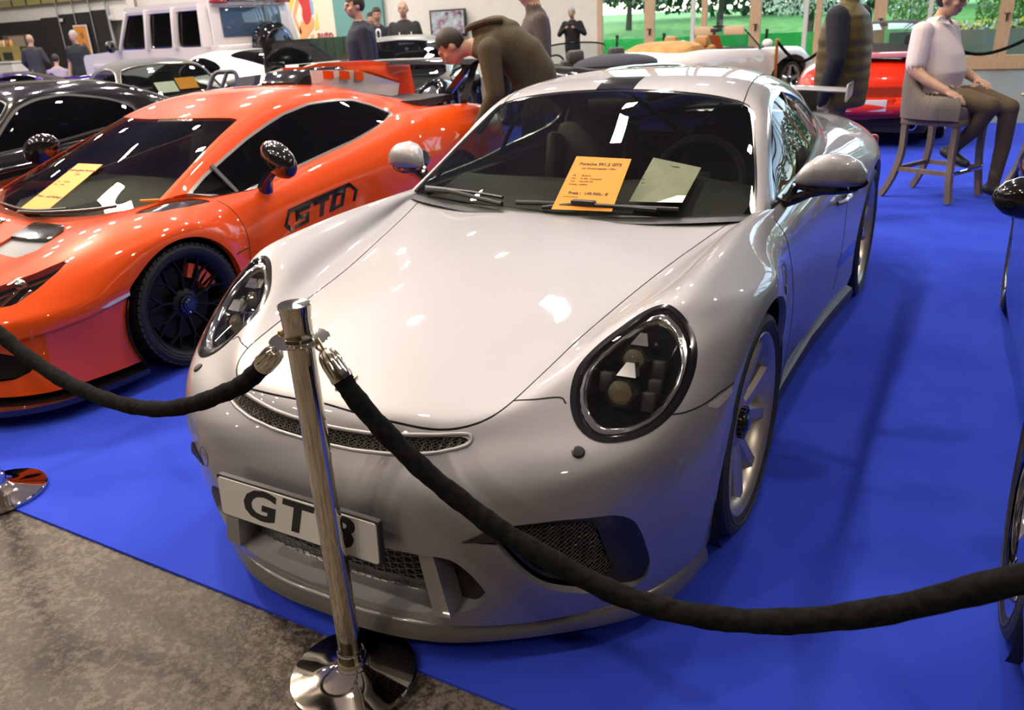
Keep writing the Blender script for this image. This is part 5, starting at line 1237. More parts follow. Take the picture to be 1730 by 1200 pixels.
# ------------------------------------------------------------------ background cars, bent from the two base shapes
def warp(T,sx,ym,zm,dx=0.):
    A=np.array(T,float); B=A.copy()
    B[...,0]=A[...,0]*sx; B[...,1]=np.interp(A[...,1],*ym); B[...,2]=np.interp(A[...,2],*zm); return B
ID_Y=([-1.1,0,.355,1.03,1.85,2.457,3.0,3.5],)
def bg_car(name,label,loc,rz,pm_,sx=1.,ynew=None,znew=None,roof=None,open_top=False,wheel_r=.33,rim=None,style='five',glass_m=None,head=False,tail=False,ds=5,trim=None,seat=None,mirrors=True,cab=CABIN,swp=SWP,dash=True):
    yo=ID_Y[0]; ynew=ynew or yo; zo=[0,.345,.86,1.28,1.5]; znew=znew or zo; ym=(yo,ynew); zm=(zo,znew)
    t=thing(name,label,'car',loc,rz); B=Surf(warp(BODY,sx,ym,zm),lam=.004).patch(ds); Cc=Surf(warp(cab,sx,ym,zm),lam=.004)
    FB=PM(B.D.copy(),B.F)
    Y=lambda y:float(np.interp(y,*ym)); Z=lambda z:float(np.interp(z,*zm))
    for y0 in (0,2.457):
        _,B=B.cut(np.where(np.abs(B.x)>.5*sx,np.hypot(B.y-Y(y0),B.z-wheel_r)-wheel_r*1.12,1.))
    hole=[(-.735,.56),(-.66,.50),(0,.37),(.66,.50),(.735,.56),(.742,1.4),(.69,1.8),(.6,2.1),(-.6,2.1),(-.69,1.8),(-.742,1.4)]
    _,B=B.cut(seg_sdf(B.x,B.y,[(x*sx,Y(y)) for x,y in hole]))
    if head:
        lm,B=B.cut(np.where(B.y<Y(-.28),seg_sdf(np.abs(B.x),B.z,[(x*sx,Z(z)) for x,z in LAMP]),1.))
        for s in (-1,1):
            a=lm.cut(-s*lm.x)[0]; a.make('headlamp_lens',M_clear,t); a.off(-.04).make('headlamp_bowl',M_reflector,t)
    B.make('body_shell',pm_,t,rim=.02)
    for s in (-1,1):
        for y0 in (0,2.457):
            well(t,s,s*.50*sx,Y(y0),wheel_r,wheel_r*1.13,.36*sx)
    MB().box((0,Y(1.2),.20),(1.3*sx,Y(3.2)-Y(-.4),.12)).make('underbody',M_dull,t)
    gm=glass_m or M_glass
    c=Cc.patch(ds)
    ws,c=c.cut(seg_sdf(c.u,c.v,WSP+[(4.02,-.5),(-4.02,-.5)])); f2,g2=ws.cut(-(seg_sdf(ws.u,ws.v,WSP+[(4.02,-.5),(-4.02,-.5)])+.10))
    f2.make('windshield_frame',trim or M_black,t,rim=.02); g2.make('windshield',gm,t)
    if not open_top:
        SW2=[(Y(y),Z(z)) for y,z in swp]
        sw,c=c.cut(np.where(np.abs(c.u)>4.15,seg_sdf(c.y,c.z,SW2),1.)); rw,c=c.cut(seg_sdf(c.u,c.v,rpoly(RW,.5)))
        c.make('roof',roof or pm_,t,rim=.01)
        fr,g=sw.cut(-(seg_sdf(sw.y,sw.z,SW2)+.016))
        for s in (-1,1):
            fr.cut(-s*fr.x)[0].make('window_trim',trim or M_black,t,rim=.008); g.cut(-s*g.x)[0].off(-.005).make('side_window',gm,t)
        rw.off(-.002).make('rear_window',gm,t)
    else:
        V=[];F=[]
        MB().box((0,Y(1.3),.33),(1.2*sx,1.3,.05)).box((0,Y(2.0),.6),(1.2*sx,.05,.55)).make('cabin_tub',M_leather,t)
    for s in (-1,1):
        for y0 in (0,2.457): make_wheel(t,'wheel',s*.755*sx,Y(y0),wheel_r,wheel_r,.22,s,rim or M_rim,style)
        if mirrors:
            m_=bpy.data.objects.new('door_mirror',None); COL.objects.link(m_); m_.parent=t
            MB().ell((s*.93*sx,Y(.80),Z(.95)),(.10,.06,.065),n=14,m=8).make('mirror_shell',pm_,m_); MB().tube([(s*.76*sx,Y(.78),Z(.87)),(s*.9*sx,Y(.80),Z(.92))],.02,6).make('mirror_stalk',M_satin,m_)
        sm=seat or M_leather
        b=MB(); b.box((s*.34*sx,Y(1.62),Z(.74)),(.44*sx,.13,.5),M=Matrix.Rotation(-.22,4,'X'),bev=.05); b.box((s*.34*sx,Y(1.25),Z(.42)),(.44*sx,.5,.15),bev=.05); b.make('seat',sm,t)
        MB().box((s*.34*sx,Y(1.70),Z(1.03)),(.27*sx,.11,.18),bev=.05).tube([(s*.34*sx-.05,Y(1.69),Z(.9)),(s*.34*sx-.05,Y(1.70),Z(1.0))],.008,6).tube([(s*.34*sx+.05,Y(1.69),Z(.9)),(s*.34*sx+.05,Y(1.70),Z(1.0))],.008,6).make('headrest',sm,t)
    if dash:
        V=[];F=[]
        for x in np.linspace(-.64,.64,11): V+=[(x*sx,Y(np.interp(abs(x),[0,.64],[.45,.58])),Z(.84)),(x*sx,Y(.80),Z(.90)),(x*sx,Y(.92),Z(.86)),(x*sx,Y(.92),Z(.6))]
        obj('dashboard',V,[(i*4+k,i*4+4+k,i*4+5+k,i*4+1+k) for i in range(10) for k in range(3)],M_leather,t)
        MB().tube([(.34*sx+.18*cos(2*pi*k/24),Y(1.0)+.06*sin(2*pi*k/24),Z(.86)+.165*sin(2*pi*k/24)) for k in range(24)],.015,6,closed=True).make('steering_rim',M_leather,t)
    t['FB']=0; del t['FB']
    return t,FB,Y,Z
P_black=paint('black_paint',(.006,.006,.007),0,.15); P_white=paint('white_paint',(.78,.76,.75),0,.3); P_grey=paint('grey_green_paint',(.34,.35,.31),.5,.3); P_red=paint('red_paint',(.72,.030,.008),0,.25)
P_purple=paint('purple_paint',(.05,.012,.22),.3,.2); P_navy=paint('navy_paint',(.012,.018,.06),.2,.2); P_ivory=paint('ivory_paint',(.82,.80,.76),0,.3)
G_dark=glass('dark_car_glass',(.10,.11,.10)); G_see=glass('clear_car_glass',(.75,.82,.80))
# A: black coupe beyond the orange car
a_,FB,Y,Z=bg_car('coupe','black coupe with arched side window on the far side of the orange wedge car',(-5.22,.05,0),0,P_black,1.02,[-1.2,0,.55,1.15,2.1,2.6,3.1,3.4],[0,.345,.83,1.265,1.5],rim=M_black,glass_m=G_dark,trim=M_satin,ds=7)
M_slb=mat('slate_blue',(.035,.045,.075),.45)
def a_loc(px,py,d): return at_px(px,py,d)-Vector((-5.22,.05,0))
q=[a_loc(px,py,7.9) for px,py in ((352,153),(362,126),(380,122),(398,124),(403,150))]
MB().tube(cr(q,5),.022,8).make('spoiler_hoop',M_slb,a_); MB().tube([a_loc(383,124,7.9),a_loc(374,150,7.9)],.02,8).make('spoiler_strut',M_slb,a_)
q=[a_loc(px,py,7.8) for px,py in ((395,150),(404,131),(431,127),(429,142),(412,152))]
MB().add(q+[v+Vector((.02,.06,0)) for v in q],[(0,1,2,3,4),(9,8,7,6,5)]+[(k,k+5,(k+1)%5+5,(k+1)%5) for k in range(5)]).make('spoiler_plate',M_slb,a_,smooth=False)
for o_ in children(a_):
    if o_.name.startswith('door_mirror') :
        for c_ in children(o_): bpy.data.objects.remove(c_)
        bpy.data.objects.remove(o_)
# B: grey classic coupe in the second row
def heading(dx,dy): return atan2(dx,-dy)      # car nose (-y local) pointed along (dx,dy)
def place(px,py,d,hd,local):
    """origin so that the local point appears at the pixel and depth"""
    p=at_px(px,py,d); rz=heading(*hd); c,s=cos(rz),sin(rz); return (p.x-(c*local[0]-s*local[1]),p.y-(s*local[0]+c*local[1]),0),rz
l,rz=place(283,120,9.9,(.93,-.27),(0,.55,1.06))
b_,FB,Y,Z=bg_car('classic_coupe','grey-green classic coupe with an orange sheet behind its bright-framed windshield',l,rz,P_grey,.90,[-.9,-.2,.30,.72,1.6,2.1,2.4,2.6],[0,.33,.86,1.30,1.5],roof=mat('grey_vinyl',(.035,.035,.036),.55),wheel_r=.31,rim=M_chrome,glass_m=glass('pale_glass',(.55,.6,.55)),trim=mat('bright_trim',(.62,.60,.55),.25,1.))
obj('price_card',[(.10,.52,.93),(.36,.54,.93),(.36,.66,1.06),(.10,.64,1.06)],[(0,1,2,3)],M_orange_sheet,b_,smooth=False); 
obj('info_card',[(-.18,.48,.91),(.08,.50,.91),(.08,.62,1.03),(-.18,.60,1.03)],[(0,1,2,3)],M_paper,b_,smooth=False)
# C: white car with a big black wing
l,rz=place(420,78,12.3,(-.99,.12),(0,1.6,1.28))
c_,FB,Y,Z=bg_car('winged_car','white sports car with a wide glossy black rear wing',l,rz,P_white,1.0,[-1.1,0,.2,.9,1.75,2.457,3.1,3.5],[0,.34,.90,1.32,1.5],glass_m=G_dark,trim=P_white,rim=M_black)
MB().prism(rpoly([(-.95,-.02),(.95,-.02),(.95,.03),(-.95,.03)],.015),.32,Matrix.Translation((0,3.15,1.10))).make('rear_wing',M_black,c_)
MB().box((0,3.42,.90),(1.55,.25,.24),bev=.04).make('tail_panel',M_black,c_)
for s in (-1,1): MB().box((s*.92,3.3,1.05),(.03,.42,.22),bev=.01).make('wing_endplate',M_black,c_)
for s in (-1,1): MB().bar((s*.4,3.3,1.10),(s*.4,3.3,.85),.03,.2,(1,0,0)).make('wing_upright',M_black,c_)
# E: black show car behind the man in the navy suit
l,rz=place(665,82,10.4,(.38,-.92),(0,.7,1.18))
e_,FB,Y,Z=bg_car('show_car','black low sports car with a pale grey bonnet stripe behind the man in navy',l,rz,P_black,1.0,[-1.1,0,.3,1.0,1.7,2.0,2.3,2.5],[0,.345,.94,1.40,1.6],glass_m=glass('bright_glass',(.35,.38,.4)),trim=P_black,roof=mat('grey_roof',(.20,.20,.20),.3),rim=M_black,head=True)
stp_=FB.cut(np.where((FB.v<13)&(FB.z>.6),np.abs(FB.x)-.20-.0*FB.y,1.))[0]; stp_.off(.003).make('bonnet_stripe',mat('stripe_grey',(.42,.40,.37),.3,coat=1),e_)
# F: black roadster behind the silver roof
l,rz=place(1010,85,11.2,(-.80,.60),(0,1.66,1.08))
f_,FB,Y,Z=bg_car('roadster','black open roadster with dark headrests behind the silver roof',l,rz,P_black,.96,[-1.0,0,.45,.95,1.75,2.35,2.8,3.1],[0,.32,.85,1.22,1.5],open_top=True,trim=P_black,glass_m=G_see,seat=noise_mix(mat('grey_leather',(.06,.055,.05),.5),30,(.05,.047,.043),(.075,.07,.065)))
MB().ell((0,Y(2.25),.90),(.62,.40,.13),n=24,m=12).make('folded_top',mat('slate_canvas',(.035,.035,.05),.8),f_)
# G: ivory classic convertible
l,rz=place(1205,70,13.8,(.42,.91),(0,.75,1.10))
g_,FB,Y,Z=bg_car('convertible','ivory classic convertible with a tan tonneau and black windshield frame',l,rz,P_ivory,1.0,[-1.5,-.3,.25,.62,1.6,2.1,2.5,2.75],[0,.33,.86,1.30,1.5],open_top=True,trim=P_black,glass_m=G_see,wheel_r=.31,rim=M_chrome,seat=mat('tan_leather',(.42,.22,.07),.5))
M_tan=noise_mix(mat('tan_canvas',(.48,.24,.06),.75),6,(.44,.21,.05),(.55,.30,.09))
V=[];F=[]; S_=[(1.55,.92,.58,.10),(1.75,1.0,.66,.13),(2.0,1.0,.68,.12),(2.25,.95,.66,.08),(2.45,.90,.60,.03)]
for y,z,wd,h_ in S_:
    for k in range(13):
        a=pi*k/12; V.append((-cos(a)*wd,y,z-.06+sin(a)**.6*h_))
MB().add(V,[(i*13+k,i*13+k+1,i*13+14+k,i*13+13+k) for i in range(len(S_)-1) for k in range(12)]).make('tonneau_cover',M_tan,g_)
for x in (-.36,.30): MB().box((x,.66,1.17),(.42,.02,.14),bev=.009).make('sun_visor',mat('visor_beige',(.60,.42,.26),.6),g_)
MB().box((.02,.70,1.18),(.18,.03,.06),bev=.01).make('rear_view_mirror',M_satin,g_)
MB().box((.05,.62,.98),(.22,.01,.28),M=Matrix.Rotation(-.5,4,'X')).make('price_card',mat('rust_card',(.40,.08,.02),.6),g_)
# H: red rear-engined classic seen from behind
h_,FB,Y,Z=bg_car('classic_sports_car','red classic sports car with black roof, seen from the rear by the glazing',(.18,11.15,0),pi,P_red,.93,None,[0,.32,.84,1.27,1.5],roof=mat('black_canvas',(.012,.012,.013),.8),glass_m=G_see,trim=mat('bright_trim2',(.55,.58,.6),.25,.8),wheel_r=.31,rim=M_chrome,ds=6,mirrors=False)
MB().box((0,3.05,.955),(1.15,.42,.05),bev=.02).make('tail_flap',P_red,h_); MB().box((0,3.27,.955),(1.08,.02,.045),bev=.008).make('flap_highlight',mat('pink_highlight',(.62,.25,.28),.2),h_)  # pale pink bar paints the highlight along the red flap
b=MB()
for k in range(13):
    x=-.72+.12*k; b.box((x,3.50-.12*abs(x)**2.5,.60),(.122,.05,.10),rz=-.0)
b.make('lens_strip',mat('dark_red_lens',(.30,.035,.015),.12,coat=1),h_)
MB().tube(cr([(-.84,2.9,.45),(-.82,3.25,.45),(-.70,3.46,.45),(-.35,3.54,.45),(0,3.56,.45),(.35,3.54,.45),(.70,3.46,.45),(.82,3.25,.45),(.84,2.9,.45)],5),.10,12).make('rear_bumper',P_red,h_)
MB().box((0,3.64,.47),(.52,.02,.12),bev=.005).make('number_plate',M_white_plate,h_); MB().box((0,3.62,.47),(.66,.03,.17),bev=.01).make('plate_recess',P_red,h_)
for s in (-1,1): MB().lathe([(.04,0),(.055,.0),(.055,.16),(.045,.16),(.043,.02)],20,Matrix.Translation((s*.52,3.45,.27))@Matrix.Rotation(-pi/2,4,'X'),cap=False).make('exhaust_pipe',M_chrome,h_)
MB().box((0,3.2,.24),(1.3,.5,.14)).make('rear_valance',M_dull,h_)
# I: black car at the right edge
i_,FB,Y,Z=bg_car('black_coupe','glossy black car cut off by the right edge, behind the rope',(2.43,-.15,0),0,P_black,1.0,[-1.0,0,.25,.98,1.9,2.6,3.3,3.7],[0,.345,.86,1.29,1.5],rim=M_chrome,style='turbine5',glass_m=G_dark,wheel_r=.345,ds=8,trim=M_chrome)
# J: purple coupe and dark roadster far left
l,rz=place(60,119,14.0,(.62,.78),(0,.75,1.0))
bg_car('purple_car','purple car in front of the grey-haired man, only its roof in view',l,rz,P_purple,1.0,[-1.3,-.3,.3,.8,1.3,1.8,2.2,2.5],[0,.345,.96,1.12,1.5],ds=5,glass_m=G_dark)
# ---- white boxy off-roader
def offroader(loc,rz):
    t=thing('off_roader','white boxy off-road vehicle with a black spare wheel cover on its rear','car',loc,rz)
    M=paint('white_offroad_paint',(.74,.68,.65),0,.35); gd=glass('offroad_glass',(.08,.10,.12))
    # nose toward -y; front axle y=0, rear axle y=2.85
    V=[];F=[]
    prof=[(-.82,.55),(-.82,1.12),(-.75,1.20),(.55,1.26),(3.62,1.28),(3.66,.62),(3.4,.5),(.4,.45)]
    MB().prism(rpoly(prof,.05),1.74,Matrix(((0,0,1,-.87),(1,0,0,0),(0,1,0,0),(0,0,0,1)))).make('lower_body',M,t)
    # cab frame: pillars and rails around the openings
    zb,zt=1.27,1.90; wb,wt=.85,.76
    W=lambda z:wb+(wt-wb)*(z-zb)/(zt-zb)
    def pil(y0,y1,s,wd,nm='pillar'): MB().bar((s*wb,y0,zb-.03),(s*wt,y1,zt),.06,wd,(1,0,0),bev=.012).make(nm,M,t)
    for s in (-1,1):
        pil(.60,.92,s,.12); pil(1.55,1.58,s,.18); pil(2.42,2.42,s,.20); pil(3.36,3.30,s,.34)
        MB().bar((s*wt,.88,zt),(s*wt,3.42,zt),.07,.14,bev=.02).make('roof_rail',M,t)
        MB().bar((s*(wt+.01),.86,zt+.02),(s*(wt+.01),3.4,zt+.02),.03,.03).make('gutter',M_black,t)
        for y0,y1,q0,q1 in ((.68,1.47,.96,1.50),(1.64,2.33,1.66,2.33),(2.51,3.22,2.51,3.17)):
            V=[(s*(wb+.008),y0,zb+.01),(s*(wb+.008),y1,zb+.01),(s*(wt+.008),q1,zt-.06),(s*(wt+.008),q0,zt-.06)]
            MB().add(V+[(x-s*.01,y,z) for x,y,z in V],[(0,1,2,3)[::s],(7,6,5,4)[::s],(0,4,5,1)[::s],(1,5,6,2)[::s],(2,6,7,3)[::s],(3,7,4,0)[::s]]).make('side_window',gd,t,smooth=False)
            b=MB(); b.tube([(x+s*.006,y,z) for x,y,z in rp3(V)],.016,6,closed=True); b.make('window_seal',M_black,t)
    MB().prism(rpoly([(-.80,.84),(.80,.84),(.80,3.46),(-.80,3.46)],.12),.09,Matrix.Translation((0,0,1.88))).make('roof',M,t)
    V=[(-.78,.62,1.28),(.78,.62,1.28),(.70,.90,1.86),(-.70,.90,1.86)]; MB().add(V+[(x,y+.012,z) for x,y,z in V],[(0,1,2,3),(7,6,5,4),(0,4,5,1),(1,5,6,2),(2,6,7,3),(3,7,4,0)]).make('windshield',gd,t,smooth=False)
    MB().box((0,3.40,1.58),(1.62,.06,.62),bev=.02).make('rear_door',M,t)
    MB().box((0,3.44,1.62),(1.24,.02,.46),bev=.008).make('rear_window',mat('bright_tint',(.06,.10,.16),.04,coat=1),t); MB().box((-.30,3.456,1.62),(.07,.012,.5)).make('rear_wiper',M_black,t)
    MB().lathe([(0,.24),(.30,.24),(.37,.20),(.385,.12),(.385,0),(0,0)],32,Matrix.Translation((-.12,3.68,1.22))@Matrix.Rotation(-pi/2,4,'X'),cap=False).make('spare_wheel_cover',M_black,t)
    MB().lathe([(.26,.245),(.27,.25),(.28,.245)],32,Matrix.Translation((-.12,3.68,1.22))@Matrix.Rotation(-pi/2,4,'X'),cap=False).make('cover_ring',M_chrome,t)
    MB().box((0,3.50,1.96),(1.0,.16,.05),bev=.015).make('roof_spoiler',M_chrome,t)
    for s in (-1,1): MB().box((s*.66,3.50,1.94),(.28,.12,.06),bev=.02).make('marker_light',mat('tail_red',(.30,.02,.02),.15,coat=1),t)
    for s in (-1,1):
        MB().ell((s*1.02,.55,1.33),(.10,.06,.11),n=14,m=8).make('door_mirror',M_black,t); MB().bar((s*.86,.6,1.26),(s*.98,.56,1.30),.03,.03).make('mirror_arm',M_black,t)
        MB().box((s*.80,0,.98),(.22,.95,.12),bev=.04).make('fender_flare',M,t)
        for y0 in (0,2.85): make_wheel(t,'wheel',s*.80,y0,.40,.40,.27,s,M_black,'five')
    for x in (-.35,.35): MB().box((x,2.0,1.35),(.5,.14,.7),bev=.06).box((x,1.2,1.35),(.5,.14,.7),bev=.06).make('seat',M_leather,t)
    MB().box((0,1.9,.75),(1.6,2.8,.2)).make('cabin_floor',M_dull,t)
    return t
def rp3(V,k=.14):
    out=[];n=len(V)
    for i in range(n):
        p=Vector(V[i]);a=Vector(V[i-1]);b=Vector(V[(i+1)%n])
        for t in (0,.5,1):
            A=p.lerp(a,k);B=p.lerp(b,k); out.append(tuple((1-t)**2*A+2*t*(1-t)*p+t*t*B))
    return out
l,rz=place(335,14,15.6,(-.99,.12),(0,2.1,2.09))
offroader(l,rz).scale=(1.07,1.07,1.07)
# ------------------------------------------------------------------ people
from mathutils.kdtree import KDTree
M_skin=noise_mix(mat('skin',(.50,.29,.19),.5),20,(.48,.275,.18),(.53,.31,.205)); M_hairb=mat('hair_dark_brown',(.025,.015,.010),.6); M_hairg=mat('hair_grey',(.38,.37,.35),.6); M_eye=mat('eye_dark',(.02,.015,.012),.2); M_lips=mat('lips',(.40,.16,.12),.5)
cloth=lambda n,c,r=.85:noise_mix(mat(n,c,r),40,tuple(v*.88 for v in c),tuple(min(1,v*1.1) for v in c),bump=.12)
C_navy=cloth('navy_suit',(.012,.014,.030)); C_olive=cloth('olive_jacket',(.062,.047,.020)); C_fleece=cloth('grey_fleece',(.075,.058,.052)); C_char=cloth('charcoal_hoodie',(.022,.024,.023)); C_vest=noise_mix(mat('olive_vest',(.085,.062,.012),.45),30,(.075,.055,.010),(.10,.075,.018)); C_nshirt=cloth('navy_shirt',(.010,.012,.022)); C_khaki=cloth('khaki_trousers',(.13,.10,.062)); C_polo=noise_mix(mat('white_polo',(.72,.62,.62),.85),4,(.70,.61,.61),(.75,.66,.66),bump=.08,bscale=120); C_tan=cloth('tan_trousers',(.095,.065,.035)); C_black=cloth('black_cloth',(.010,.010,.011)); C_grey=cloth('grey_jacket',(.045,.045,.05)); C_lil=cloth('lilac_shirt',(.33,.28,.36)); C_shirt=cloth('white_shirt',(.75,.73,.70)); C_blk=mat('black_shoe',(.012,.012,.012),.5); C_shoe=noise_mix(mat('sand_shoe',(.45,.30,.12),.7),25,(.55,.40,.22),(.50,.24,.03)); C_sole=mat('sole_pale',(.55,.48,.38),.7)
def basis(f,up=(0,0,1)):
    f=Vector(f).normalized(); u=Vector(up); u=(u-f*u.dot(f)).normalized(); return Matrix((f.cross(u)*-1,f*-1,u)).transposed()   # cols: left(+x), back(+y), up
class Body:
    def __init__(s): s.b=MB(); s.tags=[]; s.mats=[]
    def _t(s,n0,m):
        if m not in s.mats: s.mats.append(m)
        s.tags+= [s.mats.index(m)]*(len(s.b.V)-n0)
    def limb(s,pts,rad,m,n=12):
        n0=len(s.b.V); P=[Vector(p) for p in pts]; L_=sum((P[i+1]-P[i]).length for i in range(len(P)-1))
        Q=[];R_=[]
        for i in range(len(P)-1):
            k_=max(1,int((P[i+1]-P[i]).length/.02))
            for j in range(k_): Q.append(P[i].lerp(P[i+1],j/k_)); R_.append(rad[i]+(rad[i+1]-rad[i])*j/k_)
        s.b.tube(Q+[P[-1]],R_+[rad[-1]],n)
        for p,r in zip(P,rad): s.b.ell(p,(r,r,r),n=12,m=8)
        s._t(n0,m)
    def ell(s,c,r,m,M=None): n0=len(s.b.V); s.b.ell(c,r,M,n=18,m=12); s._t(n0,m)
    def torso(s,secs,m):
        """secs: (centre, half width, half depth, side axis, back axis)"""
        n0=len(s.b.V); n=32; V=[];F=[]; S2=[]
        for A_,B_ in zip(secs[:-1],secs[1:]):
            k_=max(1,int((Vector(B_[0])-Vector(A_[0])).length/.018))
            for j in range(k_):
                f_=j/k_; S2.append((Vector(A_[0]).lerp(Vector(B_[0]),f_),A_[1]+(B_[1]-A_[1])*f_,A_[2]+(B_[2]-A_[2])*f_,Vector(A_[3]).lerp(Vector(B_[3]),f_),Vector(A_[4]).lerp(Vector(B_[4]),f_)))
        secs=S2+[secs[-1]]
        for c,w,d,sx,bk in secs:
            for k in range(n):
                a=2*pi*k/n; ca,sa=cos(a),sin(a); V.append(Vector(c)+Vector(sx)*math.copysign(abs(ca)**.8,ca)*w+Vector(bk)*math.copysign(abs(sa)**.8,sa)*d)
        for i in range(len(secs)-1):
            for k in range(n): F.append((i*n+k,i*n+(k+1)%n,i*n+n+(k+1)%n,i*n+n+k))
        F+=[tuple(range(n-1,-1,-1)),tuple((len(secs)-1)*n+k for k in range(n))]; s.b.add(V,F); s._t(n0,m)
    def hand(s,w,d,nrm,thumb,sc=1.,curl=.5,m=M_skin):
        """wrist point, pointing direction, back-of-hand normal, thumb direction"""
        w=Vector(w); d=Vector(d).normalized(); nrm=Vector(nrm); nrm=(nrm-d*nrm.dot(d)).normalized(); t=Vector(thumb); t=(t-d*t.dot(d)-nrm*t.dot(nrm)).normalized()
        Mx=Matrix((t,nrm,d)).transposed().to_4x4(); s.ell(w+d*.045*sc,(.042*sc,.017*sc,.055*sc),m,Mx)
        for k,(o,L) in enumerate(((.030,.070),(.011,.080),(-.010,.074),(-.029,.058))):
            p=w+d*.085*sc+t*o*sc; pts=[p-d*.03*sc,p]; dd=d.copy()
            for j in range(3):
                dd=(dd-nrm*curl*(.55)).normalized(); p=p+dd*L*sc*(.42,.32,.26)[j]; pts.append(p)
            s.limb(pts,[.0105*sc,.0105*sc,.0100*sc,.0092*sc,.0080*sc],m,8)
        p=w+d*.025*sc+t*.034*sc; dd=(d*.65+t*.75-nrm*.25).normalized(); pts=[p-dd*.02,p,p+dd*.035*sc]; dd=(d*.9+t*.25-nrm*.35).normalized(); pts.append(pts[-1]+dd*.032*sc)
        s.limb(pts,[.014*sc,.0135*sc,.012*sc,.0095*sc],m,8)
    def head(s,c,f,up=(0,0,1),sc=1.,m=M_skin):
        B=basis(f,up); M4=B.to_4x4(); c=Vector(c); q=lambda x,y,z:c+B@Vector((x,y,z))*sc
        s.ell(q(0,.012,.025),(.077*sc,.096*sc,.098*sc),m,M4); s.ell(q(0,-.022,-.045),(.060*sc,.070*sc,.072*sc),m,M4); s.ell(q(0,-.055,-.085),(.032*sc,.026*sc,.026*sc),m,M4)
        s.ell(q(0,-.088,.030),(.052*sc,.016*sc,.014*sc),m,M4)
        s.limb([q(0,-.086,.022),q(0,-.108,-.018)],[.009*sc,.0155*sc],m); s.ell(q(0,-.088,-.058),(.024*sc,.012*sc,.009*sc),M_lips,M4)
        for x in (-1,1):
            s.ell(q(x*.080,.012,-.012),(.010*sc,.020*sc,.032*sc),m,M4); s.ell(q(x*.046,-.062,-.022),(.022*sc,.026*sc,.02*sc),m,M4)
        s.hd=(c,B,sc)
    def build(s,name,parent,vox=.012,smooth=4):
        o=obj(name,s.b.V,s.b.F,s.mats,parent,sharp=None)
        md=o.modifiers.new('r','REMESH'); md.mode='VOXEL'; md.voxel_size=vox
        dg=bpy.context.evaluated_depsgraph_get(); me=bpy.data.meshes.new_from_object(o.evaluated_get(dg)); o.modifiers.clear()
        bm=bmesh.new(); bm.from_mesh(me)
        for _ in range(smooth): bmesh.ops.smooth_vert(bm,verts=bm.verts,factor=.5,use_axis_x=True,use_axis_y=True,use_axis_z=True)
        bm.to_mesh(me); bm.free(); kd=KDTree(len(s.b.V))
        for i,v in enumerate(s.b.V): kd.insert(v,i)
        kd.balance(); me.materials.clear()
        for m in s.mats: me.materials.append(m)
        idx=[s.tags[kd.find(p.center)[1]] for p in me.polygons]
        me.polygons.foreach_set('material_index',idx); me.polygons.foreach_set('use_smooth',[True]*len(idx)); me.update(); old=o.data; o.data=me; bpy.data.meshes.remove(old); me.name=name
        return o
def face_bits(t,hd,hair=None,hairline=.042,back=-.07,eyes=True,glasses=False,thick=1.07,beard=None):
    c,B,sc=hd; q=lambda x,y,z:c+B@Vector((x,y,z))*sc; M4=B.to_4x4()
    if eyes:
        for x in (-1,1): MB().ell(q(x*.032,-.083,.010),(.0125*sc,.007*sc,.0065*sc),M4,n=10,m=6).make('eye',M_eye,t)
    if hair:
        b=MB(); b.ell((0,0,0),(1,1,1),n=28,m=20); V=np.array(b.V); bm=bmesh.new()
        P=np.stack([V[:,0]*.077*thick,V[:,1]*.098*thick+.014,V[:,2]*.100*thick+.027],1)
        keep=[not((p[1]<-.045 and p[2]<hairline+(.02 if abs(p[0])>.05 else 0)) or p[2]<back or (p[2]<.005 and p[1]<.03)) for p in P]
        F=[f for f in b.F if sum(keep[i] for i in f)>=len(f)-1]
        n=len(P); W=[tuple(q(*p)) for p in P]+[tuple(q(p[0]*.90,(p[1]-.014)*.9+.014,(p[2]-.027)*.9+.027)) for p in P]
        E={}
        for f in F:
            for k in range(len(f)): E[(f[k],f[(k+1)%len(f)])]=1
        bd=[(a,e) for a,e in E if (e,a) not in E]
        F2=F+[tuple(i+n for i in reversed(f)) for f in F]+[(e,a,a+n,e+n) for a,e in bd]
        pm=PM(np.hstack([np.array(W),np.zeros((2*n,5))]),F2).compact()
        obj('hair',[tuple(p) for p in pm.P],pm.F,hair,t)
    if glasses:
        for x in (-1,1): MB().tube([q(x*.034+.024*cos(2*pi*k/16),-.102,.008+.017*sin(2*pi*k/16)) for k in range(16)],.0028*sc,6,closed=True).tube([q(x*.058,-.100,.012),q(x*.084,.01,.012)],.0025*sc,6).make('glasses',C_blk,t)
def person(name,label,at_,f,build,vox=.012,**fb):
    rz=heading(f[0],f[1]); t=thing('person',label,'person',(at_[0],at_[1],0),rz); b=Body(); build(b,t); b.build('body',t,vox)
    if hasattr(b,'hd'): face_bits(t,b.hd,**fb)
    return t
X_,Y_=Vector((1,0,0)),Vector((0,1,0))
def stand_legs(b,h,tr,shoe,hipw=.095,l=(0,0),r=(0,0),sole=None,flare=1.):
    k=h/1.78
    for s,(fx,fy) in ((1,l),(-1,r)):
        hip=Vector((s*hipw*k,0,.93*k)); an=Vector((s*(hipw+.01)*k+fx,fy,.085)); kn=(hip+an)/2+Vector((0,-.03,.02))
        b.limb([hip,hip.lerp(kn,.5),kn,kn.lerp(an,.5),an],[.098*k,.085*k,.066*k,.060*k*flare,.050*k*flare],tr)
        b.limb([an+Vector((0,.03,-.03)),an+Vector((s*.01,-.08,-.045)),an+Vector((s*.02,-.17,-.052))],[.042,.042,.032],shoe)
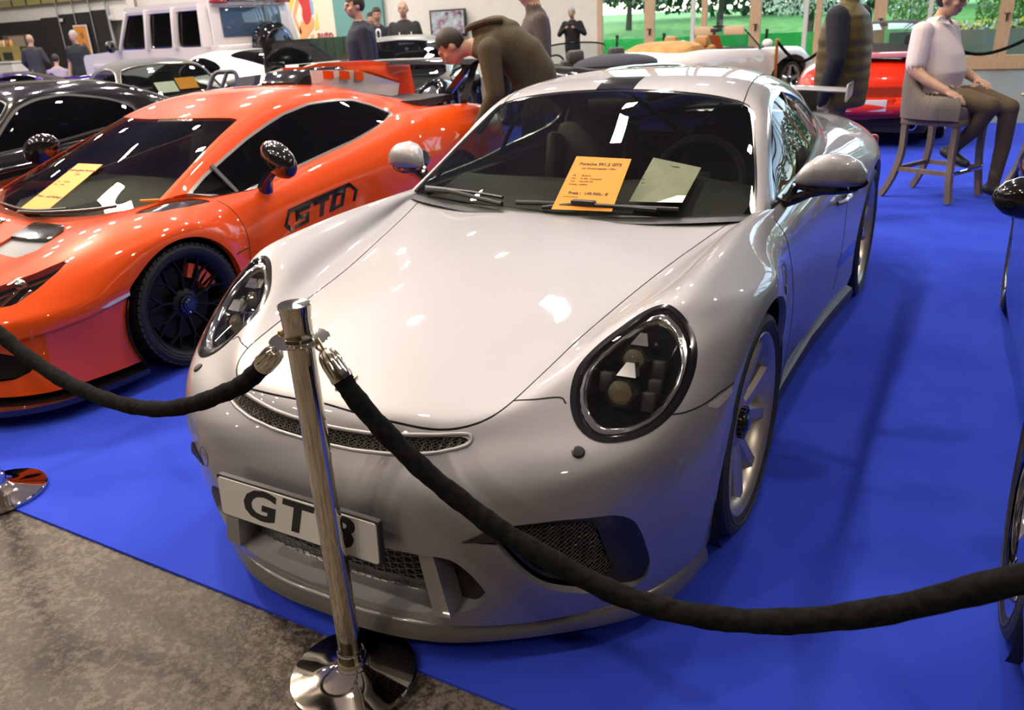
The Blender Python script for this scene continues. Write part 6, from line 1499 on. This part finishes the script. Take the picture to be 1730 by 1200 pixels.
def upright(b,h,coat,shoulder=.19,belly=.0,puff=1.,coat_len=.80,neck=True):
    k=h/1.78; S=lambda z,w,d,y=0.:((0,y*k,z*k),w*k*puff,d*k*puff,X_,Y_)
    b.torso([S(coat_len,.165,.125),S(.95,.168,.128),S(1.08,.158,.118+belly),S(1.22,.172,.122+belly*.7),S(1.34,.185,.122),S(1.43,.175,.10,.01),S(1.48,.10,.075,.015),S(1.51,.065,.062,.015)],coat)
    if neck: b.limb([(0,.015*k,1.46*k),(0,-.005*k,1.60*k)],[.058*k,.053*k],M_skin)
def arm(b,sh,el,wr,m,r=(.062,.055,.047,.042,.036),cuff=True):
    sh,el,wr=map(Vector,(sh,el,wr)); b.limb([sh,sh.lerp(el,.5),el,el.lerp(wr,.5),wr],r,m)
def std_arm(b,h,s,m,el=None,wr=None,sc=1.,hd=(0,-.15,-1),curl=.4,sh=None,hand=True,r=(.062,.055,.047,.042,.036)):
    k=h/1.78; sh=sh or (s*.185*k,.01*k,1.42*k); el=el or (s*.245*k,.04*k,1.14*k); wr=wr or (s*.255*k,-.05*k,.89*k)
    arm(b,sh,el,wr,m,r)
    if hand: b.hand(Vector(wr)+(Vector(wr)-Vector(el)).normalized()*.01,hd,(s,0,.0),(0,-1,0),k,curl)
# 1 man in navy suit, looking away to the left
def p1(b,t):
    h=1.86; stand_legs(b,h,C_navy,C_blk); upright(b,h,C_navy,puff=1.28,coat_len=.74); std_arm(b,h,1,C_navy,r=(.072,.064,.056,.05,.042)); std_arm(b,h,-1,C_navy,r=(.072,.064,.056,.05,.042)); b.head((0,-.03,1.735),(.25,-1,-.05)); b.torso([((0,.0,1.53),.075,.072,X_,Y_),((0,-.0,1.585),.066,.064,X_,Y_)],C_black)
person('person','man in a dark navy suit turned to the left behind the red car',(-4.62,5.12),(-.75,-.70),p1,.012,hair=M_hairb)
# 2 half hidden man behind him
def p2(b,t): h=1.78; stand_legs(b,h,C_black,C_blk); upright(b,h,C_char); std_arm(b,h,1,C_char); std_arm(b,h,-1,C_char); b.head((0,-.02,1.665),(0,-1,0))
person('person','brown-haired man mostly hidden behind the navy suit shoulder',(-9.0,10.9),(.5,-.86),p2,.016,hair=M_hairb,eyes=False)
# 3 man in suit, white shirt and tie
def p3(b,t):
    h=1.84; stand_legs(b,h,C_navy,C_blk); upright(b,h,C_navy); b.ell((0,-.10,1.36),(.055,.035,.13),C_shirt); b.limb([(0,-.128,1.44),(0,-.135,1.2)],[.018,.024],C_black)
    for s in (-1,1): std_arm(b,h,s,C_navy,el=(s*.25,-.02,1.14),wr=(s*.06,-.24,1.24),hd=(-s*.8,-.3,.35),curl=.8)
    b.head((0,-.03,1.73),(0,-1,-.15))
person('person','man in dark suit, white shirt and tie with clasped hands',(-8.35,10.25),(.55,-.83),p3,.013,hair=M_hairb)
# 4 bald man in printed hoodie
def p4(b,t):
    h=1.90; stand_legs(b,h,C_black,C_blk); upright(b,h,C_char,puff=1.22,belly=.02); b.ell((0,.085,1.50),(.14,.075,.09),C_char)
    for s in (-1,1): std_arm(b,h,s,C_char,el=(s*.30,.02,1.14),wr=(s*.29,-.06,.90),r=(.078,.070,.062,.056,.045))
    b.head((0,-.03,1.78),(-.15,-1,0),sc=1.08)
o=person('person','bald man in a dark hoodie with white antler print by the wall',(-7.55,9.95),(.60,-.80),p4,.013)
Mt=Matrix.Translation((0,-.205,1.27))@Matrix.Rotation(pi/2,4,'X')
b=MB()
for s in (-1,1): b.tube([Mt@Vector((s*x,y,0)) for x,y in ((.01,.0),(.06,.03),(.10,.09),(.10,.15))],.011,6).tube([Mt@Vector((s*x,y,0)) for x,y in ((.055,.03),(.05,.11))],.009,6)
b.make('antler_print',C_shirt,o); text_obj('chest_lettering','BRIMAFTA',.05,Mt@Matrix.Translation((0,-.035,.004)),C_shirt,o,bold=.002,sx=1.15)
MB().ell(Mt@Vector((0,-.12,0)),(.03,.008,.03),n=10,m=6).make('print_dot',C_shirt,o)
# 5 man in olive jacket bending into the gap between the two front cars
def p5(b,t):
    # faces -y (towards screen left); hips behind
    b.limb([(.10,.12,.95),(.11,.05,.52),(.11,.16,.09)],[.105,.070,.052],C_black); b.limb([(-.10,.12,.95),(-.11,.05,.52),(-.11,.14,.09)],[.105,.070,.052],C_black)
    for s in (-1,1): b.limb([(s*.11,.19,.06),(s*.12,.05,.045),(s*.13,-.04,.04)],[.04,.042,.032],C_blk)
    ax=lambda y,z,w,d,ang:((0,y,z),w,d,X_,Vector((0,cos(ang),sin(ang))))
    b.torso([ax(.13,.86,.19,.155,0),ax(.13,1.0,.195,.165,.1),ax(.10,1.13,.20,.175,.4),ax(.03,1.25,.215,.175,.75),ax(-.08,1.335,.225,.165,1.0),ax(-.19,1.375,.215,.145,1.15),ax(-.28,1.365,.16,.11,1.35),ax(-.33,1.355,.085,.08,1.4)],C_olive)
    b.ell((0,-.20,1.475),(.165,.15,.075),C_olive,Matrix.Rotation(.25,4,'X')); b.ell((0,-.10,1.47),(.13,.12,.06),C_olive)
    b.limb([(0,-.30,1.36),(0,-.42,1.33)],[.06,.056],M_skin)
    b.head((0,-.50,1.355),(0,-.72,-.70),(0,-.70,.72),1.05)
    for s in (-1,1):
        arm(b,(s*.235,-.20,1.325),(s*.30,-.16,1.03),(s*.25,-.30,.80),C_olive,(.088,.080,.070,.062,.048)); b.hand((s*.25,-.305,.79),(0,-.35,-1),(s,0,0),(0,-1,0),1.,.5)
o=person('person','man in an olive hooded jacket bending forward between the cars',(-1.72,3.35),(-.90,-.42),p5,.012,hair=M_hairb,eyes=False,hairline=.055,back=-.055,thick=1.06)
MB().tube(cr([(-.13,-.10,1.52),(-.15,-.22,1.515),(-.10,-.33,1.49),(0,-.37,1.475),(.10,-.33,1.49),(.15,-.22,1.515),(.13,-.10,1.52)],4),.022,8).make('hood_edge',C_olive,o)
# 6 man in grey fleece behind him
def p6(b,t):
    h=1.88; stand_legs(b,h,C_black,C_blk); upright(b,h,C_fleece,puff=1.08,coat_len=.76); b.torso([((0,.0,1.55),.085,.08,X_,Y_),((0,-.01,1.63),.075,.07,X_,Y_)],C_fleece)
    for s in (-1,1): std_arm(b,h,s,C_fleece,r=(.075,.068,.06,.053,.042))
    b.head((0,-.05,1.74),(0,-.9,-.25))
person('person','man in a grey-brown fleece standing behind the bending man',(-2.36,4.85),(-.80,-.60),p6,.014,hair=M_hairb)
# 7 photographer by the glazing
def p7(b,t):
    h=1.70; stand_legs(b,h,C_black,C_blk); upright(b,h,C_black,puff=1.15,belly=.03)
    for s in (-1,1): std_arm(b,h,s,C_black,el=(s*.30,-.05,1.14),wr=(s*.10,-.30,1.28),hd=(-s*.6,-.3,.5),curl=.8,r=(.08,.07,.06,.05,.042))
    b.head((0,-.05,1.60),(0,-.9,-.4))
o=person('person','man in black jacket holding a phone in front of the window posts',(-7.35,16.3),(.25,-.95),p7,.016,hair=M_hairg,hairline=.07)
MB().box((0,-.37,1.36),(.15,.012,.075),bev=.004).make('phone',C_blk,o)
# 8 walking man in a quilted vest
def p8(b,t):
    k=1.02; h=1.80
    b.limb([(.09,0,.95),(.10,-.02,.72),(.10,.02,.50),(.11,.14,.28),(.11,.26,.12)],[.112,.098,.075,.066,.058],C_khaki); b.limb([(-.09,0,.95),(-.10,-.12,.72),(-.10,-.20,.50),(-.10,-.16,.28),(-.10,-.14,.10)],[.112,.098,.075,.066,.058],C_khaki)
    b.limb([(.11,.30,.09),(.11,.20,.055),(.12,.09,.04)],[.05,.048,.038],C_shoe); b.limb([(-.10,-.12,.06),(-.10,-.22,.05),(-.11,-.31,.04)],[.045,.045,.034],C_shoe)
    secs=[];N=28
    for i in range(N+1):
        z=.80+.70*i/N; w=float(np.interp(z,[.80,.95,1.1,1.3,1.42,1.5],[.195,.205,.205,.215,.19,.09])); d=float(np.interp(z,[.80,.95,1.1,1.3,1.42,1.5],[.165,.175,.175,.165,.135,.08])); bu=.008*abs(sin((z-.80)/.085*pi)); secs.append(((0,.0,z),w+bu-.004,d+bu-.004,X_,Y_))
    b.torso(secs,C_vest); b.limb([(0,.01,1.48),(0,-.01,1.60)],[.07,.062],C_vest); b.limb([(0,-.01,1.55),(0,-.03,1.63)],[.054,.052],M_skin)
    for s,el,wr in ((1,(.275,.06,1.14),(.27,-.02,.87)),(-1,(-.27,.02,1.13),(-.26,-.12,.88))):
        arm(b,(s*.205,.01,1.42),el,wr,C_nshirt,(.080,.074,.064,.058,.046)); b.hand(Vector(wr)+Vector((0,-.005,-.02)),(0,-.2,-1),(s,0,0),(0,-1,0),1.05,.5)
    b.head((0,-.05,1.72),(-.1,-1,-.1))
person('person','man in a quilted olive vest walking behind the silver coupe',(.40,4.40),(-.97,.24),p8,.010,hair=M_hairb)
# 9 seated man in white polo; local front = -y
def p9(b,t):
    z0=.80
    b.torso([((0,.02,.73),.185,.155,X_,Y_),((0,.03,.86),.19,.17,X_,Y_),((0,.02,.97),.195,.185,X_,Y_),((0,.04,1.10),.19,.165,X_,Y_),((0,.07,1.20),.20,.14,X_,Y_),((0,.09,1.28),.185,.11,X_,Y_),((0,.09,1.335),.10,.075,X_,Y_),((0,.08,1.37),.07,.065,X_,Y_)],C_polo)
    b.limb([(0,.08,1.33),(0,.03,1.42)],[.057,.055],M_skin); b.head((0,.0,1.495),(0.1,-.97,-.20),sc=1.03)
    # right thigh forward, shin folded back under; left leg down
    b.limb([(-.09,-.02,.76),(-.10,-.26,.77),(-.10,-.46,.73)],[.105,.092,.075],C_tan); b.limb([(-.10,-.46,.72),(-.09,-.36,.55),(-.07,-.22,.40)],[.068,.06,.047],C_tan)
    b.limb([(-.07,-.16,.37),(-.09,-.26,.335),(-.12,-.36,.30)],[.042,.044,.034],C_blk)
    b.limb([(.10,-.02,.76),(.11,-.28,.77),(.12,-.50,.70)],[.105,.092,.075],C_tan); b.limb([(.12,-.50,.69),(.13,-.50,.42),(.13,-.48,.13)],[.07,.06,.047],C_tan)
    b.limb([(.13,-.44,.08),(.13,-.56,.06),(.14,-.66,.045)],[.044,.045,.036],C_blk)
    b.limb([(-.19,.09,1.27),(-.235,.08,1.12),(-.255,.075,1.04)],[.082,.078,.075],C_polo)
    b.limb([(-.25,.075,1.06),(-.275,.06,.99),(-.275,-.05,.92),(-.27,-.20,.85)],[.050,.047,.042,.032],M_skin); b.hand((-.27,-.21,.845),(.0,-.9,-.40),(-.2,-.35,.9),(.9,-.4,.1),1.05,.45)
    b.limb([(.19,.09,1.27),(.24,.07,1.12),(.255,.06,1.05)],[.082,.078,.075],C_polo); b.limb([(.255,.06,1.06),(.26,.0,.98),(.20,-.18,.90)],[.050,.047,.034],M_skin); b.hand((.20,-.19,.895),(-.4,-.9,-.2),(0,-.2,.9),(-.9,.3,.1),1.05,.4)
o=person('person','seated man in a white polo shirt resting his arm on the tufted stool',(1.01,5.30),(.90,-.42),p9,.0095,hair=M_hairb,glasses=True)
for s in (-1,1): obj('collar',[(s*.02,-.012,1.345),(s*.075,.03,1.375),(s*.085,.05,1.34),(s*.03,-.035,1.315)]+[(s*.02,-.004,1.345),(s*.075,.038,1.37),(s*.085,.058,1.335),(s*.03,-.027,1.31)],[(0,1,2,3),(7,6,5,4),(0,4,5,1),(1,5,6,2),(2,6,7,3),(3,7,4,0)],C_polo,o)
# 10-12 far left
def p10(b,t): h=1.78; stand_legs(b,h,C_black,C_blk); upright(b,h,C_grey,puff=1.12); [std_arm(b,h,s,C_grey,el=(s*.29,-.02,1.15),wr=(s*.27,-.20,1.0),r=(.075,.066,.058,.05,.042)) for s in (-1,1)]; b.head((0,-.02,1.66),(0,-1,-.1))
person('person','bald man in grey jacket seen from behind at the far left',(-18.9,10.3),(-.5,.86),p10,.018)
def p11(b,t):
    b.torso([((0,.05,.45),.20,.17,X_,Y_),((0,.03,.62),.19,.165,X_,Y_),((0,-.04,.80),.20,.15,X_,Y_),((0,-.10,.95),.20,.12,X_,Y_),((0,-.12,1.03),.10,.08,X_,Y_)],C_lil); b.limb([(0,-.12,1.02),(0,-.16,1.12)],[.055,.05],M_skin); b.head((0,-.19,1.19),(0,-.9,-.45))
    for s in (-1,1):
        b.limb([(s*.10,0,.46),(s*.12,-.42,.48),(s*.12,-.42,.08)],[.10,.075,.05],C_black); b.limb([(s*.12,-.40,.05),(s*.12,-.55,.045)],[.042,.035],C_blk); arm(b,(s*.19,-.10,.93),(s*.25,-.18,.68),(s*.18,-.40,.58),C_lil); b.hand((s*.18,-.41,.575),(0,-1,-.1),(0,0,1),(-s,0,0),1.,.4)
person('person','seated person in a lilac shirt leaning forward beside the bald man',(-17.9,10.15),(-.75,.66),p11,.018,hair=M_hairb)
o=MB().box((0,.0,.20),(.40,.40,.40),bev=.03).make('stool_box',C_black,None,loc=(-17.9,10.15,0),rot=(0,0,heading(-.75,.66))); tag(o,'low black box seat under the leaning person in lilac','seat')
def p12(b,t): h=1.78; stand_legs(b,h,C_black,C_blk); upright(b,h,C_char,puff=1.08); [ (b.limb([(s*.185,.01,1.42),(s*.23,.03,1.22)],[.068,.06],C_char),b.limb([(s*.23,.03,1.24),(s*.25,.03,1.13),(s*.255,-.06,.88)],[.046,.044,.034],M_skin),b.hand((s*.255,-.06,.87),(0,-.15,-1),(s,0,0),(0,-1,0),1.,.4)) for s in (-1,1)]; b.head((0,-.02,1.665),(.1,-1,0))
person('person','grey-haired man in a black polo in front of the orange poster',(-16.0,9.5),(.4,-.9),p12,.016,hair=M_hairg)
# ------------------------------------------------------------------ bar stools
M_linen=noise_mix(mat('grey_linen',(.17,.145,.12),.9),90,(.15,.128,.105),(.20,.175,.145),bump=.2); M_leg=noise_mix(mat('weathered_oak',(.20,.145,.095),.6),9,(.18,.13,.085),(.23,.17,.115),stretch=(6,6,1)); M_dkfab=noise_mix(mat('dark_tufted',(.035,.030,.028),.6),60,(.03,.026,.024),(.045,.04,.036))
def bar_stool(label,loc,rz,fab,group):
    t=thing('bar_stool',label,'stool',loc,rz,group)      # front = -y
    b=MB(); b.box((0,0,.675),(.46,.46,.11),bev=.03); b.make('seat',fab,t)
    b=MB(); b.box((0,0,.615),(.47,.47,.05),bev=.008); b.make('seat_rail',M_leg,t)
    # wrap-round back: outer and inner walls
    path=[(-.245,-.22),(-.25,0),(-.235,.16),(-.16,.245),(0,.265),(.16,.245),(.235,.16),(.25,0),(.245,-.22)]; pc=[p[:2] for p in cr([(*p,0) for p in path],5)]; n=len(pc); V=[];F=[]
    for i,(x,y) in enumerate(pc):
        f=abs(i/(n-1)*2-1); zt=.80+.31*(1-min(1,max(0,(f-.22)/.40))**1.0*1.0 if f>.22 else 1.0); zt=.81+.30*float(np.interp(f,[0,.30,.42,.55,.68,1],[1,.98,.85,.30,.03,0]))
        d=Vector((x,y,0)).normalized(); th=.035
        o1=Vector((x,y,0))+d*th; i1=Vector((x,y,0))-d*th
        V+=[(o1.x,o1.y,.64),(o1.x+d.x*.01,o1.y+d.y*.01,(.64+zt)/2),(o1.x,o1.y,zt-.03),(x,y,zt),(i1.x,i1.y,zt-.03),(i1.x,i1.y,.68)]
    for i in range(n-1):
        for k in range(5): F.append((i*6+k,i*6+6+k,i*6+7+k,i*6+1+k))
    F+=[(0,1,2,3,4,5),tuple((n-1)*6+k for k in range(5,-1,-1))]
    bk=obj('backrest',V,F,fab,t,sharp=70)
    for r_,z in enumerate((.72,.82,.92,1.02)):
        for k in range(-3,4):
            a=k*.26+(.13 if r_%2 else 0)
            if abs(a)>.55 and z>.9: continue
            x,y=.285*sin(a)*.95,.303*cos(a)
            if abs(a)>1.0: continue
            MB().ell((x,y,z),(.017,.012,.017),n=8,m=6).make('tufting_button',M_dkfab,bk)
    for sx in (-1,1):
        for sy,sp in ((-1,.02),(1,.10)):
            b=MB(); pts=cr([(sx*.205,sy*.205,.60),(sx*.21,sy*.205,.36),(sx*.225,sy*(.215+sp*.35),.16),(sx*.235,sy*(.225+sp),0.0)],4)
            for p,q in zip(pts[:-1],pts[1:]): b.bar(p,tuple(Vector(q)+(Vector(q)-Vector(p))*.06) if q is not pts[-1] else (q[0],q[1],q[2]+.012),.044,.044,(0,1,0))
            b.make('leg',M_leg,t,sharp=40)
    for sx in (-1,1): MB().bar((sx*.222,-.21,.235),(sx*.222,.225,.235),.022,.035).make('stretcher',M_leg,t)
    MB().bar((-.22,.225,.235),(.22,.225,.235),.022,.035).make('stretcher',M_leg,t); MB().tube([(-.225,-.235,.235),(.225,-.235,.235)],.016,10).make('footrest',M_chrome,t)
    return t
bar_stool('grey linen tufted bar stool carrying the seated man',(1.09,5.21,0),heading(.90,-.43),M_linen,'tufted bar stools')
bar_stool('dark tufted bar stool cut off by the right edge of the view',(1.99,5.66,0),heading(.80,.60),M_dkfab,'tufted bar stools')
# ------------------------------------------------------------------ rope barrier
M_steel=mat('polished_steel',(.74,.69,.58),.06,1.); M_velvet=noise_mix(mat('black_velvet',(.006,.006,.006),.95,spec=.1),60,(.004,.004,.004),(.010,.010,.010),bump=.3)
M_velvet.node_tree.nodes['Principled BSDF'].inputs['Sheen Weight'].default_value=.0
def stanchion(label,loc,hooks=(0,pi)):
    t=thing('rope_stanchion',label,'stanchion',loc,0,'polished rope stanchions')
    b=MB(); b.lathe([(.158,0),(.160,.004),(.160,.013),(.157,.017),(.150,.0185),(.10,.026),(.06,.036),(.047,.044),(.043,.0455),(0,.046)],64); b.make('base_disc',M_steel,t)
    b=MB(); b.lathe([(.043,.046),(.036,.050),(.034,.085),(.0295,.087)],40,cap=False); b.make('base_collar',M_steel,t)
    b=MB(); b.lathe([(.0285,.05),(.0285,.94)],40); b.make('post',M_steel,t)
    b=MB(); b.lathe([(.0285,.9195),(.062,.920),(.0635,.922),(.062,.924),(.030,.9245)],48,cap=False); b.make('hook_ring',M_steel,t)
    b=MB(); b.lathe([(.030,.924),(.033,.929),(.0305,.936),(.0305,.944),(.0315,.975),(.0345,.994),(.0350,.998),(.033,1.0),(0,1.0015)],40,cap=False); b.make('cap',M_steel,t)
    return t
S0=(.155,-1.09,0.); S1=(-1.618,-.966,0.)
stanchion('polished steel rope stanchion in front of the silver coupe',S0)
stanchion('polished steel rope stanchion at the left edge of the photo',S1)
stanchion('polished steel rope stanchion outside the right edge of the photo',(1.80,-1.10,0))
def rope(label,pts,hookA,hookB,r=.0215):
    t=thing('barrier_rope',label,'rope',(0,0,0),0,'black velvet barrier ropes')
    C=cr(pts,8); rr=[r*(1+.05*sin(i*.9)+.03*sin(i*2.3)) for i in range(len(C))]
    MB().tube(C,rr,14).make('velvet_tube',M_velvet,t)
    for (a,b_,hk) in ((Vector(C[0]),Vector(C[3]),Vector(hookA)),(Vector(C[-1]),Vector(C[-4]),Vector(hookB))):
        d=(a-b_).normalized(); Mx=frame(a,d)
        nfl=14; b=MB(); prof=[(.0235,-.012),(.0245,-.006),(.0235,.0),(.0235,.030),(.0215,.044),(.016,.055),(.009,.061),(0,.0625)]
        n=112; V=[];F=[]
        for q,(R_,z) in enumerate(prof):
            for k in range(n):
                fl=1-.13*(.5+.5*cos(nfl*2*pi*k/n)) if q>2 and R_>0 else 1; V.append(Mx@Vector((R_*fl*cos(2*pi*k/n),R_*fl*sin(2*pi*k/n),z)))
        for i in range(len(prof)-1):
            for k in range(n): F.append((i*n+k,i*n+(k+1)%n,i*n+n+(k+1)%n,i*n+n+k))
        b.add(V,F); b.make('ferrule',M_steel,t,sharp=60)
        e=a+d*.0625; mid=(e+hk)/2; s=(hk-e).cross(Vector((0,1,0))).normalized()
        b=MB(); b.tube([e-d*.006,mid+s*.010,hk+s*.012,hk+Vector((0,0,.010)),hk-s*.010,mid-s*.006,e+d*.001],.0034,8,closed=True); b.make('snap_hook',M_gold if False else mat('brass_hook',(.72,.58,.30),.2,1.),t)
    return t
rope('black velvet rope sagging right from the front stanchion across the coupe',[(.262,-1.10,.862),(.296,-1.10,.815),(.37,-1.10,.745),(.458,-1.10,.678),(.55,-1.10,.625),(.645,-1.10,.580),(.822,-1.10,.528),(.93,-1.10,.516),(1.05,-1.10,.529),(1.177,-1.10,.568),(1.323,-1.10,.645),(1.484,-1.10,.760),(1.60,-1.10,.83),(1.71,-1.10,.885)],(.205,-1.093,.921),(1.75,-1.1,.921))
rope('black velvet rope sagging left from the front stanchion before the orange car',[(.028,-1.078,.842),(-.02,-1.076,.803),(-.075,-1.072,.765),(-.15,-1.068,.728),(-.26,-1.06,.678),(-.40,-1.051,.630),(-.53,-1.04,.603),(-.657,-1.033,.594),(-.79,-1.024,.598),(-.921,-1.015,.613),(-1.098,-1.002,.657),(-1.212,-.994,.703),(-1.40,-.98,.79),(-1.505,-.974,.845)],(.105,-1.087,.921),(-1.568,-.969,.921))
# far rope posts by the glazing
def far_post(label,px,py,d):
    p=at_px(px,py,d); t=thing('rope_post',label,'stanchion',(p.x,p.y,0),0,'brass rope posts by the glazing')
    MB().lathe([(.15,0),(.15,.02),(.03,.04),(0,.04)],24).make('base_disc',M_gold,t); MB().lathe([(.028,.03),(.028,.95),(.038,.96),(.038,1.0),(0,1.0)],16).make('post',M_gold,t); return t
a=far_post('slim brass rope post on the lawn side left of the vest man',1312,85,13.5); b_=far_post('brass rope post hidden behind the vest man',1400,100,13.2); c_=far_post('brass rope post behind the dark stool at the right',1760,70,12.5); d_=far_post('brass rope post behind the red car roof',1560,95,13.)
for (p,q,lb_) in ((a,b_,'black rope hanging beside the brass post near the glazing'),(d_,c_,'black rope hanging behind the seated man near the glazing')):
    A=p.location+Vector((0,0,.96)); B_=q.location+Vector((0,0,.96)); o=MB().tube(cr([A,A.lerp(B_,.25)-Vector((0,0,.22)),A.lerp(B_,.5)-Vector((0,0,.32)),A.lerp(B_,.75)-Vector((0,0,.22)),B_],5),.026,8).make('far_rope',M_velvet); tag(o,lb_,'rope')
